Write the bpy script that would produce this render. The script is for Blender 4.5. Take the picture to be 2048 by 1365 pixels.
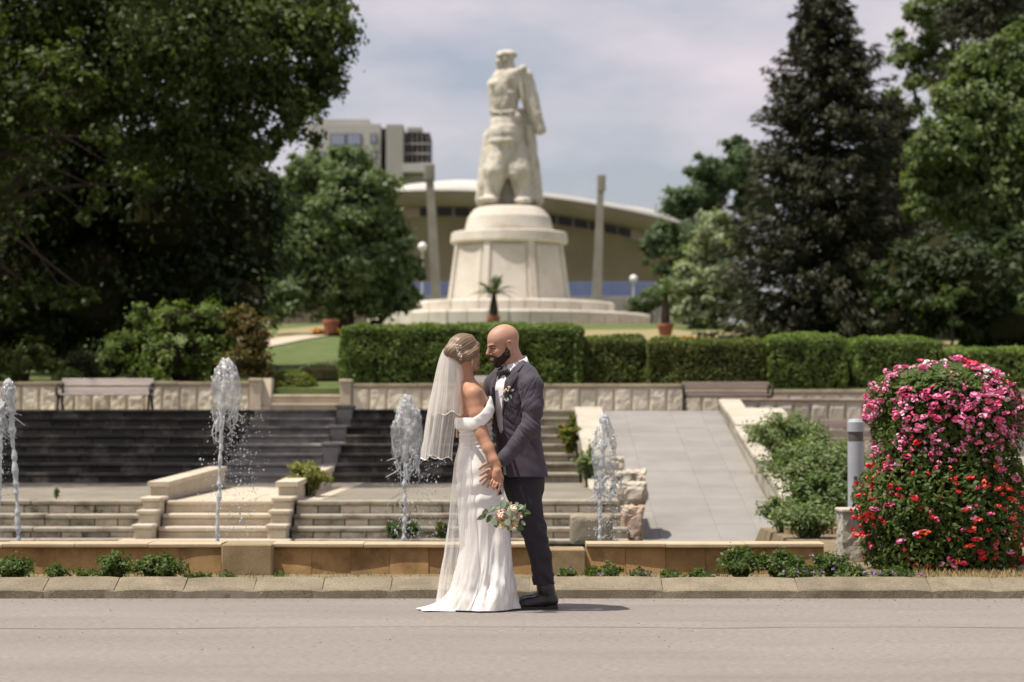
import bpy, math, random
import numpy as np
from mathutils import Vector, Matrix
from mathutils.bvhtree import BVHTree

for _o in list(bpy.data.objects): bpy.data.objects.remove(_o)
SC = bpy.context.scene
COL = SC.collection
PI = math.pi
RNG = np.random.default_rng(7)

# ------------------------------------------------------------------ camera
EYE = 1.16; FPX = 4835.0; HOR = 850.0; CX, CY = 1024.0, 682.5
PITCH = math.atan((HOR - CY) / FPX)
cam = bpy.data.cameras.new('camera'); camo = bpy.data.objects.new('camera', cam); COL.objects.link(camo)
camo.location = (0, 0, EYE); camo.rotation_euler = (PI/2 + PITCH, 0, 0)
cam.sensor_width = 36.0; cam.lens = 36.0 * FPX / 2048.0
cam.clip_start = 0.1; cam.clip_end = 6000
cam.dof.use_dof = True; cam.dof.focus_distance = 15.2; cam.dof.aperture_fstop = 2.7; cam.dof.aperture_blades = 9
SC.camera = camo

# ------------------------------------------------------------------ light
SUN = Vector((-0.36, -0.11, 0.93)).normalized()
w = bpy.data.worlds.new('World'); SC.world = w; w.use_nodes = True
nt = w.node_tree; nt.nodes.clear()
wo = nt.nodes.new('ShaderNodeOutputWorld'); wb = nt.nodes.new('ShaderNodeBackground')
sky = nt.nodes.new('ShaderNodeTexSky'); sky.sky_type = 'NISHITA'; sky.sun_disc = False
sky.sun_elevation = math.asin(SUN.z); sky.sun_rotation = math.atan2(SUN.x, SUN.y)
sky.dust_density = 2.0; sky.air_density = 1.0; sky.ozone_density = 1.6
tc = nt.nodes.new('ShaderNodeTexCoord')
mp = nt.nodes.new('ShaderNodeMapping'); mp.inputs['Scale'].default_value = (1.0, 1.0, 2.6)
mp.inputs['Location'].default_value = (0.43, 0.2, 0.9)
n1 = nt.nodes.new('ShaderNodeTexNoise'); n1.inputs['Scale'].default_value = 7.5; n1.inputs['Detail'].default_value = 7; n1.inputs['Roughness'].default_value = 0.52
cr = nt.nodes.new('ShaderNodeValToRGB'); cr.color_ramp.elements[0].position = 0.36; cr.color_ramp.elements[1].position = 0.70
cr.color_ramp.elements[0].color = (0.30, 0.30, 0.30, 1)
mx = nt.nodes.new('ShaderNodeMix'); mx.data_type = 'RGBA'
mx.inputs[7].default_value = (7.5, 6.8, 7.3, 1)      # thin bright cloud, in the sky texture's own units
lk = nt.links.new
lk(tc.outputs['Generated'], mp.inputs['Vector']); lk(mp.outputs[0], n1.inputs['Vector']); lk(n1.outputs['Fac'], cr.inputs[0])
lk(cr.outputs[0], mx.inputs[0]); lk(sky.outputs[0], mx.inputs[6]); lk(mx.outputs[2], wb.inputs['Color'])
wb.inputs['Strength'].default_value = 0.088
lk(wb.outputs[0], wo.inputs['Surface'])
sl = bpy.data.lights.new('sun', 'SUN'); sl.energy = 5.0; sl.angle = math.radians(0.55); sl.color = (1.0, 0.93, 0.82)
so = bpy.data.objects.new('sun', sl); COL.objects.link(so); so.location = (-20, -5, 60)
so.rotation_euler = (-SUN).to_track_quat('-Z', 'Y').to_euler()

vs = SC.view_settings; vs.view_transform = 'Standard'; vs.look = 'None'; vs.gamma = 1.0; vs.use_curve_mapping = False
vs.exposure = 0.25
SC.render.engine = 'CYCLES'
SC.cycles.use_denoising = True
SC.cycles.max_bounces = 8; SC.cycles.transparent_max_bounces = 24; SC.cycles.transmission_bounces = 8
SC.cycles.caustics_reflective = False; SC.cycles.caustics_refractive = False
SC.cycles.sample_clamp_indirect = 6.0

# ------------------------------------------------------------------ pixels to places
_c, _s = math.cos(PITCH), math.sin(PITCH)
def ray(px, py):
    u = CY - py
    return np.array([(px - CX), FPX * _c - u * _s, FPX * _s + u * _c])
def at(px, py, Y):
    d = ray(px, py); t = Y / d[1]
    return np.array([d[0]*t, Y, EYE + d[2]*t])
def zg(Y):                                   # the lawn behind the upper wall
    return float(np.interp(Y, [46.3, 48, 105, 130, 3000], [1.86, 1.98, 5.55, 5.7, 5.7]))
def on_lawn(px, py):
    d = ray(px, py); a, b = 46.5, 140.0
    for _ in range(60):
        m = .5*(a+b)
        if EYE + d[2]*m/d[1] > zg(m): a = m
        else: b = m
    return at(px, py, m)

# ------------------------------------------------------------------ objects
def link(o, parent=None):
    COL.objects.link(o)
    if parent is not None: o.parent = parent
    return o
def world_loc(o):
    v = Vector((0, 0, 0))
    while o is not None: v += o.location; o = o.parent
    return np.array(v)
def thing(name, label, cat, loc=(0, 0, 0), group=None, kind=None):
    o = bpy.data.objects.new(name, None); link(o); o.location = tuple(float(v) for v in loc)
    o.empty_display_size = .2
    return tag(o, label, cat, group, kind)
def tag(o, label=None, cat=None, group=None, kind=None):
    if label: o['label'] = label
    if cat: o['category'] = cat
    if group: o['group'] = group
    if kind: o['kind'] = kind
    return o
def bigmesh(name, V, Fq, mats, smooth=False, var=None, midx=None):
    """V (n,3), Fq (m,k) uniform polygons"""
    V = np.asarray(V, np.float32); Fq = np.asarray(Fq, np.int32)
    me = bpy.data.meshes.new(name); m, k = Fq.shape
    me.vertices.add(len(V)); me.vertices.foreach_set('co', V.ravel())
    me.loops.add(m*k); me.loops.foreach_set('vertex_index', Fq.ravel())
    me.polygons.add(m); me.polygons.foreach_set('loop_start', np.arange(0, m*k, k, dtype=np.int32))
    try: me.polygons.foreach_set('loop_total', np.full(m, k, np.int32))
    except Exception: pass
    if midx is not None: me.polygons.foreach_set('material_index', np.asarray(midx, np.int32))
    me.update(calc_edges=True)
    if smooth: me.polygons.foreach_set('use_smooth', np.ones(m, bool))
    if var is not None:
        at_ = me.attributes.new('var', 'FLOAT', 'FACE'); at_.data.foreach_set('value', np.asarray(var, np.float32))
    for mt in (mats if isinstance(mats, (list, tuple)) else [mats]): me.materials.append(mt)
    return me
def put(name, V, F, mat, parent=None, smooth=False, var=None, midx=None, local=False, loc=None):
    """a mesh object; V in world metres, made local to the parent (or to loc)"""
    V = np.asarray(V, float).reshape(-1, 3)
    off = world_loc(parent) if parent is not None else np.zeros(3)
    if loc is not None: off = off*0 + np.array(loc, float)
    if not local: V = V - off
    if isinstance(F, np.ndarray) and F.ndim == 2: me = bigmesh(name, V, F, mat, smooth, var, midx)
    else:
        me = bpy.data.meshes.new(name); me.from_pydata([tuple(v) for v in V], [], [tuple(int(i) for i in f) for f in F])
        for mt in (mat if isinstance(mat, (list, tuple)) else [mat]): me.materials.append(mt)
        if smooth: me.polygons.foreach_set('use_smooth', np.ones(len(me.polygons), bool))
        if midx is not None: me.polygons.foreach_set('material_index', np.asarray(midx, np.int32))
        me.update()
    o = bpy.data.objects.new(name, me); link(o, parent)
    if loc is not None: o.location = tuple(float(v) for v in loc)
    return o
def copy_tree(o, parent=None):
    c = o.copy(); link(c, parent)
    for ch in list(o.children): copy_tree(ch, c)
    return c

class MB:
    def __init__(s): s.V = []; s.F = []
    def add(s, V, F):
        b = len(s.V); s.V += [tuple(v) for v in V]; s.F += [tuple(i+b for i in f) for f in F]; return s
    def box(s, x0, x1, y0, y1, z0, z1, c=0.0, jit=0.0):
        if c <= 0:
            V = [(x, y, z) for z in (z0, z1) for y in (y0, y1) for x in (x0, x1)]
            F = [(0,2,3,1),(4,5,7,6),(0,1,5,4),(2,6,7,3),(0,4,6,2),(1,3,7,5)]
        else: V, F = chamfer_box(x0, x1, y0, y1, z0, z1, c)
        if jit: V = [tuple(np.array(v) + RNG.uniform(-jit, jit, 3)) for v in V]
        return s.add(V, F)
    def hexa(s, b4, t4):
        """bottom and top corners, counter-clockwise from above"""
        V = list(b4) + list(t4)
        return s.add(V, [(3,2,1,0),(4,5,6,7)] + [(i, (i+1)%4, 4+(i+1)%4, 4+i) for i in range(4)])
    def tube(s, pts, rad, n=8, cap=True):
        V, F = tube(pts, rad, n, cap); return s.add(V, F)
    def lathe(s, prof, c, n=24, cap=True):
        V, F = lathe(prof, c, n, cap); return s.add(V, F)
    def put(s, name, mat, parent=None, smooth=False, **k): return put(name, s.V, s.F, mat, parent, smooth, **k)
def chamfer_box(x0, x1, y0, y1, z0, z1, c):
    c = min(c, .45*(x1-x0), .45*(y1-y0), .45*(z1-z0)); V = []; idx = {}
    X, Y, Z = (x0, x1), (y0, y1), (z0, z1)
    for i in (0, 1):
        for j in (0, 1):
            for k in (0, 1):
                sx, sy, sz = (1, -1)[i], (1, -1)[j], (1, -1)[k]
                for a in range(3):
                    p = [X[i] + sx*c, Y[j] + sy*c, Z[k] + sz*c]
                    p[a] = (X[i], Y[j], Z[k])[a]
                    idx[(i, j, k, a)] = len(V); V.append(tuple(p))
    g = lambda i, j, k, a: idx[(i, j, k, a)]
    F = []
    F += [(g(0,0,0,0), g(0,0,1,0), g(0,1,1,0), g(0,1,0,0)), (g(1,0,0,0), g(1,1,0,0), g(1,1,1,0), g(1,0,1,0))]
    F += [(g(0,0,0,1), g(1,0,0,1), g(1,0,1,1), g(0,0,1,1)), (g(0,1,0,1), g(0,1,1,1), g(1,1,1,1), g(1,1,0,1))]
    F += [(g(0,0,0,2), g(0,1,0,2), g(1,1,0,2), g(1,0,0,2)), (g(0,0,1,2), g(1,0,1,2), g(1,1,1,2), g(0,1,1,2))]
    for i in (0, 1):
        for j in (0, 1):
            F.append((g(i,j,0,0), g(i,j,1,0), g(i,j,1,1), g(i,j,0,1)))
            F.append((g(i,0,j,0), g(i,1,j,0), g(i,1,j,2), g(i,0,j,2)))
            F.append((g(0,i,j,1), g(1,i,j,1), g(1,i,j,2), g(0,i,j,2)))
            for k in (0, 1): F.append((g(i,j,k,0), g(i,j,k,1), g(i,j,k,2)))
    return V, F
def frames(pts):
    P = np.array(pts, float); T = np.gradient(P, axis=0); T /= np.linalg.norm(T, axis=1)[:, None] + 1e-12
    up = np.array([0, 0, 1.0]) if abs(T[0][2]) < .9 else np.array([1.0, 0, 0])
    N = []; n = np.cross(up, T[0]); n /= np.linalg.norm(n)
    for t in T:
        n = n - t*np.dot(n, t); n /= np.linalg.norm(n) + 1e-12; N.append(n)
    N = np.array(N); return P, T, N, np.cross(T, N)
def tube(pts, rad, n=8, cap=True):
    P, T, N, B = frames(pts); R = np.broadcast_to(np.asarray(rad, float), (len(P),)) if np.ndim(rad) < 2 else rad
    V = []; F = []
    for i in range(len(P)):
        for j in range(n):
            a = 2*PI*j/n; V.append(P[i] + R[i]*(math.cos(a)*N[i] + math.sin(a)*B[i]))
    for i in range(len(P)-1):
        for j in range(n):
            k = (j+1) % n; F.append((i*n+j, i*n+k, (i+1)*n+k, (i+1)*n+j))
    if cap: F.append(tuple(range(n))[::-1]); F.append(tuple((len(P)-1)*n + j for j in range(n)))
    return V, F
def lathe(prof, c, n=24, cap=True, sx=1.0, sy=1.0):
    V = []; F = []
    for r, z in prof:
        for j in range(n):
            a = 2*PI*j/n; V.append((c[0] + sx*r*math.cos(a), c[1] + sy*r*math.sin(a), c[2] + z))
    for i in range(len(prof)-1):
        for j in range(n):
            k = (j+1) % n; F.append((i*n+j, i*n+k, (i+1)*n+k, (i+1)*n+j))
    if cap: F.append(tuple(range(n))[::-1]); F.append(tuple((len(prof)-1)*n + j for j in range(n)))
    return V, F
def spline(pts, n=40):
    """Catmull-Rom through rows of any width"""
    P = np.array(pts, float); P = np.vstack([2*P[0]-P[1], P, 2*P[-1]-P[-2]]); m = len(P)-3; out = []
    for q in np.linspace(0, m, n):
        i = min(int(q), m-1); t = q - i; a, b, c, d = P[i:i+4]
        out.append(.5*(2*b + (c-a)*t + (2*a-5*b+4*c-d)*t*t + (3*b-a-3*c+d)*t**3))
    return np.array(out)

# ------------------------------------------------------------------ noise and implicit surfaces
def vnoise(P, seed=0):
    P = np.asarray(P, float); I = np.floor(P).astype(np.int64); f = P - I; u = f*f*(3-2*f)
    def h(i, j, k):
        n = (i*374761393 + j*668265263 + k*1274126177 + seed*974634777) & 0xffffffff
        n = ((n ^ (n >> 13)) * 1274126177) & 0xffffffff; n = n ^ (n >> 16)
        return (n & 0xffff) / 65535.0
    i, j, k = I[..., 0], I[..., 1], I[..., 2]; ux, uy, uz = u[..., 0], u[..., 1], u[..., 2]
    l = lambda a, b, t: a + (b-a)*t
    return l(l(l(h(i,j,k), h(i+1,j,k), ux), l(h(i,j+1,k), h(i+1,j+1,k), ux), uy),
             l(l(h(i,j,k+1), h(i+1,j,k+1), ux), l(h(i,j+1,k+1), h(i+1,j+1,k+1), ux), uy), uz)
def fbm(P, oct=4, seed=0):
    P = np.asarray(P, float); s = 0; a = .5
    for o in range(oct): s = s + a*(vnoise(P*2**o, seed+o)*2-1); a *= .5
    return s
def surf_nets(D, lo, h):
    s = D < 0; nx, ny, nz = D.shape
    c = np.zeros((nx-1, ny-1, nz-1), np.int8)
    for i in (0, 1):
        for j in (0, 1):
            for k in (0, 1): c += s[i:nx-1+i, j:ny-1+j, k:nz-1+k]
    act = (c > 0) & (c < 8); I = np.argwhere(act)
    idx = np.full(act.shape, -1, np.int64); idx[act] = np.arange(len(I))
    acc = np.zeros((len(I), 3)); n = np.zeros(len(I))
    cs = [(i, j, k) for i in (0, 1) for j in (0, 1) for k in (0, 1)]
    for a in cs:
        for b in cs:
            if sum(abs(x-y) for x, y in zip(a, b)) != 1 or a > b: continue
            da = D[I[:,0]+a[0], I[:,1]+a[1], I[:,2]+a[2]]; db = D[I[:,0]+b[0], I[:,1]+b[1], I[:,2]+b[2]]
            x = (da < 0) != (db < 0); t = np.where(x, da/np.where(x, da-db, 1), 0)
            p = np.array(a)[None] + t[:, None]*(np.array(b)-np.array(a))[None]
            acc += p*x[:, None]; n += x
    V = np.array(lo) + h*(I + acc/n[:, None]); Q = []
    for ax in range(3):
        sl0 = [slice(None)]*3; sl1 = [slice(None)]*3; sl0[ax] = slice(0, -1); sl1[ax] = slice(1, None)
        x = s[tuple(sl0)] != s[tuple(sl1)]; E = np.argwhere(x)
        b1, b2 = (ax+1) % 3, (ax+2) % 3
        E = E[(E[:, b1] > 0) & (E[:, b2] > 0) & (E[:, b1] < D.shape[b1]-1) & (E[:, b2] < D.shape[b2]-1)]
        def cell(d1, d2):
            C = E.copy(); C[:, b1] += d1; C[:, b2] += d2; return idx[C[:,0], C[:,1], C[:,2]]
        q = np.stack([cell(-1,-1), cell(0,-1), cell(0,0), cell(-1,0)], 1)
        ins = s[E[:,0], E[:,1], E[:,2]]
        q[~ins] = q[~ins][:, ::-1]; Q.append(q)
    return V, np.concatenate(Q).astype(np.int32)
def vnormals(V, Q):
    a, b, c = V[Q[:,0]], V[Q[:,1]], V[Q[:,2]]; d = V[Q[:,3]] if Q.shape[1] > 3 else c
    fn = np.cross(c-a, d-b) if Q.shape[1] > 3 else np.cross(b-a, c-a)
    N = np.zeros_like(V)
    for k in range(Q.shape[1]): np.add.at(N, Q[:, k], fn)
    return N/(np.linalg.norm(N, axis=1)[:, None] + 1e-12)
def relax(V, Q, it=2, lam=.5):
    for _ in range(it):
        S = np.zeros_like(V); n = np.zeros(len(V))
        for k in range(4):
            np.add.at(S, Q[:, k], V[Q[:, (k+1) % 4]] + V[Q[:, (k+3) % 4]]); np.add.at(n, Q[:, k], 2)
        V = V + lam*(S/np.maximum(n, 1)[:, None] - V)
    return V
class SDF:
    def __init__(s, lo, hi, h):
        s.lo = np.array(lo, float); s.h = h; n = np.ceil((np.array(hi) - s.lo)/h).astype(int) + 1
        s.D = np.full(n, 1.0, np.float32); s.ax = [s.lo[i] + h*np.arange(n[i]) for i in range(3)]
    def op(s, fn, lo, hi, k, sub=False, inter=False):
        pad = 2*k + 3*s.h; sl = []
        for i in range(3):
            a = int(np.clip(np.floor((lo[i]-pad-s.lo[i])/s.h), 0, s.D.shape[i]-1)); b = int(np.clip(np.ceil((hi[i]+pad-s.lo[i])/s.h)+1, a+1, s.D.shape[i]))
            sl.append(slice(a, b))
        X, Y, Z = np.meshgrid(*[s.ax[i][sl[i]] for i in range(3)], indexing='ij', sparse=True)
        d = fn(X, Y, Z); A = s.D[tuple(sl)]
        if sub:
            q = np.clip(.5 - .5*(A + d)/k, 0, 1); s.D[tuple(sl)] = A*(1-q) - d*q + k*q*(1-q)
        elif inter: s.D[tuple(sl)] = np.maximum(A, d)
        else:
            q = np.clip(.5 + .5*(A - d)/k, 0, 1); s.D[tuple(sl)] = A*(1-q) + d*q - k*q*(1-q)
        return s
    def cap(s, p, q, r1, r2=None, k=.012, sub=False):
        r2 = r1 if r2 is None else r2; p = np.array(p, float); q = np.array(q, float); ba = q-p; L = max(float(ba@ba), 1e-9); R = max(r1, r2)
        def fn(X, Y, Z):
            x, y, z = X-p[0], Y-p[1], Z-p[2]; t = np.clip((x*ba[0]+y*ba[1]+z*ba[2])/L, 0, 1)
            return np.sqrt((x-t*ba[0])**2 + (y-t*ba[1])**2 + (z-t*ba[2])**2) - (r1+(r2-r1)*t)
        return s.op(fn, np.minimum(p, q)-R, np.maximum(p, q)+R, k, sub)
    def chain(s, pts, k=.012, sub=False):
        """pts: (point, radius)"""
        for (p, r), (q, t) in zip(pts[:-1], pts[1:]): s.cap(p, q, r, t, k, sub)
        return s
    def ell(s, c, r, axes=None, k=.012, sub=False):
        c = np.array(c, float); r = np.array(r, float); A = np.eye(3) if axes is None else np.array(axes, float); R = max(r)
        def fn(X, Y, Z):
            x, y, z = X-c[0], Y-c[1], Z-c[2]
            u = [(x*A[i][0]+y*A[i][1]+z*A[i][2]) for i in range(3)]
            k0 = np.sqrt(sum((u[i]/r[i])**2 for i in range(3))); k1 = np.sqrt(sum((u[i]/r[i]**2)**2 for i in range(3))) + 1e-9
            return k0*(k0-1)/k1
        return s.op(fn, c-R, c+R, k, sub)
    def stack(s, rows, f, k=.012):
        """rows: (z, cx, cy, r_forward, r_side) ; f: forward direction (2)"""
        rows = sorted(rows); R = np.array(rows); f = np.array(f)/np.linalg.norm(f); l = np.array([-f[1], f[0]])
        zz = R[:, 0]; m = R[:, 3:].max()
        def fn(X, Y, Z):
            g = [np.interp(Z, zz, R[:, i]) for i in range(1, 5)]
            u = (X-g[0])*f[0] + (Y-g[1])*f[1]; v = (X-g[0])*l[0] + (Y-g[1])*l[1]
            d = (np.sqrt((u/g[2])**2 + (v/g[3])**2) - 1)*np.minimum(g[2], g[3])
            return np.maximum(d, np.maximum(zz[0]-Z, Z-zz[-1]))
        lo = (R[:, 1].min()-m, R[:, 2].min()-m, zz[0]); hi = (R[:, 1].max()+m, R[:, 2].max()+m, zz[-1])
        return s.op(fn, lo, hi, k)
    def mesh(s, rel=2):
        V, Q = surf_nets(s.D, s.lo, s.h); V = relax(V, Q, rel) if rel else V
        return V, Q
class Frame:
    def __init__(s, o, f, u=(0, 0, 1)):
        s.o = np.array(o, float); s.f = np.array(f, float)/np.linalg.norm(f); l = np.cross(u, s.f); s.l = l/np.linalg.norm(l); s.u = np.cross(s.f, s.l)
    def p(s, a, b, c): return s.o + a*s.f + b*s.l + c*s.u
    @property
    def ax(s): return [s.f, s.l, s.u]

# ------------------------------------------------------------------ materials
def nodes(name):
    m = bpy.data.materials.new(name); m.use_nodes = True; t = m.node_tree; t.nodes.clear()
    out = t.nodes.new('ShaderNodeOutputMaterial'); b = t.nodes.new('ShaderNodeBsdfPrincipled'); t.links.new(b.outputs[0], out.inputs[0])
    return m, t, b, out
def rgba(c): return (c[0], c[1], c[2], 1.0)
def pos(t, scale=(1, 1, 1)):
    g = t.nodes.new('ShaderNodeNewGeometry'); mpn = t.nodes.new('ShaderNodeMapping'); mpn.inputs['Scale'].default_value = scale
    t.links.new(g.outputs['Position'], mpn.inputs[0]); return mpn.outputs[0]
def noise(t, vec, scale, detail=5, rough=.55):
    n = t.nodes.new('ShaderNodeTexNoise'); n.inputs['Scale'].default_value = scale; n.inputs['Detail'].default_value = detail; n.inputs['Roughness'].default_value = rough
    t.links.new(vec, n.inputs['Vector']); return n.outputs['Fac']
def ramp(t, fac, a, b, ca=(0, 0, 0), cb=(1, 1, 1)):
    r = t.nodes.new('ShaderNodeValToRGB'); e = r.color_ramp.elements; e[0].position = a; e[1].position = b; e[0].color = rgba(ca); e[1].color = rgba(cb)
    t.links.new(fac, r.inputs[0]); return r.outputs[0]
def mix(t, fac, a, b, mode='MIX'):
    m = t.nodes.new('ShaderNodeMix'); m.data_type = 'RGBA'; m.blend_type = mode
    for s, v in ((0, fac), (6, a), (7, b)):
        if isinstance(v, (int, float)): m.inputs[s].default_value = v
        elif isinstance(v, tuple): m.inputs[s].default_value = rgba(v)
        else: t.links.new(v, m.inputs[s])
    return m.outputs[2]
def M(name, c1, c2=None, scale=3, rough=.8, bump=0, bscale=60, stain=None, sscale=1.2, samt=(.5, .75), spread=0, spec=.3, stretch=(1, 1, 1), sheen=0, metal=0, sss=0, grain=0, gscale=300, bstretch=None):
    m, t, b, out = nodes(name); v = pos(t, stretch); col = rgba(c1)
    b.inputs['Roughness'].default_value = rough; b.inputs['Specular IOR Level'].default_value = spec; b.inputs['Metallic'].default_value = metal
    b.inputs['Sheen Weight'].default_value = sheen
    if sss: b.inputs['Subsurface Weight'].default_value = sss; b.inputs['Subsurface Radius'].default_value = (.012, .005, .003)
    c = tuple(c1)
    if c2 is not None: c = mix(t, ramp(t, noise(t, v, scale), .35, .65), tuple(c1), tuple(c2))
    if grain: c = mix(t, 1.0, c, ramp(t, noise(t, v, gscale, 2), .3, .7, (1-grain,)*3, (1+grain,)*3), 'MULTIPLY')
    if stain is not None: c = mix(t, ramp(t, noise(t, v, sscale, 7, .65), samt[0], samt[1]), c, tuple(stain))
    if spread:
        oi = t.nodes.new('ShaderNodeObjectInfo'); c = mix(t, 1.0, c, ramp(t, oi.outputs['Random'], 0, 1, (1-spread,)*3, (1+spread, 1+spread*.96, 1+spread*.9)), 'MULTIPLY')
    if isinstance(c, tuple): b.inputs['Base Color'].default_value = rgba(c)
    else: t.links.new(c, b.inputs['Base Color'])
    if bump:
        bn = t.nodes.new('ShaderNodeBump'); bn.inputs['Strength'].default_value = min(1, bump); bn.inputs['Distance'].default_value = .01*max(1, bump)
        vb = v if bstretch is None else pos(t, bstretch)
        t.links.new(noise(t, vb, bscale, 6, .6), bn.inputs['Height']); t.links.new(bn.outputs[0], b.inputs['Normal'])
    return m
def leaf_mat(name, c1, c2, c3=None, trans=.3, rough=.55, spec=.25):
    m, t, b, out = nodes(name); a = t.nodes.new('ShaderNodeAttribute'); a.attribute_name = 'var'
    c = mix(t, a.outputs['Fac'], tuple(c1), tuple(c2))
    if c3 is not None: c = mix(t, ramp(t, a.outputs['Fac'], .93, .97), c, tuple(c3))
    t.links.new(c, b.inputs['Base Color']); b.inputs['Roughness'].default_value = rough; b.inputs['Specular IOR Level'].default_value = spec
    tr = t.nodes.new('ShaderNodeBsdfTranslucent'); t.links.new(mix(t, 1.0, c, (1.3, 1.45, .55), 'MULTIPLY'), tr.inputs[0])
    ms = t.nodes.new('ShaderNodeMixShader'); ms.inputs[0].default_value = trans
    t.links.new(b.outputs[0], ms.inputs[1]); t.links.new(tr.outputs[0], ms.inputs[2]); t.links.new(ms.outputs[0], out.inputs[0])
    return m
# ================================================================== SETTING
m_asph = M('asphalt', (.232, .207, .187), (.262, .232, .21), scale=1.1, rough=.9, bump=.8, bscale=130, grain=.30, gscale=85, stain=(.19, .168, .151), sscale=1.4, samt=(.5, .85), stretch=(.3, 1.0, 1))
m_bed = M('bed_soil', (.16, .12, .075), (.24, .19, .11), scale=4, rough=1, bump=1, bscale=60)
m_lawn = M('lawn_grass', (.085, .12, .045), (.13, .155, .06), scale=1.5, rough=1, bump=1, bscale=120, spec=.05, grain=.3, gscale=45)
m_kerb = M('kerb_concrete', (.25, .212, .148), (.195, .165, .115), scale=6, rough=.95, bump=.9, bscale=110, grain=.34, gscale=110, spread=.1, stain=(.15, .125, .085), sscale=3, samt=(.55, .85))
m_orange = M('ochre_panel_stone', (.34, .215, .09), (.26, .155, .06), scale=5, rough=.75, bump=.4, bscale=120, spread=.16, stain=(.12, .068, .028), sscale=4.5, samt=(.48, .78), grain=.15, gscale=180)
m_cope = M('basin_coping_stone', (.50, .41, .27), (.42, .33, .21), scale=5, rough=.8, bump=.4, bscale=120, spread=.06, grain=.12, gscale=200)
m_blockp = M('plinth_stone', (.34, .26, .15), (.27, .20, .105), scale=6, rough=.85, bump=.6, bscale=140, stain=(.17, .12, .06), sscale=5, samt=(.5, .8), grain=.2, gscale=160)
m_pale = M('pale_stone', (.56, .49, .385), (.47, .405, .31), scale=3, rough=.85, bump=.5, bscale=80, spread=.07, grain=.12, gscale=120, stain=(.33, .27, .18), sscale=2.2, samt=(.56, .85))
m_facing = M('step_facing_block', (.60, .54, .44), (.44, .385, .30), scale=4, rough=.9, bump=.8, bscale=60, spread=.3, grain=.18, gscale=90, stain=(.09, .075, .052), sscale=4.2, samt=(.5, .68))
m_tread = M('step_tread_stone', (.36, .325, .26), (.29, .26, .20), scale=3, rough=.9, bump=.6, bscale=90, spread=.12, grain=.18, gscale=110, stain=(.11, .09, .062), sscale=3.4, samt=(.5, .72))
m_landing = M('landing_stone', (.245, .222, .178), (.205, .185, .148), scale=2, rough=.92, bump=.5, bscale=90, spread=.08, grain=.18, gscale=110, stain=(.14, .122, .09), sscale=2.2, samt=(.5, .8))
m_darkstep = M('algae_and_shade_step_stone', (.082, .074, .062), (.05, .046, .039), scale=2, rough=.8, bump=.7, bscale=40, spread=.35, stain=(.25, .23, .195), sscale=2.3, samt=(.52, .74))  # base colour holds both the algae stain and the tree shade
m_greystep = M('grey_step_stone', (.30, .28, .255), (.22, .205, .185), scale=2.4, rough=.85, bump=.5, bscale=60, spread=.15, stain=(.10, .092, .08), sscale=2.4, samt=(.5, .75))  # grey deepened for stain and for the tree shade on this stair
m_ramp = M('ramp_paving', (.275, .26, .243), (.24, .227, .212), scale=1.4, rough=.9, bump=.4, bscale=120, spread=.05, grain=.1, gscale=150, stain=(.20, .185, .165), sscale=.9, samt=(.5, .8))
m_rough = M('rough_hewn_wall_stone', (.74, .68, .55), (.62, .56, .44), scale=5, rough=.95, bump=1.6, bscale=32, spread=.13, grain=.15, gscale=90, stain=(.28, .235, .16), sscale=2.2, samt=(.55, .85))
m_wcope = M('wall_coping_stone', (.40, .335, .23), (.32, .265, .18), scale=4, rough=.9, bump=.5, bscale=80, spread=.08, stain=(.2, .16, .1), sscale=3, samt=(.5, .8))
m_monu = M('monument_limestone', (.65, .605, .525), (.55, .505, .43), scale=.9, rough=.9, bump=.6, bscale=20, spread=.05, stain=(.40, .33, .23), sscale=.7, samt=(.5, .85), grain=.08, gscale=20)
m_joint = M('dark_joint_mortar', (.10, .085, .06), rough=1)
m_mortar = M('grey_mortar', (.42, .37, .28), rough=1)
def water_mat(name, white, trans=.5, rough=.05):
    m, t, b, out = nodes(name)
    g = t.nodes.new('ShaderNodeBsdfGlass'); g.inputs['IOR'].default_value = 1.33; g.inputs['Roughness'].default_value = rough
    d = t.nodes.new('ShaderNodeBsdfPrincipled'); d.inputs['Base Color'].default_value = rgba(white); d.inputs['Roughness'].default_value = .25
    tp = t.nodes.new('ShaderNodeBsdfTransparent'); tp.inputs[0].default_value = (.96, .97, .98, 1)
    m1 = t.nodes.new('ShaderNodeMixShader'); m2 = t.nodes.new('ShaderNodeMixShader')
    m1.inputs[0].default_value = .45; m2.inputs[0].default_value = trans
    t.links.new(g.outputs[0], m1.inputs[1]); t.links.new(tp.outputs[0], m1.inputs[2])
    t.links.new(d.outputs[0], m2.inputs[1]); t.links.new(m1.outputs[0], m2.inputs[2]); t.links.new(m2.outputs[0], out.inputs[0])
    return m
m_foam = water_mat('white_foaming_water', (.86, .87, .88), .5)
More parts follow.
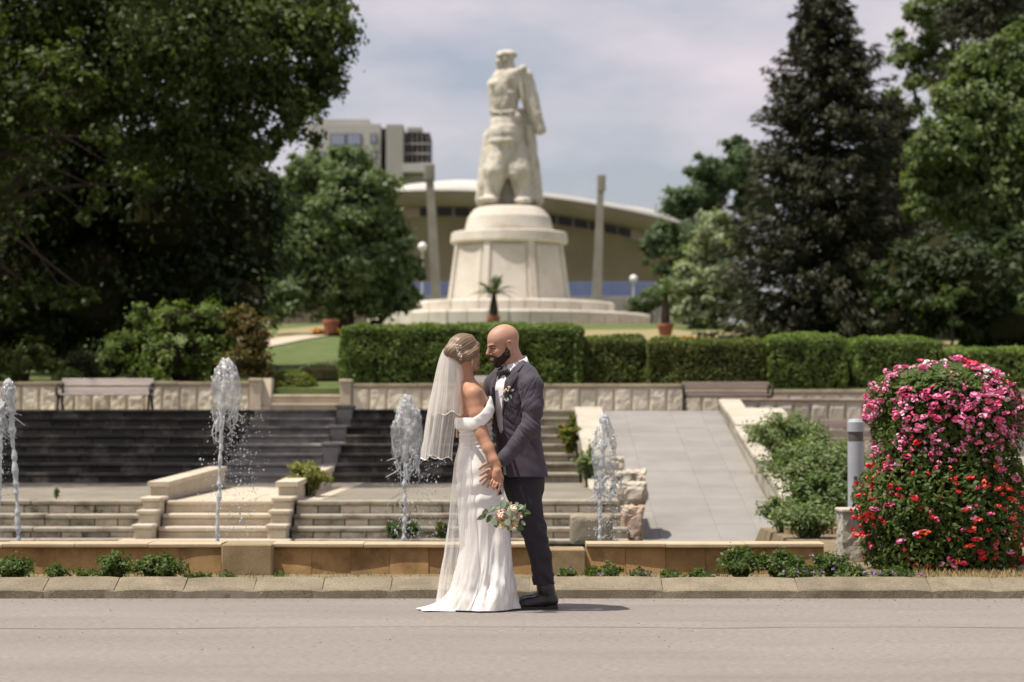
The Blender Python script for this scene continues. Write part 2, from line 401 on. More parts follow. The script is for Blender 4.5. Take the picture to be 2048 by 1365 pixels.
def sheet_mat():
    m, t, b, out = nodes('clear_water_sheet'); v = pos(t, (1, 1, .45)); n_ = noise(t, v, 34, 6, .65)
    gl = t.nodes.new('ShaderNodeBsdfGlossy'); gl.inputs['Roughness'].default_value = .12; gl.inputs[0].default_value = (.9, .9, .9, 1)
    d = t.nodes.new('ShaderNodeBsdfTranslucent'); d.inputs[0].default_value = (.85, .86, .86, 1); d2 = t.nodes.new('ShaderNodeBsdfDiffuse'); d2.inputs[0].default_value = (.85, .86, .86, 1)
    tp = t.nodes.new('ShaderNodeBsdfTransparent'); tp.inputs[0].default_value = (.93, .93, .92, 1)
    bn = t.nodes.new('ShaderNodeBump'); bn.inputs['Distance'].default_value = .03; t.links.new(n_, bn.inputs['Height']); t.links.new(bn.outputs[0], gl.inputs['Normal'])
    def mx_(f, a, c):
        k = t.nodes.new('ShaderNodeMixShader'); t.links.new(a, k.inputs[1]); t.links.new(c, k.inputs[2])
        if isinstance(f, float): k.inputs[0].default_value = f
        else: t.links.new(f, k.inputs[0])
        return k.outputs[0]
    wh = mx_(.5, d.outputs[0], d2.outputs[0]); base = mx_(.24, tp.outputs[0], gl.outputs[0])
    t.links.new(mx_(ramp(t, n_, .50, .72, (.04,)*3, (.8,)*3), base, wh), out.inputs[0]); return m
m_clear = sheet_mat()
m_pool = M('basin_water', (.05, .07, .06), rough=.06, spec=.6, bump=.4, bscale=14)

def struct(name, V, F, mat, parent=None, **k):
    o = put(name, V, F, mat, parent, **k)
    if parent is None: o['kind'] = 'structure'
    return o
# ground: one sheet to the horizon, shaped in Y (basin hollow, foot of the steps, lawn)
gy = np.array([-60, 0, 16.40, 16.42, 18.45, 18.52, 18.8, 26.8, 28.5, 42.5, 46.2, 46.5, 48, 55, 65, 75, 85, 95, 105, 130, 300, 1200, 3500])
gz = np.array([-.02, -.02, -.02, .02, .02, .02, -.5, -.5, -.45, -.4, -.4, 1.86, 1.98, zg(55), zg(65), zg(75), zg(85), zg(95), 5.55, 5.7, 5.7, 5.7, 5.7])
gx = np.array([-2500, -300, -60, -20, -8, -4, 0, 2.6, 2.75, 6, 12, 20, 60, 300, 2500.])
V = []; F = []
for y, z in zip(gy, gz):
    for x in gx:
        zz = z
        if x >= 2.7 and 18.4 < y < 28.4: zz = .02          # the planted bed carries on to the right of the basin
        V.append((x, y, zz))
nxg = len(gx)
for j in range(len(gy)-1):
    for i in range(nxg-1): F.append((j*nxg+i, j*nxg+i+1, (j+1)*nxg+i+1, (j+1)*nxg+i))
g = struct('ground', V, F, [m_lawn, m_bed])
fi = []
for f in F:
    cyy = np.mean([V[i][1] for i in f]); fi.append(1 if cyy < 46.0 else 0)
g.data.polygons.foreach_set('material_index', np.array(fi, np.int32))
V = []; F = []; ry = list(np.linspace(-20, 16.21, 30)); rx = list(np.linspace(-30, 30, 9))
for y in ry:
    for x in rx: V.append((x, y, 0.0))
for j in range(len(ry)-1):
    for i in range(8): F.append((j*9+i, j*9+i+1, (j+1)*9+i+1, (j+1)*9+i))
road = struct('road', V, F, m_asph)
# a tar-sealed crack across the road, and grit along the gutter
m_tar = M('tar_seam', (.19, .17, .155), rough=.8)
mb = MB(); xs = np.linspace(-4.2, 4.6, 90); yc = 1.16*FPX/(1255-HOR) + .14*fbm(np.stack([xs*.9, xs*0, xs*0], 1), 3, 5)
for i in range(89):
    wv = .006 + .008*vnoise(np.array([[xs[i]*2.2, 3, 1]]), 3)[0]; wn = .006 + .008*vnoise(np.array([[xs[i+1]*2.2, 3, 1]]), 3)[0]
    mb.add([(xs[i], yc[i]-wv, .004), (xs[i+1], yc[i+1]-wn, .004), (xs[i+1], yc[i+1]+wn, .004), (xs[i], yc[i]+wv, .004)], [(0, 1, 2, 3)])
mb.put('tar_seam', m_tar, road)
m_kmortar = M('kerb_mortar', (.30, .27, .21), (.22, .19, .14), scale=9, rough=1)
m_grit = M('grit', (.17, .145, .115), (.28, .24, .19), scale=40, rough=.95)
mb = MB()
for _ in range(420):
    x = RNG.uniform(-4, 4); y = 16.19 - abs(RNG.normal(0, .16)) if RNG.random() < .75 else RNG.uniform(12.5, 16.1); r = RNG.uniform(.002, .0055)
    mb.lathe([(r, 0), (r*.9, r*.7), (r*.3, r)], (x, y, 0), 5)
o = mb.put('gutter_grit', m_grit, road); o['kind'] = 'stuff'

# kerb: sloping-topped stones, short ones on the left, long ones on the right
kerb = bpy.data.objects.new('kerb', None); link(kerb); kerb['kind'] = 'structure'; kerb.location = (0, 16.2, 0)
ks = FPX/16.2; edges = [-1024 + 139*k for k in range(7)] + [-51, 88, 230, 368, 508, 645, 782, 918, 1060, 1325, 1595, 1861, 1988, 2250, 2515, 2780]
for a, b in zip(edges[:-1], edges[1:]):
    x0, x1 = (a-CX)/ks + .003, (b-CX)/ks - .003
    jz, jy, tl = RNG.uniform(-.004, .004), RNG.uniform(-.006, .006), RNG.uniform(-.003, .003)
    n = 7; xs = np.linspace(x0, x1, n); V = []; F = []
    prof = [(16.2, -.03), (16.2, .052), (16.212, .063), (16.44, .128), (16.455, .122), (16.455, -.03)]
    for i, x in enumerate(xs):
        for k, (y, z) in enumerate(prof):
            wob = RNG.uniform(-.0018, .0018) if 1 <= k <= 2 else 0
            e = -.007 if (i in (0, n-1) and 1 <= k <= 4) else 0
            V.append((x, y + jy + wob + (abs(e) if k < 3 else 0), z + jz + tl*(i/n) + wob + e))
    p = len(prof)
    for i in range(n-1):
        for k in range(p-1): F.append((i*p+k, (i+1)*p+k, (i+1)*p+k+1, i*p+k+1))
    F.append(tuple(range(p))); F.append(tuple((n-1)*p+k for k in range(p))[::-1])
    put('kerb_stone', V, F, m_kerb, kerb)
mb = MB(); mb.hexa([(-6.8, 16.206, -.04), (5.9, 16.206, -.04), (5.9, 16.45, -.04), (-6.8, 16.45, -.04)], [(-6.8, 16.206, .047), (5.9, 16.206, .047), (5.9, 16.45, .112), (-6.8, 16.45, .112)]); mb.put('mortar_bed', m_kmortar, kerb)

# ------------------------------------------------------------------ fountain basin
bw = thing('basin_wall', 'low fountain basin wall of battered ochre stone panels under a pale coping', 'basin wall', (0, 18.5, 0))
def X(px, Y): return (px - CX)*Y/FPX
TOPB = .255
def basin_segment(pa, pb, over):
    Y = 18.5; xa, xb = X(pa, Y), X(pb, Y); n = max(1, round((xb-xa)/.302)); wdt = (xb-xa)/n
    for i in range(n):
        x0 = xa + i*wdt + .001; x1 = xa + (i+1)*wdt - .001; j = RNG.uniform(-.004, .004); k = RNG.uniform(-.004, .004)
        mb = MB(); ft, fb = Y + .055 + j, Y - .002 + k     # battered face: foot proud of the head
        mb.hexa([(x0, fb, -.05), (x1, fb+k, -.05), (x1, Y+.1, -.05), (x0, Y+.1, -.05)], [(x0, ft, TOPB-.035), (x1, ft+k, TOPB-.035), (x1, Y+.1, TOPB-.035), (x0, Y+.1, TOPB-.035)])
        mb.put('panel', m_orange, bw)
    mb = MB(); mb.box(xa, xb, Y+.075, Y+.3, -.5, TOPB-.037); mb.put('wall_core', m_kmortar, bw)
    m = max(1, round((xb-xa)/.62)); wd = (xb-xa)/m
    for i in range(m):
        x0 = xa + i*wd + .002; x1 = xa + (i+1)*wd - .002; j = RNG.uniform(-.004, .004); V = []; F = []; q = 6
        ov = [over((x0 + (x1-x0)*t/(q-1) - xa)/(xb-xa)) for t in range(q)]
        for t in range(q):
            x = x0 + (x1-x0)*t/(q-1); y0 = Y + .055 - ov[t]
            for (yy, zz) in ((y0+.012, TOPB-.034), (y0, TOPB-.026), (y0, TOPB-.008), (y0+.010, TOPB), (Y+.33, TOPB), (Y+.33, TOPB-.034)): V.append((x, yy, zz+j))
        for t in range(q-1):
            for k in range(6): F.append((t*6+k, (t+1)*6+k, (t+1)*6+(k+1) % 6, t*6+(k+1) % 6))
        F.append(tuple(range(6))); F.append(tuple((q-1)*6+k for k in range(6))[::-1])
        put('coping_stone', V, F, m_cope, bw)
basin_segment(-140, 443, lambda t: .024 + .04*math.sin(PI*min(1, max(0, (t-.18)*1.35)))**1.2)
basin_segment(-900, -141, lambda t: .03 + .02*math.sin(PI*3*t)**2)
basin_segment(546, 1091, lambda t: .042 + .018*math.sin(PI*t*2.1)**2)
basin_segment(1172, 1648, lambda t: .034 + .034*math.sin(PI*min(1, t*1.15))**1.5)
def plinth(pa, pb, top, lab):
    Y = 18.36; mb = MB(); mb.box(X(pa, Y), X(pb, Y), Y, Y+.42, -.05, at(0, top, Y)[2], .01)
    o = mb.put('stone_plinth', m_blockp, None, loc=(X((pa+pb)/2, Y), Y+.2, 0)); tag(o, lab, 'plinth', 'plinths in the basin wall')
plinth(444, 545, 1089, 'square weathered stone plinth breaking the basin wall left of the bride')
plinth(1090, 1171, 1099, 'stone plinth in the basin wall just right of the groom\'s leg')
mb = MB(); mb.box(-13, 2.68, 18.6, 27.0, -.6, -.2); wtr = mb.put('water', m_pool); wtr['kind'] = 'structure'
# right end return of the basin and the bed edge


# ------------------------------------------------------------------ steps
def flight(lab, x0, x1, rows, mt_riser, mt_tread, blockw, depth_end, facing=True, grp='flights of steps', below=None):
    """rows: (front Y, height) from the lowest up; each a tread slab on a riser of facing blocks"""
    t = thing('stone_steps', lab, 'steps', ((x0+x1)/2, rows[0][0], rows[0][1]-.15), grp)
    for r, (y, z) in enumerate(rows):
        zb = (rows[r-1][1] if r else (below if below is not None else z-.16)) - .02; back = rows[r+1][0] if r+1 < len(rows) else depth_end
        ns = max(1, round((x1-x0)/(1.05 + .2*RNG.random()))); cuts = [x0] + [x0 + (x1-x0)*(i+RNG.uniform(-.15, .15))/ns for i in range(1, ns)] + [x1]
        for a, b in zip(cuts[:-1], cuts[1:]):
            j = RNG.uniform(-.006, .006); k = RNG.uniform(-.008, .008)
            V, F = chamfer_box(a+.004, b-.004, y-.03+k, back+.06, z-.052+j, z+j, .012)
            put('tread_slab', V, F, mt_tread, t)
        if facing:
            nb = max(1, round((x1-x0)/blockw)); cuts = [x0] + [x0 + (x1-x0)*(i+RNG.uniform(-.2, .2))/nb for i in range(1, nb)] + [x1]
            for a, b in zip(cuts[:-1], cuts[1:]):
                k = RNG.uniform(-.008, .008); V, F = chamfer_box(a+.005, b-.005, y+.012+k, y+.1, zb, z-.056, .008); put('riser_block', V, F, mt_riser, t)
            mb = MB(); mb.box(x0, x1, y+.035, back+.05, zb-.02, z-.054); mb.put('step_core', m_joint, t)
        else:
            mb = MB(); mb.box(x0, x1, y+.012, back+.05, zb-.02, z-.054, .005); mb.put('riser', mt_riser, t)
    return t
LR = [(27.1, -.124), (27.4, .004), (27.7, .14), (28.0, .286)]
flight('three block-faced stone steps left of the narrow pale stair', -12.5, -4.22, LR, m_facing, m_tread, .30, 28.4, below=-.45)
flight('narrow pale smooth stone stair between two low cheek walls', -4.0, -2.74, LR, m_pale, m_pale, .4, 28.4, False, below=-.45)
flight('block-faced stone steps behind the couple, running to the ramp', -2.5, 1.32, LR, m_facing, m_tread, .28, 28.4, below=-.45)
# landing paved in slabs
land = bpy.data.objects.new('landing', None); link(land); land['kind'] = 'structure'; land.location = (-3, 32, .28)
for i in range(-5, 13):
    for j in range(8):
        xa = -8.8 + i*.82; ya = 28.46 + j*1.01; xb = min(xa+.815, 1.34)
        if xa > 1.2: continue
        V, F = chamfer_box(xa+.002, xb, ya+.002, ya+1.006, .2, .284 + RNG.uniform(-.002, .002), .004); put('paving_slab', V, F, m_pale if -4.1 < (xa+xb)/2 < -2.5 else m_landing, land)
mb = MB(); mb.box(-13.4, 1.34, 28.3, 42, -.4, .22); mb.put('landing_base', m_joint, land)
UR = [(36.55 + .7*k, .286 + .142*(k+1)) for k in range(8)]
flight('algae-stained cascade steps at the left, coloured black for deep tree shade', -13.5, -4.45, UR, m_darkstep, m_darkstep, .55, 42.1, below=.27)
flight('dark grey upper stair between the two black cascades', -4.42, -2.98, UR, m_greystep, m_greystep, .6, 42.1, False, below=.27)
flight('stained cascade steps directly behind the bride, blackened for tree shade', -2.72, .02, UR, m_darkstep, m_darkstep, .5, 42.1, below=.27)
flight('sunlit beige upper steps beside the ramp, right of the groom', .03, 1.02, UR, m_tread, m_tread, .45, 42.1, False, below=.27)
# cheek walls of the narrow stair
def cheek(lab, x0, x1):
    t = thing('cheek_wall', lab, 'cheek wall', ((x0+x1)/2, 28, -.3), 'cheek walls of the narrow stair')
    for k, (ya, yb, z) in enumerate([(26.98, 27.3, .05), (27.3, 27.6, .2), (27.6, 28.2, .335)]):
        V, F = chamfer_box(x0, x1, ya, yb, -.45, z-.05, .006); put('block', V, F, m_pale, t)
        V, F = chamfer_box(x0-.025, x1+.025, ya-.03, yb+.01, z-.048, z, .012); put('coping', V, F, m_pale, t)
    mb = MB(); mb.hexa([(x0, 28.2, -.4), (x1, 28.2, -.4), (x1, 33.9, -.4), (x0, 33.9, -.4)], [(x0, 28.2, .44), (x1, 28.2, .44), (x1, 33.9, .52), (x0, 33.9, .52)]); mb.put('wall', m_pale, t)
    for k in range(4):
        ya = 28.14 + k*1.45; yb = ya+1.44; za = .443 + (ya-28.2)*.014; zb = .443 + (yb-28.2)*.014
        mb = MB(); mb.hexa([(x0-.03, ya, za), (x1+.03, ya, za), (x1+.03, yb, zb), (x0-.03, yb, zb)], [(x0-.03, ya, za+.055), (x1+.03, ya, za+.055), (x1+.03, yb, zb+.055), (x0-.03, yb, zb+.055)]); mb.put('coping', m_pale, t)
cheek('pale cheek wall with stepped end at the left side of the narrow stair', -4.21, -4.02)
cheek('pale cheek wall with stepped end at the right side of the narrow stair', -2.72, -2.52)
V, F = chamfer_box(-4.35, -2.45, 26.75, 27.08, -.5, -.11, .015); tag(put('foot_slab', V, F, m_pale, None, loc=(-3.4, 26.9, -.3)), 'pale stone foot slab under the narrow stair at the water', 'slab')
# stepped dark pier between the upper stairs
t = thing('stepped_pier', 'dark grey stepped pier at the right edge of the grey upper stair', 'pier', (-2.85, 39, .3))
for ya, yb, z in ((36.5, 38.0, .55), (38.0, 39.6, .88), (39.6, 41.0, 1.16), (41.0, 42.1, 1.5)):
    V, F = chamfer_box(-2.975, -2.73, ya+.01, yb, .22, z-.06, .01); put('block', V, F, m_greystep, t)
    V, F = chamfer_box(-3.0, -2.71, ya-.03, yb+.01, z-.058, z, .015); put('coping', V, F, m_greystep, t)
# upper terrace
V, F = chamfer_box(-14, 1.3, 42.05, 46.1, .3, 1.405, .01); terr = struct('terrace', V, F, m_landing)
# ------------------------------------------------------------------ ramp
RY0, RY1, RZ0, RZ1 = 29.6, 40.2, -.40, 1.39
rz = lambda y: RZ0 + (RZ1-RZ0)*(y-RY0)/(RY1-RY0)
ramp_o = bpy.data.objects.new('ramp', None); link(ramp_o); ramp_o['kind'] = 'structure'; ramp_o.location = (2.5, 35, .4)
cols = [1.5, 1.86, 2.62, 3.12, 3.45]
for i in range(4):
    ny = 26
    for j in range(ny):
        ya = RY0 + (RY1-RY0)*j/ny + .001; yb = RY0 + (RY1-RY0)*(j+1)/ny - .001; xa, xb = cols[i]+.0015, cols[i+1]-.0015; d = RNG.uniform(-.001, .001)
        mb = MB(); mb.hexa([(xa, ya, rz(ya)-.1), (xb, ya, rz(ya)-.1), (xb, yb, rz(yb)-.1), (xa, yb, rz(yb)-.1)], [(xa, ya, rz(ya)+d), (xb, ya, rz(ya)+d), (xb, yb, rz(yb)+d), (xa, yb, rz(yb)+d)])
        mb.put('paving_slab', m_ramp, ramp_o)
mb = MB(); mb.hexa([(1.4, RY0, -.6), (3.5, RY0, -.6), (3.5, 42, -.6), (1.4, 42, -.6)], [(1.4, RY0, rz(RY0)-.04), (3.5, RY0, rz(RY0)-.04), (3.5, 42, rz(42)-.35), (1.4, 42, rz(42)-.35)]); mb.put('ramp_base', m_joint, ramp_o)
V, F = chamfer_box(1.35, 3.84, RY1+.005, 46.1, .6, 1.392, .005); put('ramp_head', V, F, m_ramp, ramp_o)
V, F = chamfer_box(3.845, 12, 40.95, 46.1, .3, 1.388, .005); put('ramp_head', V, F, m_ramp, ramp_o)
def side_wall(lab, x0, x1, ya, yb, h0, h1, n, mt):
    t = thing('ramp_side_wall', lab, 'wall', ((x0+x1)/2, (ya+yb)/2, -.4), 'low walls beside the ramp')
    for k in range(n):
        a = ya + (yb-ya)*k/n + .004; b = ya + (yb-ya)*(k+1)/n - .004; ha = rz(a) + h0 + (h1-h0)*(a-ya)/(yb-ya); hb = rz(b) + h0 + (h1-h0)*(b-ya)/(yb-ya); j = RNG.uniform(-.012, .012)
        mb = MB(); mb.hexa([(x0+j, a, -.5), (x1, a, -.5), (x1, b, -.5), (x0+j, b, -.5)], [(x0+j, a, ha-.07), (x1, a, ha-.07), (x1, b, hb-.07), (x0+j, b, hb-.07)]); mb.put('block', m_pale if mt is None else mt, t)
        mb = MB(); mb.hexa([(x0-.03+j, a, ha-.068), (x1+.03, a, ha-.068), (x1+.03, b, hb-.068), (x0-.03+j, b, hb-.068)], [(x0-.03+j, a, ha+j), (x1+.03, a, ha+j), (x1+.03, b, hb+j), (x0-.03+j, b, hb+j)]); mb.put('coping', m_pale if mt is None else mt, t)
m_white = M('whitewashed_stone', (.48, .44, .365), (.40, .36, .295), scale=2.5, rough=.9, bump=.7, bscale=50, spread=.06, stain=(.40, .33, .22), sscale=1.6, samt=(.58, .85), grain=.1, gscale=90)
side_wall('pale broken side wall along the left edge of the ramp', 1.08, 1.46, 31.2, 40.2, .06, .08, 6, m_white)
side_wall('long white side wall along the right edge of the ramp', 3.48, 3.78, 28.4, 40.4, .46, .16, 8, m_white)
# wide flat white shoulder and the walled bed right of the ramp
mb = MB(); mb.hexa([(3.84, 33, -.4), (4.55, 33, -.4), (4.5, 40.4, -.4), (3.84, 40.4, -.4)], [(3.84, 33, .62), (4.55, 33, .60), (4.5, 40.4, 1.44), (3.84, 40.4, 1.44)])
tag(mb.put('sloping_shoulder', m_white, None, loc=(4.1, 36, 0)), 'wide white sloping stone shoulder outside the ramp\'s right wall', 'wall')
# planted bank between the ramp and the flower tower
V = []; F = []; n = 14
for j in range(n):
    for i in range(n):
        x = 3.8 + 8.5*i/(n-1); y = 21 + 9.4*j/(n-1); V.append((x, y, .03 + max(0, (y-22)*.055) + .05*math.sin(3*x+2*y)))
for j in range(n-1):
    for i in range(n-1): F.append((j*n+i, j*n+i+1, (j+1)*n+i+1, (j+1)*n+i))
struct('planted_bank', V, F, m_bed, smooth=True)
flight('sunlit stone steps at the far right behind the flower tower', 4.9, 9.5, [(30.5 + .9*k, .42 + .1*k) for k in range(3)], m_tread, m_tread, .5, 41, False, below=-.3)
def rough_wall(lab, x0, x1, Y, zb, zt, cop, pw, mt, mtc, grp, cz=.07):
    t = thing('garden_wall', lab, 'wall', ((x0+x1)/2, Y, zb), grp); n = max(1, round((x1-x0)/pw)); wv = (x1-x0)/n
    for i in range(n):
        a, b = x0 + i*wv + .003, x0 + (i+1)*wv - .003; q = 8; V = []; F = []
        sd = int(RNG.integers(1e6)); k = RNG.uniform(-.008, .008)
        for jj in range(q+1):
            for ii in range(q+1):
                e = ii in (0, q) or jj in (0, q); xx = a + (b-a)*ii/q; zz = zb + (zt-cz-zb)*jj/q
                V.append((xx, Y + k + (.008 if e else -.012-.03*vnoise(np.array([[xx*11, zz*11, 1.5]]), sd)[0]-.016*vnoise(np.array([[xx*27, zz*27, 4.5]]), sd)[0]), zz))
        for jj in range(q):
            for ii in range(q): F.append((jj*(q+1)+ii, jj*(q+1)+ii+1, (jj+1)*(q+1)+ii+1, (jj+1)*(q+1)+ii))
        put('wall_panel', V, F, mt, t)
    mb = MB(); mb.box(x0, x1, Y+.013, Y+.28, zb-.3, zt-cz); mb.put('wall_core', m_mortar, t)
    m = max(1, round((x1-x0)/1.3)); wv = (x1-x0)/m
    for i in range(m):
        j = RNG.uniform(-.006, .006); V, F = chamfer_box(x0+i*wv+.003, x0+(i+1)*wv-.003, Y-cop, Y+.33, zt-cz+.001+j, zt+j, .012); put('coping_stone', V, F, mtc, t)
    return t
zt1 = at(0, 764, 46)[2]
G = 'rough-hewn terrace walls'
rough_wall('rough-hewn terrace wall behind the bench at the left', -16, -4.985, 46, 1.39, zt1, .05, .335, m_rough, m_wcope, G)
rough_wall('rough-hewn terrace wall running behind the couple', -3.05, X(1368, 46), 46, 1.39, at(0, 768, 46)[2], .05, .335, m_rough, m_wcope, G)
rough_wall('lower rough-hewn terrace wall at the right behind the weathered bench', X(1369, 46), 11.5, 46, 1.39, at(0, 780, 46)[2], .05, .335, m_rough, m_wcope, G)
m_redrim = M('brick_red_rim', (.30, .19, .14), (.38, .31, .26), scale=6, rough=.9, bump=.4)
rough_wall('white rough stone wall with a reddish rim right of the ramp head', X(1446, 40.6), X(1760, 40.6), 40.6, .6, at(0, 797, 40.6)[2], .04, .30, m_white, m_redrim, G, .045)
def pillar(pa, pb, top, lab):
    Y = 45.9; t = thing('gate_pillar', lab, 'pillar', (X((pa+pb)/2, Y), Y, 1.4), 'gate pillars of the stair gap'); z = at(0, top, Y)[2]
    V, F = chamfer_box(X(pa, Y)+.01, X(pb, Y)-.01, Y, Y+.45, 1.38, z-.06, .01); put('shaft', V, F, m_pale, t)
    V, F = chamfer_box(X(pa, Y)-.01, X(pb, Y)+.01, Y-.03, Y+.48, z-.058, z, .012); put('cap', V, F, m_pale, t)
pillar(499, 523, 757, 'square pale pillar left of the gap in the terrace wall')
pillar(679, 703, 759, 'square pale pillar right of the gap in the terrace wall')
flight('short pale stair in the gap between the two square pillars', -4.76, -3.28, [(46.0 + .16*k, 1.565 + .165*k) for k in range(2)], m_pale, m_pale, .5, 47.6, False, below=1.39)
mb = MB(); mb.add([(-4.76, 45.95, 1.40), (-4.76, 47.4, 1.40), (-4.76, 47.4, 2.05), (-4.76, 46.2, 2.05), (-4.60, 45.95, 1.40), (-4.60, 47.4, 1.40), (-4.60, 47.4, 2.05), (-4.60, 46.2, 2.05)], [(0,1,2,3), (7,6,5,4), (0,4,5,1), (1,5,6,2), (2,6,7,3), (3,7,4,0)])
tag(mb.put('wing_wall', m_pale, None, loc=(-4.7, 46.5, 1.4)), 'small sloping wing wall beside the stair in the gap', 'wall')

# ruined stones by the left foot of the ramp
def boulder(lab, c, r, mt, seed, sq=.5, name='rubble_stone', grp='ruined stones by the ramp', amp=.42):
    n, m = 44, 30; V = []; F = []
    for j in range(m+1):
        ph = PI*(j/m-.5)
        for i in range(n):
            th = 2*PI*i/n; d = np.array([math.cos(ph)*math.cos(th), math.cos(ph)*math.sin(th), math.sin(ph)])
            q = np.sign(d)*np.abs(d)**sq; q = q/max(1e-6, np.max(np.abs(q)))*(.75+.25*np.max(np.abs(d))); k = 1 + amp*fbm(d[None]*1.7+seed, 4, seed)[0] + amp*.5*abs(fbm(d[None]*4.1+seed, 3, seed+3)[0])
            V.append(np.array(c) + q*np.array(r)*k)
    for j in range(m):
        for i in range(n): F.append((j*n+i, j*n+(i+1) % n, (j+1)*n+(i+1) % n, (j+1)*n+i))
    o = put(name, V, F, mt, None, smooth=False, loc=(c[0], c[1], c[2]-r[2])); return tag(o, lab, 'stone', grp)
m_boul = M('grey_granite', (.33, .28, .21), (.26, .215, .155), scale=8, rough=.95, bump=1, bscale=60, grain=.2, gscale=120)
m_redst = M('reddish_broken_stone', (.42, .28, .21), (.50, .42, .33), scale=7, rough=.95, bump=1.5, bscale=30)
boulder('squat rounded granite block standing before the steps, right of the groom', (X(1181, 27.0), 26.85, .0), (.235, .22, .165), m_boul, 3, .35, amp=.05)
boulder('reddish broken stone at the foot of the ramp', (X(1262, 27.9), 27.7, .03), (.12, .15, .19), m_redst, 9)
boulder('pale craggy stone on top of the reddish one by the ramp', (X(1262, 28.3), 28.1, .36), (.15, .16, .13), m_white, 12)
boulder('pale flat stone slab lying on the ruined ramp wall', (X(1252, 29), 29.2, .52), (.13, .4, .07), m_white, 21)
boulder('small pale stone tumbled between ramp and steps', (X(1268, 30.6), 30.6, .42), (.13, .3, .16), m_pale, 33)
boulder('pale upright stone block ending the ramp\'s left wall', (X(1230, 31.0), 31.2, .62), (.12, .3, .12), m_white, 41)

# ------------------------------------------------------------------ benches
m_wood = M('weathered_grey_wood', (.66, .60, .56), (.54, .48, .44), scale=3, rough=.9, bump=.5, bscale=20, stretch=(.3, 6, 6), spread=.1)
m_wood2 = M('old_brown_grey_wood', (.27, .215, .185), (.36, .295, .255), scale=3, rough=.9, bump=.6, bscale=20, stretch=(.3, 6, 6), spread=.15)
m_woodr = M('red_brown_wood', (.38, .15, .07), (.30, .12, .06), scale=3, rough=.8, bump=.4, bscale=20, stretch=(.3, 6, 6))
m_iron = M('dark_cast_iron', (.035, .03, .026), rough=.6, metal=.4)
def bench(lab, xa, xb, Y, zb, H, mt, legs=True, mt2=None):
    t = thing('park_bench', lab, 'bench', ((xa+xb)/2, Y, zb), 'benches along the terrace wall')
    for k, (dy, z0, z1) in enumerate(((.16, H-.14, H-.01), (.125, H-.31, H-.18))):
        V, F = chamfer_box(xa, xb, Y+dy, Y+dy+.035, zb+z0, zb+z1, .006); put('back_board', V, F, (mt2 if (mt2 and k) else mt), t)
    for k in range(3):
        V, F = chamfer_box(xa, xb, Y-.34+k*.14, Y-.34+k*.14+.125, zb+.30, zb+.335, .006); put('seat_board', V, F, mt, t)
    for x in (xa+.02, xb-.02):
        mb = MB(); s = 1 if x > (xa+xb)/2 else -1
        mb.tube(spline([(x, Y-.42, zb), (x, Y-.36, zb+.15), (x, Y-.30, zb+.29)], 8), .028, 6); mb.tube(spline([(x, Y+.22, zb), (x, Y+.06, zb+.16), (x, Y+.10, zb+.3), (x, Y+.21, zb+H-.02)], 12), .028, 6)
        mb.tube([(x, Y-.36, zb+.285), (x, Y+.10, zb+.285)], .026, 6)
        mb.tube(spline([(x+s*.03, Y-.33, zb+.3), (x+s*.03, Y-.37, zb+.44), (x+s*.03, Y-.2, zb+.5), (x+s*.03, Y+.12, zb+.46)], 12), .022, 6)
        mb.put('leg_frame', m_iron, t, smooth=True)
    return t
bench('pale grey slatted bench with iron ends before the left terrace wall', X(121, 45.2), X(305, 45.2), 45.2, 1.405, at(0, 756, 45.2)[2]-1.405, m_wood)
bench('pale bench with one red-brown back board seen between the couple', X(938, 45.2), X(1078, 45.2), 45.2, 1.405, at(0, 751, 45.2)[2]-1.405, m_wood, mt2=m_woodr)
bench('old brown-grey wooden bench above the ramp head', X(1366, 45.2), X(1540, 45.2), 45.2, 1.395, at(0, 763, 45.2)[2]-1.395, m_wood2)
bench('dark weathered bench half hidden behind the grey bollard', X(1638, 38.5), X(1745, 38.5), 38.2, .62, at(0, 838, 38.5)[2]-.62, m_wood2)

# ------------------------------------------------------------------ bollard and pier by the flower tower
m_paint = M('light_grey_paint', (.42, .43, .46), (.36, .37, .40), scale=3, rough=.45, bump=.1)
m_band = M('dark_grey_band', (.10, .09, .085), rough=.5)
c = (X(1711, 21.2), 21.2, .05); t = thing('lamp_bollard', 'light grey cylindrical lamp bollard beside the flower tower', 'bollard', c); zt = at(0, 838, 21.2)[2] - c[2]
mb = MB(); mb.lathe([(.072, 0), (.072, zt-.2)], c, 28); mb.put('shaft', m_paint, t, smooth=False)
mb = MB(); mb.lathe([(.066, zt-.198), (.066, zt-.115)], c, 28); mb.put('lamp_band', m_band, t)
mb = MB(); mb.lathe([(.074, zt-.113), (.075, zt-.03), (.06, zt-.004), (.02, zt)], c, 28); mb.put('cap', m_paint, t)
mb = MB(); mb.box(c[0]-.03, c[0]+.0, c[1]-.079, c[1]-.07, c[2]+zt-.62, c[2]+zt-.5, .003); mb.put('service_hatch', m_band, t)
t = thing('stone_pier', 'short pale rough stone pier under the bollard by the flower tower', 'pier', (X(1718, 20.1), 20.3, 0)); zt = at(0, 1018, 20.1)[2]; n = 14
xa, xb = X(1684, 20.1), X(1752, 20.1); V = []; F = []
for j in range(n+1):
    for i in range(4*n):
        sd_, u_ = divmod(i, n); u_ = u_/n; x_, y_ = [(xa+(xb-xa)*u_, 20.1), (xb, 20.1+.4*u_), (xb-(xb-xa)*u_, 20.5), (xa, 20.5-.4*u_)][sd_]; z_ = (zt-.03)*j/n
        k_ = .022*fbm(np.array([[x_*14, y_*14, z_*14]]), 3, 5)[0]; V.append((x_+k_, y_+k_, z_))
for j in range(n):
    for i in range(4*n): F.append((j*4*n+i, j*4*n+(i+1) % (4*n), (j+1)*4*n+(i+1) % (4*n), (j+1)*4*n+i))
put('block', V, F, m_white, t)
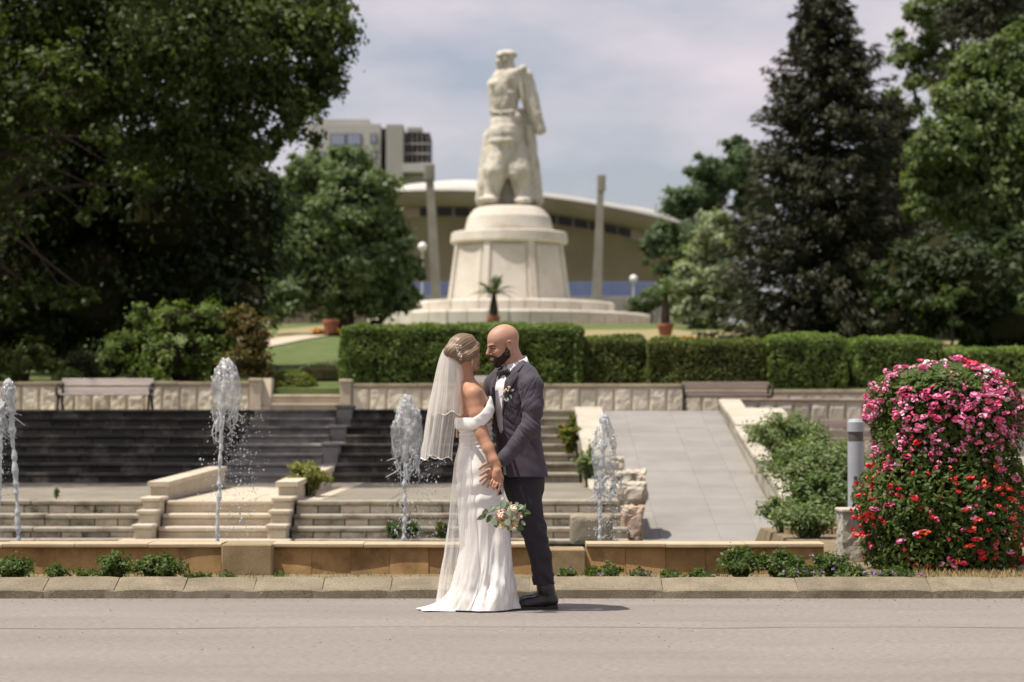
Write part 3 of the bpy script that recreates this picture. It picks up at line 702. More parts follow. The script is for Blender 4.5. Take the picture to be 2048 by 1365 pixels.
V, F = chamfer_box(xa-.012, xb+.012, 20.085, 20.515, zt-.035, zt, .01); put('cap', V, F, m_white, t)
t = thing('bed_edging', 'low brown stone edging under the shrub right of the ramp', 'edging', (3.3, 25.3, 0))
for k in range(4):
    for c_ in range(2):
        V, F = chamfer_box(2.86+k*.24+.07*c_, 3.09+k*.24+.07*c_, 25.2+.02*c_, 25.5, .004+c_*.1, .1+c_*.1, .012); put('edging_stone', V, F, m_blockp, t)
# ================================================================== FAR SCENERY
# ------------------------------------------------------------------ monument
MY = 110.0; ms = FPX/MY; mxc = (1018-CX)/ms
def mz(py): return at(0, py, MY)[2]
mon = thing('monument', 'tall pale limestone statue monument on a tapering round pedestal', 'monument', (mxc, MY, zg(MY)))
def ngon(prof, n=40, c=(mxc, MY+3.0), squash=1.0):
    V = []; F = []
    for r, z in prof:
        for j in range(n):
            a = 2*PI*(j+.5)/n; V.append((c[0] + r*math.cos(a), c[1] + squash*r*math.sin(a), z))
    for i in range(len(prof)-1):
        for j in range(n): F.append((i*n+j, i*n+(j+1) % n, (i+1)*n+(j+1) % n, (i+1)*n+j))
    F.append(tuple(range(n))[::-1]); F.append(tuple((len(prof)-1)*n+j for j in range(n))); return V, F
def mr(wpx): return wpx/2/ms*1.027
base_c = (mxc, MY+3.0)
for nm, w0, ytop, ybot in (('base_step', 565, 626, 668), ('base_step', 420, 601, 627)):
    r = mr(w0)
    # each ring of the stepped base is laid from separate curved blocks
    nb = 44; zt_, zb_ = mz(ytop), mz(ybot); cnt = (mxc + (0.0 if w0 > 500 else .02), base_c[1])
    for b in range(nb):
        a0 = 2*PI*b/nb + .003; a1 = 2*PI*(b+1)/nb - .003; d = RNG.uniform(-.03, .03); V = []; F = []; q = 4
        for i in range(q+1):
            a = a0 + (a1-a0)*i/q
            for (rr, zz) in ((r-2.2, zb_), (r+d, zb_), (r+d, zt_-.08), (r+d-.08, zt_), (r-2.2, zt_)): V.append((cnt[0]+rr*math.cos(a), cnt[1]+rr*math.sin(a), zz))
        for i in range(q):
            for k in range(5): F.append((i*5+k, (i+1)*5+k, (i+1)*5+(k+1) % 5, i*5+(k+1) % 5))
        F.append((4, 3, 2, 1, 0)); F.append(tuple(q*5+k for k in range(5))); put(nm, V, F, m_monu, mon)
NS = 8
m_stat = M('weathered_statue_limestone', (.60, .56, .49), (.50, .46, .39), scale=2.2, rough=.95, bump=1.2, bscale=14, stain=(.24, .205, .155), sscale=1.5, samt=(.5, .74), stretch=(1, 1, .45), grain=.15, gscale=18)
core = [(mr(256), mz(603)), (mr(222), mz(478))]
V, F = ngon(core, NS); put('drum', V, F, m_monu, mon)
# pilasters at the corners and proud panels on every second face
for j in range(NS):
    a = 2*PI*(j+.5)/NS; V = []
    for r, z in ((core[0][0], core[0][1]), (core[1][0], core[1][1])):
        for da, dr in ((-.055, -.2), (-.055, .05), (.055, .05), (.055, -.2)): V.append((base_c[0]+(r+dr)*math.cos(a+da), base_c[1]+(r+dr)*math.sin(a+da), z+.002))
    mb = MB(); mb.hexa(V[:4], V[4:]); mb.put('pilaster', m_monu, mon)
    a = 2*PI*(j+1)/NS; V = []
    if True:
        for t_ in (.06, .93):
            r = core[0][0]*(1-t_) + core[1][0]*t_; z = core[0][1]*(1-t_) + core[1][1]*t_; ri = r*math.cos(PI/NS)
            for da, dr in ((-.29, -.2), (-.29, .07), (.29, .07), (.29, -.2)):
                V.append((base_c[0]+(ri+dr)*math.cos(a) - math.tan(da)*ri*math.sin(a), base_c[1]+(ri+dr)*math.sin(a) + math.tan(da)*ri*math.cos(a), z))
        mb = MB(); mb.hexa(V[:4], V[4:]); mb.put('panel', m_monu, mon)
V, F = ngon([(mr(228), mz(480)), (mr(236), mz(476)), (mr(232), mz(458)), (mr(226), mz(456))], 48); put('cornice', V, F, m_monu, mon)
V, F = ngon([(mr(178), mz(457)), (mr(177), mz(448)), (mr(166), mz(425)), (mr(140), mz(408)), (mr(120), mz(404))], 48); put('upper_drum', V, F, m_monu, mon, smooth=False)
# statue: a soldier seen from behind, head turned left, right arm out with closed fist, cloak to the ground
sd = SDF((mxc-2.4, MY+1.0, mz(410)), (mxc+2.8, MY+5.2, mz(95)+1.0), .042)
def q(px, py, dy=0): return (at(px, py, MY)[0]*1.027, MY+3.0+dy, EYE + (at(px, py, MY)[2]-EYE)*1.027)
K = .045
u = 1/ms*1.027
# baggy breeches over boots, apart
sd.chain([(q(982, 402, -.25), 17*u), (q(985, 380, -.25), 17*u), (q(992, 345, -.35), 26*u), (q(1003, 305, -.1), 30*u)], K)
sd.chain([(q(1045, 404, -.3), 16*u), (q(1043, 380, -.3), 16*u), (q(1037, 345, -.4), 24*u), (q(1026, 305, -.1), 29*u)], K)
sd.ell(q(976, 402, -.5), (.5, .5, .2), k=.05); sd.ell(q(1047, 404, -.55), (.45, .5, .2), k=.05)
sd.cap(q(1014, 402, -.7), q(1012, 338, -.75), 9*u, 3*u, .12, sub=True)
# cloak falling to the plinth on both sides and behind
sd.cap(q(980, 270, .55), q(968, 398, .6), .34, .42, K); sd.cap(q(975, 300, .3), q(966, 398, .25), .2, .3, .04)
sd.cap(q(1046, 235, .5), q(1068, 398, .65), .5, .46, K); sd.cap(q(1058, 255, .15), q(1073, 396, .25), .26, .27, .04); sd.cap(q(1050, 300, -.05), q(1060, 396, -.05), .16, .2, .04)
sd.cap(q(1012, 300, .95), q(1012, 398, 1.1), .75, .85, K)
# tunic
sd.ell(q(1012, 268, -.05), (36*u, .92, 34*u), k=K); sd.ell(q(1012, 285, -.05), (37*u, .95, 16*u), k=K); sd.ell(q(1012, 250, 0), (33*u, .82, 30*u), k=K)
sd.ell(q(1010, 200, 0), (28*u, .72, 46*u), k=K); sd.ell(q(1018, 162, .1), (37*u, .74, 30*u), k=K); sd.ell(q(1004, 180, -.25), (20*u, .5, 30*u), k=K)
sd.cap(q(989, 170, 0), q(990, 222, -.15), .36, .28, K)
sd.chain([(q(1046, 158, .1), .5), (q(1060, 200, .0), .42), (q(1070, 232, -.1), .33), (q(1078, 252, -.1), .27)], K); sd.ell(q(1081, 260, -.12), (.27, .26, .26), k=.06)
# neck, head turned left, peaked cap
sd.cap(q(1014, 150), q(1011, 130), .5, .38, .1); sd.ell(q(1010, 124, -.05), (.42, .46, .54), k=.06); sd.cap(q(1000, 121, -.25), q(996, 126, -.32), .1, .1, .05); sd.ell(q(1003, 134, -.2), (.22, .22, .2), k=.06)
sd.ell(q(1014, 110, 0), (.50, .52, .22), k=.05); sd.ell(q(1002, 113, -.25), (.22, .3, .07), k=.04)
# slung coat roll, belt, pouch, tunic hem
sd.cap(q(986, 172, -.45), q(1046, 140, -.38), .17, .2, .05); sd.cap(q(1040, 150, -.5), q(1046, 214, -.6), .05, .06, .03)
sd.chain([(q(984, 226, -.32), .07), (q(1000, 229, -.70), .07), (q(1026, 227, -.74), .07), (q(1044, 224, -.35), .07)], .03)
sd.ell(q(1034, 238, -.62), (.22, .18, .22), k=.05); sd.cap(q(995, 190, -.6), q(1028, 188, -.66), .06, .06, .04)
sd.cap(q(978, 294, -.1), q(976, 300, .1), .1, .1, .05)
V, Q = sd.mesh(1); N = vnormals(V, Q); V = V + N*(.055*fbm(V*[3.6, 3.6, .6], 2, 4) + .015*fbm(V*6, 3, 9) - .025*np.maximum(0, 1-np.abs(fbm(V*[2.6, 2.6, 1.1], 2, 19))*8))[:, None]
put('statue', V, Q, m_stat, mon, smooth=True)

# ------------------------------------------------------------------ sports hall behind
m_roofw = M('white_roof_sheet', (.56, .54, .50), (.47, .45, .41), scale=.2, rough=.6)
m_fascia = M('brown_fascia', (.34, .265, .20), (.28, .215, .16), scale=.15, rough=.8, stain=(.24, .19, .135), sscale=.3)
m_bowl = M('brown_concrete_bowl', (.33, .255, .195), (.27, .205, .155), scale=.12, rough=.85, stain=(.21, .165, .12), sscale=.2)
m_glassd = M('dark_window_glass', (.014, .012, .012), rough=.5, spec=.3)
m_blue = M('blue_hoarding', (.15, .19, .34), (.18, .23, .38), scale=.4, rough=.6)
hall = thing('sports_hall', 'round brown sports hall with sagging white roof rim behind the monument', 'building', (-3.5, 226, 5.7))
A, B, C0 = 23.0, 21.0, (-3.5, 226.0)
def rim(th): # height of the eaves round the bowl, saddle shaped
    x = math.cos(th); return 22.1 - 2.5*max(0, x+.12)**1.7 - 1.2*max(0, -x-.2)**2
ring = [0]*1
nT = 96; P = [(0.86, 5.6, 0), (0.80, 8, 0), (.83, 13, 0), (.93, None, -2.5), (.955, None, -2.2), (.955, None, -1.3), (.985, None, -1.15), (1.0, None, .0)]
def hp(k, th):
    s_, z_, dz = P[k]; rr = rim(th) - 4.2
    return (C0[0] + A*s_*math.cos(th), C0[1] + B*s_*math.sin(th), z_ if z_ is not None else rr + dz + 3.2)
def band(name, ks, mat, parent=hall):
    V = []; F = []
    for k in ks:
        for j in range(nT): V.append(hp(k, 2*PI*j/nT))
    for i in range(len(ks)-1):
        for j in range(nT): F.append((i*nT+j, i*nT+(j+1) % nT, (i+1)*nT+(j+1) % nT, (i+1)*nT+j))
    return put(name, V, F, mat, parent, smooth=True)
band('bowl', [0, 1, 2, 3, 4], m_bowl); band('window_band', [4, 5], m_bowl); band('fascia', [5, 6, 7], m_fascia)
V = []; F = []
for k, (s_, dz) in enumerate(((1.005, -.02), (1.0, .38), (.9, .8), (.5, 1.8), (.02, 1.9))):
    for j in range(nT):
        th = 2*PI*j/nT; V.append((C0[0]+A*s_*math.cos(th), C0[1]+B*s_*math.sin(th), hp(7, th)[2] + dz + (.35*math.sin(7*th) if k == 2 else 0)))
for i in range(4):
    for j in range(nT): F.append((i*nT+j, i*nT+(j+1) % nT, (i+1)*nT+(j+1) % nT, (i+1)*nT+j))
put('roof', V, F, m_roofw, hall, smooth=True)
for k in range(46):
    th0 = PI + PI*(k+.08)/46; th1 = PI + PI*(k+.92)/46
    if k % 7 == 5: continue
    V = []
    for th in (th0, th1):
        a, b = np.array(hp(4, th)), np.array(hp(5, th)); o_ = np.array([math.cos(th), math.sin(th), 0])*.12
        V += [a+(b-a)*.12+o_, a+(b-a)*.9+o_, a+(b-a)*.9-o_*3, a+(b-a)*.12-o_*3]
    mb = MB(); mb.add(V, [(0,4,5,1), (1,5,6,2), (0,3,7,4), (0,1,2,3), (4,7,6,5)]); mb.put('window', m_glassd, hall)
# blue hoarding and low parapet in front of the hall
m_conc = M('grey_concrete', (.33, .30, .26), (.26, .235, .20), scale=.8, rough=.9, stain=(.2, .18, .15), sscale=.5)
hd = thing('blue_hoarding', 'long blue hoarding below the brown sports hall', 'fence', (0, 196, 5.7))
for k in range(26):
    xa = X(760, 196) + k*1.05
    V, F = chamfer_box(xa+.02, xa+1.03, 196, 196.06, at(0, 588, 196)[2]-1.5, at(0, 564, 196)[2] + RNG.uniform(-.03, .03), .01); put('panel', V, F, m_blue, hd)
pw = thing('low_parapet', 'low grey concrete parapet in front of the blue hoarding', 'wall', (0, 190, 5.7))
for k in range(14):
    V, F = chamfer_box(X(790, 190)+k*1.8+.02, X(790, 190)+k*1.8+1.78, 190, 190.3, 5.6, at(0, 594, 190)[2], .03); put('panel', V, F, m_conc, pw)
# leaning concrete pylons
def pylon(pb, pt, wb, wt, Y, lab):
    b = at(*pb, Y); t_ = at(*pt, Y); b[2] = min(b[2], 5.6); sb, st = wb*Y/FPX/2, wt*Y/FPX/2
    t = thing('concrete_pylon', lab, 'pylon', tuple(b), 'leaning concrete pylons')
    mb = MB(); mb.hexa([(b[0]-sb, Y-sb, b[2]), (b[0]+sb, Y-sb, b[2]), (b[0]+sb, Y+sb, b[2]), (b[0]-sb, Y+sb, b[2])], [(t_[0]-st, Y-st, t_[2]), (t_[0]+st, Y-st, t_[2]), (t_[0]+st, Y+st, t_[2]), (t_[0]-st, Y+st, t_[2])]); mb.put('shaft', m_conc, t)
    mb = MB(); mb.box(t_[0]-st*1.3, t_[0]+st*1.5, Y-st*1.3, Y+st*1.3, t_[2]-.9, t_[2]+.15, .06); mb.put('head', m_conc, t)
pylon((879, 585), (858, 333), 22, 15, 150, 'leaning concrete pylon left of the monument')
pylon((1190, 608), (1202, 354), 22, 12, 150, 'leaning concrete pylon right of the monument')
# apartment block
m_apt = M('pale_grey_render', (.50, .485, .455), (.45, .435, .405), scale=.2, rough=.9)
m_apt2 = M('grey_render', (.40, .385, .355), (.36, .345, .32), scale=.2, rough=.9)
m_pane = M('window_glass_pale_blue', (.28, .30, .42), rough=.1, spec=.7)
m_frame = M('dark_window_frame', (.06, .05, .05), rough=.6)
ap = thing('apartment_block', 'pale grey flat-roofed apartment block rising behind the trees on the left', 'building', (X(735, 300), 300, 5.7))
AY = 300.0
def abox(name, pa, pb, yt, yb, y0, y1, mt, parent=ap):
    V, F = chamfer_box(X(pa, AY), X(pb, AY), AY+y0, AY+y1, at(0, yb, AY)[2] if yb else 5.6, at(0, yt, AY)[2], .02); return put(name, V, F, mt, parent)
abox('wall', 612, 760, 248, None, 0, 12, m_apt); abox('roof', 626, 736, 237, 247, 1, 10, m_apt2)
abox('wall', 772, 806, 251, None, -1, 10, m_apt2); abox('recess', 760, 772, 253, None, 2, 9, m_frame)
abox('glazed_bay', 807, 858, 262, 356, 2, 11, m_glassd); abox('balcony', 806, 862, 330, 347, -1.4, 4, m_apt); abox('roof', 812, 842, 251, 261, 2, 8, m_apt2)
abox('wall', 770, 864, 348, None, .5, 12, m_apt2)
for (a, b, c_, d) in ((659, 723, 268, 293), (740, 754, 268, 288), (740, 754, 303, 320), (659, 723, 303, 328), (630, 650, 303, 325), (659, 723, 338, 362)):
    wn = abox('window', a, b, c_, d, -.1, .5, m_frame)
    n = 2 if b-a > 30 else 1; g_ = (b-a)/n
    for i in range(n): abox('pane', a+i*g_+2.2, a+(i+1)*g_-2.2, c_+2.2, d-2.2, -.16, .1, m_pane, wn)
for k in range(5): abox('mullion', 812+k*10, 813.2+k*10, 264, 328, 1.9, 2.3, m_apt2)
for k in range(3): abox('floor_edge', 807, 858, 283+k*20, 286+k*20, 1.85, 2.4, m_apt2)
# lamp posts
m_lampw = M('white_lamp_globe', (.8, .8, .8), rough=.3); m_steel = M('pale_steel', (.5, .5, .5), rough=.4)
def lamp(px, pyt, Y, lab):
    p = at(px, pyt, Y); t = thing('street_lamp', lab, 'street lamp', (p[0], Y, 5.6), 'street lamps before the hall')
    mb = MB(); mb.tube([(p[0], Y, 5.6), (p[0], Y, p[2]-.2)], [.09, .06], 8); mb.put('post', m_steel, t)
    mb = MB(); mb.lathe([(.05, -.28), (.2, -.15), (.25, 0), (.2, .16), (.03, .25)], p, 14); mb.put('globe', m_lampw, t, smooth=True)
lamp(845, 494, 130, 'slim street lamp with white globe left of the monument'); lamp(1267, 558, 150, 'small white globe lamp right of the monument')
# path across the lawn and stone edging
m_path = M('pale_gravel_path', (.50, .43, .33), (.44, .37, .28), scale=2, rough=1)
m_dry = M('dry_lawn', (.30, .24, .12), (.22, .19, .09), scale=1.5, rough=1)
def strip(name, top, bot, mt, lift):
    V = []; F = []; a = [on_lawn(*p) for p in spline(top, 16)]; b = [on_lawn(*p) for p in spline(bot, 16)]
    for p, r in zip(a, b):
        for k in range(5): v = r + (p-r)*k/4; v[2] = zg(v[1]) + lift; V.append(v)
    for i in range(15):
        for k in range(4): F.append((i*5+k, (i+1)*5+k, (i+1)*5+k+1, i*5+k+1))
    struct(name, V, F, mt)
strip('dry_verge', [(470, 668), (560, 660), (650, 650), (760, 647)], [(470, 694), (560, 683), (650, 668), (760, 655)], m_dry, .02)
strip('path', [(470, 690), (540, 681), (610, 670), (690, 660)], [(470, 705), (540, 695), (610, 681), (690, 667)], m_path, .035)
strip('dry_lawn', [(1080, 656), (1350, 660), (1700, 678), (2100, 690)], [(1080, 690), (1350, 694), (1700, 700), (2100, 712)], m_dry, .02)
# terracotta pots with palms and marigolds
m_terra = M('terracotta', (.34, .13, .075), (.27, .10, .06), scale=5, rough=.85)
def pot(px, pyt, pyb, w_, Y, lab):
    c = at(px, pyb, Y); zt_ = at(px, pyt, Y)[2]; r = w_*Y/FPX/2; h = zt_-c[2]
    t = thing('terracotta_pot', lab, 'pot', tuple(c), 'terracotta pots on the lawn')
    mb = MB(); mb.lathe([(r*.62, 0), (r*.72, h*.1), (r*.86, h*.6), (r*.88, h*.72)], c, 24); mb.put('bowl', m_terra, t, smooth=True)
    mb = MB(); mb.lathe([(r*.9, h*.725), (r, h*.75), (r, h*.97), (r*.93, h), (r*.84, h), (r*.8, h*.8)], c, 24, False); mb.put('rim', m_terra, t)
    mb = MB(); mb.lathe([(r*.82, h*.86), (r*.02, h*.9)], c, 20, False); mb.put('soil', m_bed, t)
    return np.array([c[0], c[1], c[2]+h*.88])
pot(662, 640, 668, 34, 84, 'terracotta pot standing on the lawn left of the long hedge')
pt2 = pot(1331, 648, 672, 34, 79, 'terracotta pot with a palm on the lawn right of the monument')
pt1 = pot(987, 632, 668, 26, 77, 'terracotta pot holding the small palm before the monument')
# ================================================================== PLANTS
def rand_unit(n): v = RNG.normal(size=(n, 3)); return v/np.linalg.norm(v, axis=1)[:, None]
def leaf_quads(C, D, N, L, W, fold=.25):
    """diamond leaves: centre C, long axis D, normal N, length L, width W"""
    S = np.cross(N, D); S /= np.linalg.norm(S, axis=1)[:, None] + 1e-9
    L = np.asarray(L).reshape(-1, 1); W = np.asarray(W).reshape(-1, 1); N = N/(np.linalg.norm(N, axis=1)[:, None] + 1e-9)
    a = C - D*L*.5; b = C + S*W*.5 - D*L*.06 + N*W*fold; c = C + D*L*.5; d = C - S*W*.5 - D*L*.06 + N*W*fold
    V = np.stack([a, b, c, d], 1).reshape(-1, 3); F = np.arange(len(V), dtype=np.int32).reshape(-1, 4)
    return V, F
def leaf_cloud(C, out, L, W=None, droop=.4, spread=.9):
    n = len(C); N = out + rand_unit(n)*spread + np.array([0, 0, .35]); N /= np.linalg.norm(N, axis=1)[:, None]
    R = rand_unit(n) + out*.6 - np.array([0, 0, droop]); D = R - N*np.sum(R*N, 1)[:, None]; D /= np.linalg.norm(D, axis=1)[:, None] + 1e-9
    L = L*RNG.uniform(.65, 1.3, n); W = L*RNG.uniform(.4, .62, n) if W is None else W*RNG.uniform(.7, 1.2, n)
    return leaf_quads(C, D, N, L, W)
m_core = M('dark_inner_core', (.018, .022, .010), (.03, .026, .014), scale=8, rough=1, spec=0)
m_bark = M('bark', (.06, .046, .034), (.04, .03, .023), scale=6, rough=.95, bump=1.2, bscale=25, stretch=(1, 1, .25))
def make_trunk(base, top, r, blobs, par, n=16, seed=0):
    mb = MB(); base = np.array(base, float); top = np.array(top, float); d = top-base; rr = np.random.default_rng(seed)
    pts = [base + d*t + np.array([rr.normal(0, .03)*np.linalg.norm(d)*min(1, t*3), rr.normal(0, .02)*np.linalg.norm(d)*min(1, t*3), 0]) for t in np.linspace(0, 1, 6)]
    pts = spline(pts, 16); mb.tube(pts, np.linspace(r, r*.3, 16)*(1+.5*np.exp(-np.linspace(0, 1, 16)*18)), 10)
    for k, (c, R) in enumerate(blobs[:n]):
        i = int(rr.integers(4, 13)); a = pts[i]; c = np.array(c); m_ = (a+c)/2 + np.array([0, 0, .12*np.linalg.norm(c-a)]); rad = r*.45*(1-i/22)
        mb.tube(spline([a, m_, c], 9), np.linspace(rad, rad*.2, 9), 6, False)
    return mb.put('trunk', m_bark, par, smooth=True)
def tree(lab, mat, Y, base, blobs_px, leaf, n, depth=1.0, r=.25, group='trees of the park', name='broadleaf_tree', clump=.33, inner=.35, droop=.5, extra=None, trunk_top=None, cat='tree', zbase=None, mass=0):
    """blobs_px: (px, py, r_px[, dy]) masses of the crown as the photograph shows them; leaves gather in clumps on their shells"""
    s = Y/FPX; blobs = []
    for b in blobs_px:
        R = b[2]*s; dy = b[3] if len(b) > 3 else RNG.uniform(-.5, .5)*R*depth*1.6; c = at(b[0], b[1], Y + dy); blobs.append((c, R))
    if extra: blobs += extra
    bp = at(base[0], base[1], Y); bp[2] = (zg(Y) if zbase is None else zbase) - .1
    t = thing(name, lab, cat, tuple(bp), group)
    wts = np.array([R**2 for c, R in blobs]); wts /= wts.sum(); V = []; F = []; var = []; off = 0
    for (c, R), wt in zip(blobs, wts):
        nb = int(n*wt); nc = max(6, int(nb/55)); cc = rand_unit(nc); rad = RNG.uniform(.55, 1.06, nc)*R; rad[RNG.random(nc) < inner] *= .6
        CC = c + cc*rad[:, None]*np.array([1, depth, .92]); k = RNG.integers(0, nc, nb); cr_ = clump*R*RNG.uniform(.55, 1.15, nc)
        P = CC[k] + RNG.normal(size=(nb, 3))*cr_[k][:, None]*np.array([.55, .55, .36]); out = (P-c)/np.maximum(np.linalg.norm(P-c, axis=1), 1e-6)[:, None]
        v, f = leaf_cloud(P, out, leaf, droop=droop); V.append(v); F.append(f+off); off += len(v)
        var.append(np.clip(RNG.uniform(.0, 1.0, nc)[k]*.6 + RNG.uniform(0, .4, nb), 0, 1))
    put('crown', np.concatenate(V), np.concatenate(F), mat, t, var=np.concatenate(var))
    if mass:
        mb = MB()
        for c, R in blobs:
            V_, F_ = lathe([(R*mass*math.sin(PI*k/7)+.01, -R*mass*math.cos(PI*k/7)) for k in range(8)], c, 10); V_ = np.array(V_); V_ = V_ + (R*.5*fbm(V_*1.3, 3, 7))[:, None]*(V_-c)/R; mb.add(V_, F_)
        mb.put('sky_block_mass', m_core, t)  # solid dark mass added inside the crown to block the sky behind
    bl = sorted(blobs, key=lambda b: -b[1])
    top = bl[0][0] if trunk_top is None else at(trunk_top[0], trunk_top[1], Y)
    make_trunk(bp, top, r, bl, t, seed=int(abs(base[0]))); return t
def shrub(lab, mat, c, rad, leaf, n, name='shrub', group='garden shrubs', core=None, box=False, shear=.0, stems=6, cat='shrub', amp=.12):
    """c: base centre, rad: half sizes; leaves over a lumpy dome or a clipped box"""
    c = np.array(c, float); rad = np.array(rad, float); t = thing(name, lab, cat, tuple(c), group)
    if box:
        f = RNG.integers(0, 10, n); P = RNG.uniform(-1, 1, (n, 3)); ax = np.where(f < 5, 2, np.where(f < 8, 1, 0))
        sg = np.where(ax == 2, 1, np.where(ax == 1, np.where(RNG.random(n) < .8, -1, 1), np.where(RNG.random(n) < .5, -1, 1)))
        # face choice follows real area
        ar = np.array([rad[1]*rad[2]*2, rad[0]*rad[2]*1.5, rad[0]*rad[1]]); ar = ar/ar.sum(); ax = RNG.choice(3, n, p=ar)
        sg = np.where(ax == 2, 1, np.where(ax == 1, np.where(RNG.random(n) < .8, -1, 1), np.where(RNG.random(n) < .5, -1, 1)))
        P[np.arange(n), ax] = sg; out = np.zeros((n, 3)); out[np.arange(n), ax] = sg
        # rounded shoulders
        P0 = np.sign(P)*(1-(1-np.abs(P))**1.0); m = np.maximum(np.abs(P[:, 0]), np.abs(P[:, 1])); top = P[:, 2] > .7
        W = c + P0*rad + np.array([0, 0, rad[2]])
        W[:, 2] -= np.where(P[:, 2] > .5, (np.maximum(0, m-.8)/.2)**2*.10*(P[:, 2]-.5)*2, 0)
        bump_ = amp*fbm(W*2.4, 3, int(abs(c[0]*10))); W += out*bump_[:, None] - out*np.abs(RNG.normal(0, .035, n))[:, None]
        out = out + .25*P
    else:
        d = rand_unit(n); d[:, 2] = np.abs(d[:, 2])*1.05 - .08; k = 1 + amp*1.6*fbm(d*2.3 + c, 3, 11); W = c + d*rad*np.array([1, 1, 2])*k[:, None]*RNG.uniform(.8, 1.02, n)[:, None]; out = d
    out /= np.linalg.norm(out, axis=1)[:, None] + 1e-9
    V, F = leaf_cloud(W, out, leaf, droop=.15); cl = vnoise(W*3.1, 5)
    put('foliage', V, F, mat, t, var=np.clip(cl*.7 + RNG.uniform(0, .35, n), 0, 1))
    if core is not None:
        mb = MB()
        if box: mb.box(c[0]-rad[0]*.93, c[0]+rad[0]*.93, c[1]-rad[1]*.9, c[1]+rad[1]*.9, c[2], c[2]+2*rad[2]-.1, .08)
        else: mb.lathe([(rad[0]*.6, 0), (rad[0]*.8, rad[2]*.6), (rad[0]*.7, rad[2]*1.2), (rad[0]*.3, rad[2]*1.65)], c, 12)
        mb.put('light_block_core', core, t)  # solid dark core added behind the leaves to block light
    elif stems:
        mb = MB()
        for k in range(stems):
            a = RNG.uniform(0, 2*PI); e = c + np.array([math.cos(a)*rad[0]*.6, math.sin(a)*rad[1]*.6, rad[2]*RNG.uniform(1.0, 1.6)])
            mb.tube(spline([c, (c+e)/2 + np.array([0, 0, .1*rad[2]]), e], 6), np.linspace(.02, .006, 6), 5, False)
        mb.put('stem', m_bark, t)
    return t
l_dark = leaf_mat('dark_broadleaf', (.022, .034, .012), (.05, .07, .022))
l_big = leaf_mat('mid_broadleaf', (.04, .062, .018), (.11, .145, .04), (.16, .16, .05))
l_mid = leaf_mat('park_tree_leaf', (.09, .13, .055), (.18, .23, .10))
l_right = leaf_mat('grey_green_leaf', (.085, .12, .045), (.175, .22, .085), (.24, .24, .09))
l_far = leaf_mat('far_tree_leaf', (.07, .105, .05), (.125, .17, .085))
l_pale = leaf_mat('pale_willow_leaf', (.20, .24, .13), (.34, .38, .24))
l_hedge = leaf_mat('hedge_leaf', (.055, .09, .02), (.20, .27, .065), (.28, .28, .08))
l_hedge2 = leaf_mat('hedge_leaf_autumn', (.05, .07, .018), (.16, .19, .05), (.34, .15, .06))
l_red = leaf_mat('rusty_hedge_leaf', (.10, .075, .025), (.20, .16, .05), (.30, .15, .05))
l_spruce = leaf_mat('spruce_needle', (.022, .026, .013), (.056, .058, .029), trans=.08)
l_weed = leaf_mat('weed_leaf', (.05, .085, .02), (.11, .16, .045), (.2, .2, .06))
l_yell = leaf_mat('yellow_green_leaf', (.10, .14, .02), (.22, .25, .04))
# --- left: the big tree, its neighbours in deep shade, and the tree whose crown hangs over the cascade steps
tree('big spreading tree at the left whose crown reaches in front of the apartment block', l_big, 52, (-190, 760),
     [(320, 90, 130, -2.2), (420, 60, 120, -1.5), (520, 80, 130), (620, 60, 95), (660, 120, 60), (640, 180, 55), (590, 230, 65), (560, 180, 90), (470, 190, 110), (360, 220, 100), (230, 60, 120), (120, 40, 130), (60, 150, 130), (180, 190, 120), (20, 280, 110), (640, 10, 90), (500, -40, 150), (300, -80, 170), (80, -90, 170), (300, 310, 90), (420, 300, 90), (500, 290, 70), (560, 290, 40), (-60, 60, 140), (-70, 240, 120)],
     .17, 64000, r=.42, trunk_top=(-60, 60), clump=.4)
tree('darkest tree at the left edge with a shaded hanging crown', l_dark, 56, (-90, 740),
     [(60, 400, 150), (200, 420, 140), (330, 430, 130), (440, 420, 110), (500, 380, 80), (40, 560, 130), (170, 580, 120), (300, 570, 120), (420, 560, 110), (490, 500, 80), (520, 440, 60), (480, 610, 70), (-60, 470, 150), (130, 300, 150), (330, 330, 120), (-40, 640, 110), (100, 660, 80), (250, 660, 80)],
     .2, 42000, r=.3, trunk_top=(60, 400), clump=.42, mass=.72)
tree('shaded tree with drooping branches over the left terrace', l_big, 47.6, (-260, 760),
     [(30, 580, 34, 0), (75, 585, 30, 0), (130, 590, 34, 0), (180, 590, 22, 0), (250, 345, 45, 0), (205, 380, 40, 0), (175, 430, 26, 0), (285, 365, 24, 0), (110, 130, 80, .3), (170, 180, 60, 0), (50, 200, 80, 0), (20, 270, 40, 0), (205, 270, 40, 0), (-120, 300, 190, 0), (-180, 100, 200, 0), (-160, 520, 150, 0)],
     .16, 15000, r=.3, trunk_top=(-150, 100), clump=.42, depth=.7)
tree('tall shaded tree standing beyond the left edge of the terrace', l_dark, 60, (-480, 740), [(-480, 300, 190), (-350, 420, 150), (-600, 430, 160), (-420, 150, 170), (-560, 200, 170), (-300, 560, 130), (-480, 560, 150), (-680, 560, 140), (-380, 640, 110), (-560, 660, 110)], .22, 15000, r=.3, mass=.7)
SH = []
for k in range(34):
    SH.append((np.array([RNG.uniform(-14.5, -5.2), RNG.uniform(33.5, 42.6), RNG.uniform(9.4, 12.8)]), RNG.uniform(1.1, 1.7)))
SH += [(np.array([-10.5, 37, 7.6]), 1.6), (np.array([-11, 40, 7.2]), 1.7), (np.array([-10.8, 34, 8.2]), 1.4)]
tree('wide shade tree standing left of the cascade with its crown over the black steps', l_big, 38.5, (-560, 800), [], .19, 52000, r=.34, extra=SH, trunk_top=(-480, -350), clump=.45, inner=.4, zbase=-.4)
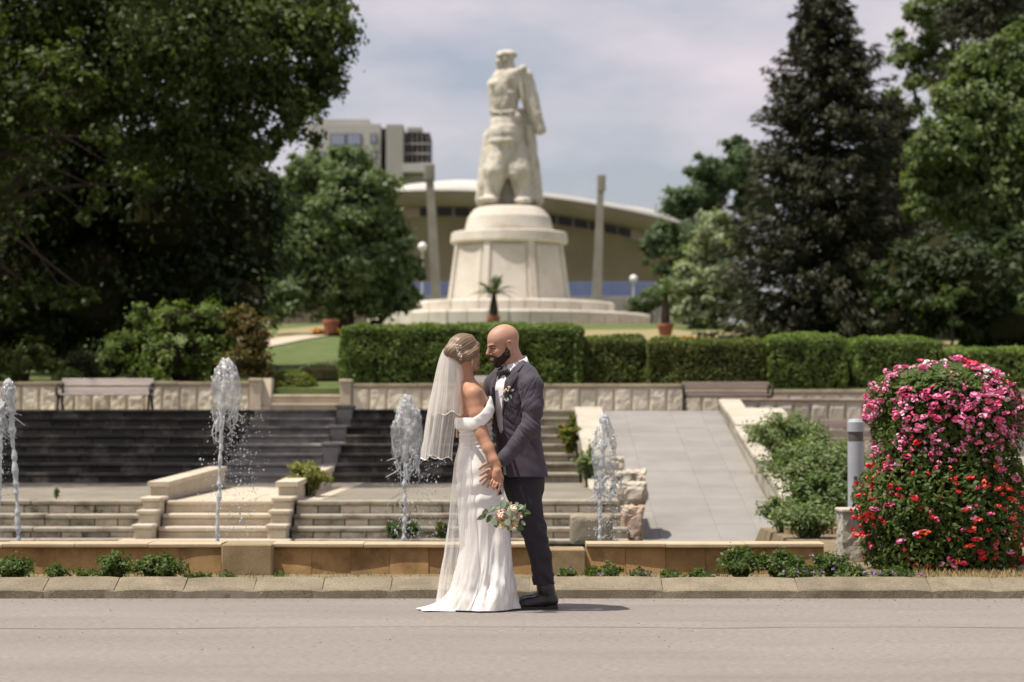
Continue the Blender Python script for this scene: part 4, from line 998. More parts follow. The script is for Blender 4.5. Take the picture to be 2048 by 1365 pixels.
tree('rounded green tree left of the monument in front of the apartment block', l_mid, 86, (690, 650),
     [(640, 360, 62), (700, 350, 55), (755, 385, 50), (600, 410, 60), (690, 430, 75), (770, 450, 50), (620, 500, 75), (720, 520, 80), (790, 530, 42), (580, 560, 60), (660, 590, 60), (750, 590, 60), (800, 600, 35), (590, 340, 35), (680, 315, 30), (545, 470, 50), (555, 600, 55)],
     .24, 46000, r=.3, clump=.34, trunk_top=(690, 400), inner=.5)
# --- right
def spruce(lab, px, pyt, Y, half_px, pyb, n=30, seed=1, mat=l_spruce):
    rr = np.random.default_rng(seed); b = at(px, pyb, Y); b[2] = zg(Y)-.1; tp = at(px, pyt, Y); H = tp[2]-b[2]; Rm = half_px*Y/FPX
    t = thing('spruce_tree', lab, 'spruce', tuple(b), 'trees of the park')
    mb = MB(); mb.tube([b, b+(tp-b)*.5, tp], [.28, .16, .03], 9); mb.put('trunk', m_bark, t)
    C = []; O = []; vr = []
    for k in range(n*20):
        f = (k + rr.random())/(n*20); f = f**1.12; z = b[2] + H*(.02 + .965*f); R = Rm*((1-f)**.58*.93 + .07); a = rr.uniform(0, 2*PI)
        rl = R*(rr.uniform(.62, 1.0) if rr.random() < .8 else rr.uniform(1.0, 1.22)); m_ = int(120*(.3 + .7*rl/Rm)); u_ = rr.random(m_)**.6; dp = rr.uniform(.12, .34)
        dr = np.array([math.cos(a), math.sin(a), 0]); sd_ = np.array([-math.sin(a), math.cos(a), 0]); zz = z - dp*rl*u_ + .22*rl*u_**2.6
        wd = .20*rl*(1-u_*.8) + .06
        Pn = b*[1, 1, 0] + dr*(rl*u_)[:, None] + sd_*(rr.normal(0, 1, m_)*wd*.7)[:, None] + np.array([0, 0, 1])*(zz - np.abs(rr.normal(0, .13, m_)))[:, None]
        C.append(Pn); O.append(np.repeat((dr*.8 + np.array([0, 0, -.3]))[None], m_, 0) + rr.normal(0, .4, (m_, 3))); vr.append(np.clip(u_*.8 + rr.uniform(0, .3, m_), 0, 1)*rr.uniform(.4, 1))
    C = np.concatenate(C); D = np.concatenate(O); D /= np.linalg.norm(D, axis=1)[:, None]; N = rand_unit(len(C)) + np.array([0, 0, .8]); N -= D*np.sum(N*D, 1)[:, None]; N /= np.linalg.norm(N, axis=1)[:, None]
    V, F = leaf_quads(C, D, N, .27*RNG.uniform(.6, 1.3, len(C)), .062*RNG.uniform(.7, 1.4, len(C)), .1)
    put('crown', V, F, mat, t, var=np.concatenate(vr))
spruce('tall dark spruce standing right of the monument', 1655, -40, 72, 232, 700, 36, seed=3)
spruce('second dark spruce behind and right of the tall spruce', 1790, 190, 84, 170, 690, 24, seed=8)
spruce('dark spruce showing above the grey-green tree at the top right', 1990, -260, 80, 200, 690, 26, seed=5)
tree('large grey-green tree at the right edge', l_right, 62, (1990, 700),
     [(2000, 150, 90), (1930, 200, 75), (1880, 290, 70), (1960, 290, 90), (2040, 250, 100), (1860, 380, 60), (1920, 400, 80), (2010, 400, 90), (1840, 420, 35), (1990, 110, 50), (2050, 120, 70), (2060, 380, 90), (1870, 330, 60), (2040, 470, 70), (1950, 130, 45)],
     .19, 40000, r=.35, trunk_top=(1985, 250), inner=.5)
tree('broad tree behind the spruces filling the upper right corner', l_right, 90, (1900, 690),
     [(1860, 40, 60), (1830, 90, 45), (1812, 40, 36), (1805, 120, 45), (1800, 200, 45), (1830, 180, 40), (1910, -10, 80), (1840, 140, 40), (1980, 20, 80), (2060, 30, 90), (1880, 110, 50)], .24, 12000, r=.3, trunk_top=(1920, 60))
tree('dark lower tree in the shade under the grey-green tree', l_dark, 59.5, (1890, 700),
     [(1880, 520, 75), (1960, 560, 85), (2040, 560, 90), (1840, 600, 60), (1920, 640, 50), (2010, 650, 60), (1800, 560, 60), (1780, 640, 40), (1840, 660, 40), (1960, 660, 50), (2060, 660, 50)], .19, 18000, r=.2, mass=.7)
tree('small leafy branch tree catching light under the grey-green tree', l_right, 58, (1905, 705), [(1900, 590, 24, 0), (1925, 580, 18, 0), (1885, 605, 16, 0), (2045, 610, 18, 0), (1910, 640, 14, 0)], .15, 1500, r=.05)
tree('rounded dark green tree right of the sports hall', l_far, 135, (1380, 610),
     [(1370, 410, 48), (1330, 480, 45), (1400, 480, 60), (1440, 350, 50), (1490, 330, 52), (1510, 400, 50), (1420, 390, 45), (1300, 500, 30), (1350, 550, 45), (1400, 340, 30), (1470, 300, 28)],
     .34, 20000, r=.3, inner=.55)
tree('pale silvery willow bush beside the tall spruce', l_pale, 95, (1430, 650),
     [(1430, 470, 46), (1400, 520, 46), (1375, 570, 40), (1440, 560, 55), (1400, 620, 45), (1460, 480, 45), (1480, 600, 50), (1360, 610, 25)], .25, 18000, r=.12, inner=.4, cat='tree')
tree('small dark shrub tree at the end of the blue hoarding', l_far, 120, (1310, 640), [(1300, 605, 26), (1330, 590, 26), (1275, 615, 20)], .3, 4000, r=.08)
tree('olive shrub tree left of the monument beside the pylon', l_far, 125, (820, 620), [(800, 490, 32), (820, 540, 28), (815, 590, 26)], .3, 4500, r=.08)
# palms
def palm(lab, base, crown, nf, L, seed):
    rr = np.random.default_rng(seed); base = np.array(base); crown = np.array(crown); t = thing('potted_palm', lab, 'palm', tuple(base), 'palms in pots')
    mb = MB(); mb.tube([base, base+(crown-base)*.3, crown], [.13, .16, .07], 10); mb.put('trunk', m_bark, t)
    for k in range(nf):
        a = 2*PI*k/nf + rr.uniform(-.2, .2); el = rr.uniform(.15, 1.25); dr = np.array([math.cos(a)*math.cos(el), math.sin(a)*math.cos(el), math.sin(el)]); ln = L*rr.uniform(.8, 1.1)
        P = np.array([crown + dr*ln*s_ + np.array([0, 0, -.55*ln*s_**2.3*math.cos(el)]) for s_ in np.linspace(0, 1, 16)]); V = []; F = []
        T = np.gradient(P, axis=0); T /= np.linalg.norm(T, axis=1)[:, None]; S = np.cross(T, [0, 0, 1]); S /= np.linalg.norm(S, axis=1)[:, None]
        for i in range(15):
            for sg in (-1, 1):
                w_ = .26*L*math.sin(PI*min(1, .12+i/16)); b0 = len(V); e = P[i] + (S[i]*sg*.8 + T[i]*.7 + np.array([0, 0, -.2]))*w_
                V += [P[i], P[i] + T[i]*.045*L, e]; F.append((b0, b0+1, b0+2))
        Vt, Ft = tube(P, np.linspace(.014, .004, 16), 4, False); b0 = len(V); V += list(Vt); F += [tuple(i+b0 for i in f) for f in Ft]
        put('frond', V, F, l_palm, t)
l_palm = leaf_mat('palm_frond', (.07, .10, .035), (.07, .10, .035))
palm('small potted palm standing before the monument pedestal', pt1, at(988, 590, 77), 22, .85, 4)
palm('potted palm in the terracotta pot right of the monument', pt2, at(1331, 590, 79), 18, .8, 6)
# --- hedges: clipped, each stretch a thing of its own
def hedge(lab, pa, pb, pyt, Y, dep, mat, n, zb=1.85, amp=.13):
    xa, xb = X(pa, Y), X(pb, Y); zt_ = at(0, pyt, Y)[2]
    shrub(lab, mat, ((xa+xb)/2, Y+dep/2, zb), ((xb-xa)/2, dep/2, (zt_-zb)/2), .075, n, 'clipped_hedge', 'clipped hedges on the terrace', m_core, True, cat='hedge', amp=amp)
hedge('long clipped green hedge behind the couple', 682, 1166, 648, 47.1, 1.5, l_hedge, 19000)
hedge('lower clipped hedge with rusty leaves right of the groom', 1168, 1292, 672, 47.2, 1.3, l_hedge2, 6000)
hedge('clipped hedge with a brown dead patch above the old bench', 1294, 1532, 675, 46.55, 1.7, l_hedge2, 9000)
hedge('square clipped hedge left of the gap with young shoots', 1536, 1692, 669, 46.5, 1.8, l_hedge, 7000)
hedge('clipped hedge behind the top of the flower tower', 1713, 1886, 673, 46.6, 1.8, l_hedge, 7000)
hedge('low clipped hedge at the far right edge', 1890, 2150, 694, 46.6, 1.8, l_hedge, 8000)
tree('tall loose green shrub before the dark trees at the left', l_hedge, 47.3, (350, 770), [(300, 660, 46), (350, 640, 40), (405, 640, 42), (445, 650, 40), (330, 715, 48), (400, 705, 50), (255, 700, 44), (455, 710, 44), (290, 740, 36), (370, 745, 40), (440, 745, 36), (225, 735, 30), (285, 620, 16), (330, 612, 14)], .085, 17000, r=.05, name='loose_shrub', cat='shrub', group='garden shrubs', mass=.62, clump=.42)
tree('rusty yellow-brown shrub at the stair gap end of the tall shrub', l_red, 47.0, (500, 770), [(490, 650, 36), (515, 665, 28), (500, 700, 38), (475, 725, 34), (515, 730, 30), (480, 640, 22)], .08, 6500, r=.04, name='loose_shrub', cat='shrub', group='garden shrubs', mass=.6, clump=.42)
shrub('round box bush in the stair gap', l_yell, at(585, 790, 47.1)*[1, 1, 0] + [0, 0, 1.84], (.50, .45, .20), .05, 6000, 'box_bush', core=m_core)
shrub('pale grey-green low bushes behind the box bush', leaf_mat('sage_leaf', (.11, .14, .07), (.2, .23, .13)), at(650, 760, 49.6)*[1, 1, 0] + [0, 0, 1.9], (1.0, .6, .30), .06, 6000, 'sage_bush', core=m_core)
tree('tangled brown-green shrub at the left edge behind the wall', l_hedge2, 47.4, (50, 770), [(20, 720, 34), (60, 710, 36), (95, 730, 28), (40, 745, 30), (-10, 735, 30), (75, 690, 18)], .085, 3600, r=.03, name='loose_shrub', cat='shrub', group='garden shrubs', clump=.5)
shrub('grey-green rounded bush above the pale grey bench', leaf_mat('grey_bush_leaf', (.10, .12, .06), (.17, .19, .10)), at(165, 760, 48.4)*[1, 1, 0] + [0, 0, 1.9], (.6, .5, .38), .06, 4500, core=m_core)
shrub('small bright green bush left of the tall loose shrub', l_weed, at(135, 760, 47.2)*[1, 1, 0] + [0, 0, 1.9], (.35, .35, .2), .06, 2200)
shrub('small rusty bush growing in the right-hand hedge gap', l_hedge2, at(1350, 760, 46.9)*[1, 1, 0] + [0, 0, 1.95], (.5, .3, .42), .08, 2200)
shrub('fresh green weeds in the gap between the right hedges', l_weed, at(1703, 770, 47.6)*[1, 1, 0] + [0, 0, 1.95], (.24, .3, .42), .07, 1500)
# --- plants on and beside the steps
def feathery(lab, mat, c, rad, n, leaf, stems=30, name='wild_plant', group='wild plants on the steps'):
    """arching stems carrying leaves"""
    c = np.array(c, float); t = thing(name, lab, 'plant', tuple(c), group); mb = MB(); P = []; O = []
    for k in range(stems):
        a = RNG.uniform(0, 2*PI); f = RNG.random()**.6; e = c + np.array([math.cos(a)*rad[0]*f, math.sin(a)*rad[1]*f, rad[2]*RNG.uniform(.45, 1.0)*(1-.35*f)])
        S_ = spline([c + (e-c)*[.25, .25, 0], (c+e)/2 + np.array([0, 0, .22*rad[2]]), e], 10); mb.tube(S_, np.linspace(.007, .002, 10), 4, False)
        m_ = n//stems; i = RNG.integers(2, 10, m_); P.append(S_[i] + RNG.normal(0, .05*rad[0]+.01, (m_, 3))); O.append(np.repeat(((e-c)/np.linalg.norm(e-c))[None], m_, 0))
    P = np.concatenate(P); V, F = leaf_cloud(P, np.concatenate(O), leaf, droop=.2, spread=1.1); put('foliage', V, F, mat, t, var=RNG.uniform(0, 1, len(P))); mb.put('stem', l_stem, t); return t
l_stem = M('green_stem', (.10, .12, .04), rough=.8)
l_fern = leaf_mat('feathery_leaf', (.11, .16, .065), (.22, .27, .12), (.30, .31, .15))
feathery('big feathery green shrub leaning over the ramp\'s right wall', l_fern, (X(1640, 27.5), 27.5, .2), (.72, .7, .98), 16000, .05, 110)
feathery('leafy green bush below the feathery shrub by the bollard', leaf_mat('vine_leaf', (.085, .13, .05), (.17, .22, .09)), (X(1645, 25.8), 25.8, .05), (.52, .45, .66), 6500, .062, 60)
feathery('upper feathery shrub beside the white shoulder of the ramp', l_fern, (X(1568, 33.5), 33.5, .62), (.58, .6, .82), 9500, .055, 80)
feathery('trailing vine hanging over the low end of the ramp wall', l_fern, (X(1570, 25.5), 25.6, .02), (.32, .3, .44), 2200, .05, 26)
feathery('yellow-green weed with orange leaves on the upper steps beside the ramp', leaf_mat('weed_autumn', (.10, .14, .02), (.2, .21, .04), (.36, .13, .03)), (X(1140, 38), 38, .62), (.2, .2, .78), 1500, .07, 20)
feathery('grey-green weed growing at the foot of the upper steps', l_fern, (X(1180, 34), 34, .28), (.24, .3, .66), 1500, .05, 24)
feathery('flowering weed on the right cheek wall of the narrow stair', leaf_mat('weed_yellow', (.14, .16, .04), (.27, .27, .08), (.38, .24, .10)), (X(618, 29.6), 29.6, .29), (.30, .5, .50), 2600, .05, 40)
feathery('leafy plant before the brown edging stones by the basin end', l_fern, (X(1618, 24.4), 24.4, .02), (.42, .3, .40), 3200, .05, 40)
for px, pz, lb in ((790, -.12, 'dark green tuft on the lowest step left of the bride'), (826, -.12, 'small weed tuft beside the second fountain jet'), (884, -.12, 'yellowing tuft on the step beside the veil')):
    feathery(lb, l_hedge2 if px == 884 else l_weed, (X(px, 27.2), 27.25, pz), (.11, .08, .22), 380, .05, 10)
feathery('tiny weed at the edge of the landing on the left', l_weed, (X(114, 28.6), 28.6, .284), (.03, .03, .16), 60, .05, 3)
# --- flowering bed between kerb and basin
m_purple = M('mauve_petal', (.36, .20, .52), rough=.7)
def bedplant(lab, px, Y, wpx, h, n, flowers=0, leaf=.034, mat=None):
    c = np.array([X(px, Y), Y, .02]); t = feathery(lab, mat or l_weed, c, (wpx*Y/FPX/2, .22, h), n, leaf, max(8, n//60), 'bed_plant', 'low plants in the bed'); 
    for k in range(flowers):
        p = c + np.array([RNG.uniform(-1, 1)*wpx*Y/FPX/2, RNG.uniform(-.25, 0), h*RNG.uniform(.45, .85)]); V = []; F = []
        for j in range(9):
            d = rand_unit(1)[0]; d[2] = abs(d[2]); s_ = rand_unit(1)[0]*.006; b0 = len(V); V += [p, p+d*.016+s_, p+d*.02, p+d*.016-s_]; F.append((b0, b0+1, b0+2, b0+3))
        put('flower', V, F, m_purple, t)
for px, w_, h, n, lb in ((30, 85, .16, 1300, 'weedy green clump at the left edge of the bed'), (120, 60, .10, 420, 'sparse weed clump left of the shadowed panels'), (235, 60, .21, 900, 'tallest weed clump at the left with a drooping tip'), (320, 110, .18, 1700, 'wide leafy weed clump before the left basin wall'), (190, 70, .08, 350, 'thin low weeds between two leafy clumps'), (400, 60, .06, 160, 'low sprigs near the left plinth'), (455, 24, .05, 120, 'tiny sprig at the foot of the left plinth'), (560, 20, .06, 90, 'dry sprig right of the left plinth')):
    bedplant(lb, px, 17.6, w_*1.15, h*1.25, int(n*1.6))
for px, w_, h, n, fl, lb in ((1135, 40, .10, 500, 1, 'low clump beside the groom\'s shoe'), (1190, 60, .09, 600, 2, 'low flowering clump before the right plinth'), (1222, 40, .15, 500, 0, 'upright leafy tuft right of the plinth'), (1270, 60, .09, 600, 3, 'flat mauve-flowered clump before the right basin wall'), (1335, 70, .06, 500, 2, 'thin ground plants before the basin wall'), (1400, 60, .08, 500, 0, 'low green patch left of the dark shrub'), (1480, 110, .24, 3000, 0, 'dense dark green shrub before the right basin wall'), (1560, 110, .22, 2800, 1, 'dense green shrub at the end of the basin wall'), (1600, 90, .10, 1200, 6, 'mauve-flowered ground cover by the kerb'), (1660, 80, .22, 1900, 2, 'leafy shrub left of the stone pier'), (1700, 90, .11, 1300, 8, 'mauve-flowered mat before the stone pier'), (1790, 100, .09, 1200, 8, 'mauve-flowered mat under the flower tower')):
    bedplant(lb, px, 17.7 if n < 1500 else 17.95, w_, h, n, fl)
# purple-leaved and dry grass strip on the right
m_dryg = M('dry_grass_blade', (.42, .33, .17), (.34, .26, .12), scale=20, rough=.95)
n = 5200; C = np.stack([RNG.uniform(3.05, 4.6, n), RNG.uniform(16.5, 18.6, n), np.zeros(n)], 1); D = rand_unit(n)*.45 + np.array([0, 0, 1]); D /= np.linalg.norm(D, axis=1)[:, None]; N = rand_unit(n)
hL = RNG.uniform(.015, .065, n); C[:, 2] = .02 + hL*.45; V, F = leaf_quads(C, D, N, hL, .007*np.ones(n), .0); o = put('dry_grass', V, F, m_dryg); tag(o, 'dry straw-coloured grass along the kerb at the right', 'grass', kind='stuff')
n = 2600; C = np.stack([RNG.uniform(-4.4, 3.2, n), RNG.uniform(16.47, 18.4, n), np.zeros(n)], 1); D = rand_unit(n)*.6 + np.array([0, 0, 1]); D /= np.linalg.norm(D, axis=1)[:, None]; hL = RNG.uniform(.02, .06, n); C[:, 2] = .02 + hL*.45
V, F = leaf_quads(C, D, rand_unit(n), hL, .006*np.ones(n), 0); o = put('bed_grass', V, F, l_weed, var=RNG.uniform(0, 1, n)); tag(o, 'sparse green grass blades in the bed behind the kerb', 'grass', kind='stuff')
# marigolds on the lawn
m_mari = M('marigold', (.62, .26, .02), rough=.8)
for px, py, w_, lb in ((655, 672, 60, 'orange marigold bed at the terracotta pot on the left'), (1370, 690, 50, 'orange flowers above the hedge at the right')):
    c = on_lawn(px, py); t = thing('marigold_bed', lb, 'flower bed', tuple(c), 'flower beds on the lawn'); V = []; F = []; n = 260
    P = c + np.stack([RNG.uniform(-1, 1, n)*w_/2*c[1]/FPX, RNG.uniform(-.6, .6, n), RNG.uniform(.05, .22, n)], 1); V, F = leaf_cloud(P, np.repeat(np.array([[0, 0, 1.]]), n, 0), .16); put('blossoms', V, F, m_mari, t)
    P = P - [0, 0, .07]; V, F = leaf_cloud(P, np.repeat(np.array([[0, 0, 1.]]), n, 0), .16); put('foliage', V, F, l_weed, t, var=RNG.uniform(0, 1, n))
# --- flower tower
ft = thing('flower_tower', 'tall tower of pink and red trailing geraniums beside the kerb', 'flower tower', (X(1885, 19.2), 19.2, .02))
fc = np.array([X(1885, 19.2), 19.2, 0]); sF = FPX/19.2
prof = [(1132, 150), (1105, 162), (1050, 172), (1000, 170), (955, 158), (930, 146), (895, 140), (860, 146), (820, 150), (780, 140), (755, 118), (738, 80), (726, 30)]
pz = np.array([at(0, p[0], 19.2)[2] for p in prof]); pr = np.array([p[1]/sF for p in prof]); prr = np.interp
n = 26000; z = RNG.uniform(.03, pz[-1], n); z = np.where(RNG.random(n) < .2, RNG.uniform(pz[-4], pz[-1], n), z); th = RNG.uniform(0, 2*PI, n); R = np.interp(z, pz, pr)
lump = 1 + .22*fbm(np.stack([np.cos(th)*2.2, np.sin(th)*2.2, z*3.2], 1), 3, 2); R = R*lump*np.where(RNG.random(n) < .7, RNG.uniform(.88, 1.02, n), RNG.uniform(.6, .95, n))
P = np.stack([fc[0]+R*np.cos(th), fc[1]+R*np.sin(th), z], 1); out = np.stack([np.cos(th), np.sin(th), .25+.8*(z > pz[-4])], 1); V, F = leaf_cloud(P, out, .05, droop=.1)
l_ger = leaf_mat('geranium_leaf', (.05, .09, .018), (.115, .16, .035), (.24, .20, .05)); put('foliage', V, F, l_ger, ft, var=np.clip(vnoise(P*7, 4)*.75+RNG.uniform(0, .3, n), 0, 1))
mb = MB(); mb.lathe([(pr[0]*.72, .02), (pr[2]*.74, .35), (pr[5]*.72, .8), (pr[8]*.7, 1.25), (pr[10]*.6, 1.5), (.1, 1.62)], fc, 20); mb.put('planter_core', m_core, ft)
pinks = [M('pink_petal', (.84, .26, .46), rough=.7), M('light_pink_petal', (.88, .46, .62), rough=.7), M('magenta_petal', (.78, .13, .28), rough=.7), M('red_petal', (.72, .045, .06), rough=.65), M('coral_petal', (.80, .12, .07), rough=.65), M('white_petal', (.78, .75, .70), rough=.7)]
protos = []
for mt in pinks:
    for vn in range(2):
        V = []; F = []; rr = np.random.default_rng(vn+5)
        for j in range(15):
            d = rr.normal(size=3); d /= np.linalg.norm(d); c_ = d*np.array([.026, .026, .018]); nrm = d + rr.normal(0, .3, 3); a_ = np.cross(nrm, [.3, .2, 1]); a_ /= np.linalg.norm(a_); b_ = np.cross(nrm, a_); b_ /= np.linalg.norm(b_); b0 = len(V); s_ = rr.uniform(.010, .016)
            for q_ in range(5): an = 2*PI*q_/5; V.append(c_ + s_*(a_*math.cos(an) + b_*math.sin(an)))
            V.append(c_ - d*.006); F += [(b0+q_, b0+(q_+1) % 5, b0+5) for q_ in range(5)]
        me = bpy.data.meshes.new('flower_head'); me.from_pydata([tuple(v) for v in V], [], F); me.materials.append(mt); protos.append(me)
flc = 0
while flc < 295:
    th = RNG.uniform(-1.02*PI, .02*PI); z = RNG.uniform(.08, pz[-1]+.02)
    if RNG.random() < .2: z = RNG.uniform(pz[7], pz[-1])
    front = -math.sin(th)
    dens = .9 if z > 1.1 else (.6 if z > .85 else .8)
    if -.5 < math.cos(th) < .55 and .55 < z < 1.0 and RNG.random() < .55: continue
    if RNG.random() > dens or vnoise(np.array([[math.cos(th)*3.4, math.sin(th)*3.4, z*4.6]]), 6)[0] < .33: continue
    R = np.interp(z, pz, pr)*RNG.uniform(.97, 1.07)
    if z > .88: k = RNG.choice([0, 1, 2, 3, 5], p=[.52, .16, .26, .05, .01])
    elif z > .72: k = RNG.choice([0, 1, 2, 3, 4], p=[.25, .1, .3, .2, .15])
    else: k = RNG.choice([0, 1, 2, 3, 4], p=[.08, .06, .2, .42, .24])
    if z > 1.5 and RNG.random() < .12: k = 5
    o = bpy.data.objects.new('flower_head', protos[int(k)*2 + int(RNG.integers(2))]); link(o, ft)
    o.location = tuple(np.array([fc[0]+R*math.cos(th), fc[1]+R*math.sin(th), z + (.03 if z > 1.5 else 0)]) - np.array(ft.location)); sc = RNG.uniform(.55, 1.2); o.scale = (sc*RNG.uniform(.9, 1.5), sc, sc*.75); o.rotation_euler = tuple(RNG.uniform(-.5, .5, 3)); flc += 1

V = []; F = []; MI = []
for k in range(1200):
    th = RNG.uniform(-PI, PI); z = RNG.uniform(.06, pz[-1]) if k % 5 < 2 else RNG.uniform(.95, pz[-1]); R = np.interp(z, pz, pr)*RNG.uniform(.95, 1.05); c_ = np.array([fc[0]+R*math.cos(th), fc[1]+R*math.sin(th), z])
    if vnoise(np.array([[math.cos(th)*3.4, math.sin(th)*3.4, z*4.6]]), 6)[0] < .36: continue
    R *= 1 + .12*fbm(np.array([[math.cos(th)*2.2, math.sin(th)*2.2, z*3.2]]), 3, 2)[0]; c_ = np.array([fc[0]+R*math.cos(th), fc[1]+R*math.sin(th), z])
    mi = int(RNG.choice([0, 1, 2], p=[.55, .2, .25])) if z > .85 else int(RNG.choice([2, 3, 4], p=[.3, .45, .25]))
    for j in range(8):
        d = rand_unit(1)[0]; p_ = c_ + d*.018*RNG.uniform(.6, 1.4); a_ = np.cross(d, [.3, .2, 1]); a_ /= np.linalg.norm(a_); b_ = np.cross(d, a_); b0 = len(V); V += [p_+.011*a_, p_+.011*b_, p_-.011*a_, p_-.011*b_]; F.append((b0, b0+1, b0+2, b0+3)); MI.append(mi)
o = put('small_florets', V, F, pinks, ft, midx=MI); o['kind'] = 'stuff'
# ================================================================== FOUNTAIN JETS
def jet(lab, px, pyt, head_w, head_h, lean, seed, wob=.02, thick=.014, drops=200, spread=.35, dropside=0):
    rr = np.random.default_rng(seed); Y = 20.6; s = Y/FPX; b = np.array([X(px, Y), Y, -.2]); zt = at(0, pyt, Y)[2]; t = thing('fountain_jet', lab, 'fountain jet', tuple(b), 'fountain jets in the basin')
    hw = head_w*s/2; hh = head_h*s; zs = np.linspace(-.2, zt-.04, 120); f = (zs+.2)/(zt+.2)
    cx_ = b[0] + lean*s*f**1.5; 
    # rope-like column
    V = []; F = []; nn = 10; P = np.stack([cx_, np.full(120, Y), zs], 1); r = thick*(.75 + 1.1*f)*(1 + .55*(vnoise(np.stack([zs*26, zs*0, zs*0], 1), seed)-.5)*2)
    P[:, 0] += .008*fbm(np.stack([zs*9, zs*0, zs*0], 1), 3, seed+2); P[:, 1] += .008*fbm(np.stack([zs*9, zs*0+4, zs*0], 1), 3, seed+3)
    Vt, Ft = tube(P, r, nn); Vt = np.array(Vt); Vt += (.006*fbm(Vt*70, 2, seed))[:, None]; put('column', Vt, Ft, m_foam, t, smooth=True)
    # head: a falling bell of water, lumpy on top, open and ragged below
    c = np.array([cx_[-1], Y, 0]); nz_, nt_ = 46, 48; V = np.zeros((nz_, nt_, 3)); th = np.arange(nt_)*2*PI/nt_
    for i in range(nz_):
        f_ = i/(nz_-1); rad = hw*(.16 + .84*min(1, f_*2.2)**.55)*(1 - .22*max(0, f_-.62)/.38); Q3 = np.stack([np.cos(th)*1.6, np.sin(th)*1.6, np.full(nt_, f_*3.4)], 1)
        k = rad*(1 + .55*fbm(Q3, 3, seed+1) + .16*fbm(Q3*4, 2, seed+5)); low = f_**4*hh*.5*np.abs(fbm(Q3*[2.4, 2.4, 0], 3, seed+7))*1.6
        V[i] = np.stack([c[0]+np.cos(th)*k, Y+np.sin(th)*k, zt - hh*f_ - .03*fbm(Q3*2, 2, seed+9) + low], 1)
    F = [(i*nt_+j, i*nt_+(j+1) % nt_, (i+1)*nt_+(j+1) % nt_, (i+1)*nt_+j) for i in range(nz_-1) for j in range(nt_)]
    put('falling_bell', V.reshape(-1, 3), F, m_clear, t, smooth=True)
    sd = SDF((c[0]-hw-.05, Y-hw-.05, zt-hh*.5), (c[0]+hw+.05, Y+hw+.05, zt+.07), .005)
    for k in range(90):
        a = rr.uniform(0, 2*PI); f_ = rr.random()**1.5; r_ = hw*(.25+.75*min(1, f_*2))*rr.uniform(.5, 1.05); w_ = rr.uniform(.004, .012); sd.ell(c + np.array([math.cos(a)*r_, math.sin(a)*r_, zt - .01 - hh*.46*f_]), (w_, w_, w_*rr.uniform(1.1, 2.6)), k=.005)
    V, Q = sd.mesh(1); put('foam_crest', V, Q, m_foam, t, smooth=True)
    # drops, strings of drops and ragged fringe
    V = []; F = []
    ico = np.array([(0, 0, 1), (1, 0, 0), (0, 1, 0), (-1, 0, 0), (0, -1, 0), (0, 0, -1)], float); fi_ = [(0,1,2), (0,2,3), (0,3,4), (0,4,1), (5,2,1), (5,3,2), (5,4,3), (5,1,4)]
    for k in range(int(drops*2.4)):
        u_ = rr.random(); z_ = zt - hh*.75 - (zt - hh)*rr.random()**1.1*.95; a = rr.uniform(0, 2*PI); rad = hw*.7 + spread*s*100*rr.random()**1.6*(.4+.6*min(1, (zt-z_)/1.0)); r_ = rr.uniform(.0015, .006)*(1.7 if rr.random() < .1 else 1)
        x_ = c[0] + math.cos(a)*rad + dropside*s*rr.random(); b0 = len(V); V += list(ico*np.array([r_, r_, r_*rr.uniform(.9, 2.2)]) + np.array([x_, Y+math.sin(a)*rad, max(-.18, z_)])); F += [tuple(i+b0 for i in f2) for f2 in fi_]
    for k in range(22):
        a = rr.uniform(0, 2*PI); p0 = c + np.array([math.cos(a)*hw*.8, math.sin(a)*hw*.8, zt-hh*rr.uniform(.75, 1.0)]); ln = rr.uniform(.06, .22); S_ = spline([p0, p0+np.array([rr.normal(0, .02), 0, -ln*.5]), p0+np.array([rr.normal(0, .05), 0, -ln])], 10)
        Vt, Ft = tube(S_, np.linspace(.008, .003, 10)*rr.uniform(.6, 1.4, 10), 5); b0 = len(V); V += list(Vt); F += [tuple(i+b0 for i in f2) for f2 in Ft]
    o = put('spray_drops', V, F, m_foam, t, smooth=True); o['kind'] = 'stuff'
jet('tallest fountain jet with a broad glassy head left of the bride', 434, 718, 56, 130, 18, 11, drops=330, spread=.5, dropside=40)
jet('fountain jet with a glassy bell head just left of the veil', 808, 790, 58, 140, 6, 23, drops=280, spread=.5, dropside=40)
jet('shorter slender fountain jet right of the groom', 1197, 828, 48, 150, 12, 37, drops=240, spread=.28, dropside=20)
jet('thin leaning fountain jet near the left edge', 42, 760, 30, 55, -26, 51, drops=50, spread=.1, thick=.017)
jet('fountain jet cut by the left edge of the picture', -6, 800, 16, 40, 12, 57, drops=40, spread=.1, thick=.016)
# ================================================================== THE COUPLE
D0 = 15.25
def P(px, py, dy=0.0): return at(px, py, D0 + dy)
def r_(px): return px*D0/FPX
def skin_mat(name, c1, c2, c3):
    m, t, b, out = nodes(name); v = pos(t); c = mix(t, ramp(t, noise(t, v, 9), .35, .7), tuple(c1), tuple(c2)); c = mix(t, ramp(t, noise(t, v, 26, 4), .5, .8), c, tuple(c3))
    t.links.new(c, b.inputs['Base Color']); b.inputs['Roughness'].default_value = .52; b.inputs['Specular IOR Level'].default_value = .35
    b.inputs['Subsurface Weight'].default_value = .12; b.inputs['Subsurface Radius'].default_value = (.012, .005, .003); b.inputs['Subsurface Scale'].default_value = .6
    bn = t.nodes.new('ShaderNodeBump'); bn.inputs['Strength'].default_value = .35; bn.inputs['Distance'].default_value = .003; t.links.new(noise(t, v, 160, 4), bn.inputs['Height']); t.links.new(bn.outputs[0], b.inputs['Normal'])
    return m
m_skin_g = skin_mat('groom_skin', (.47, .275, .19), (.43, .24, .16), (.39, .205, .135))
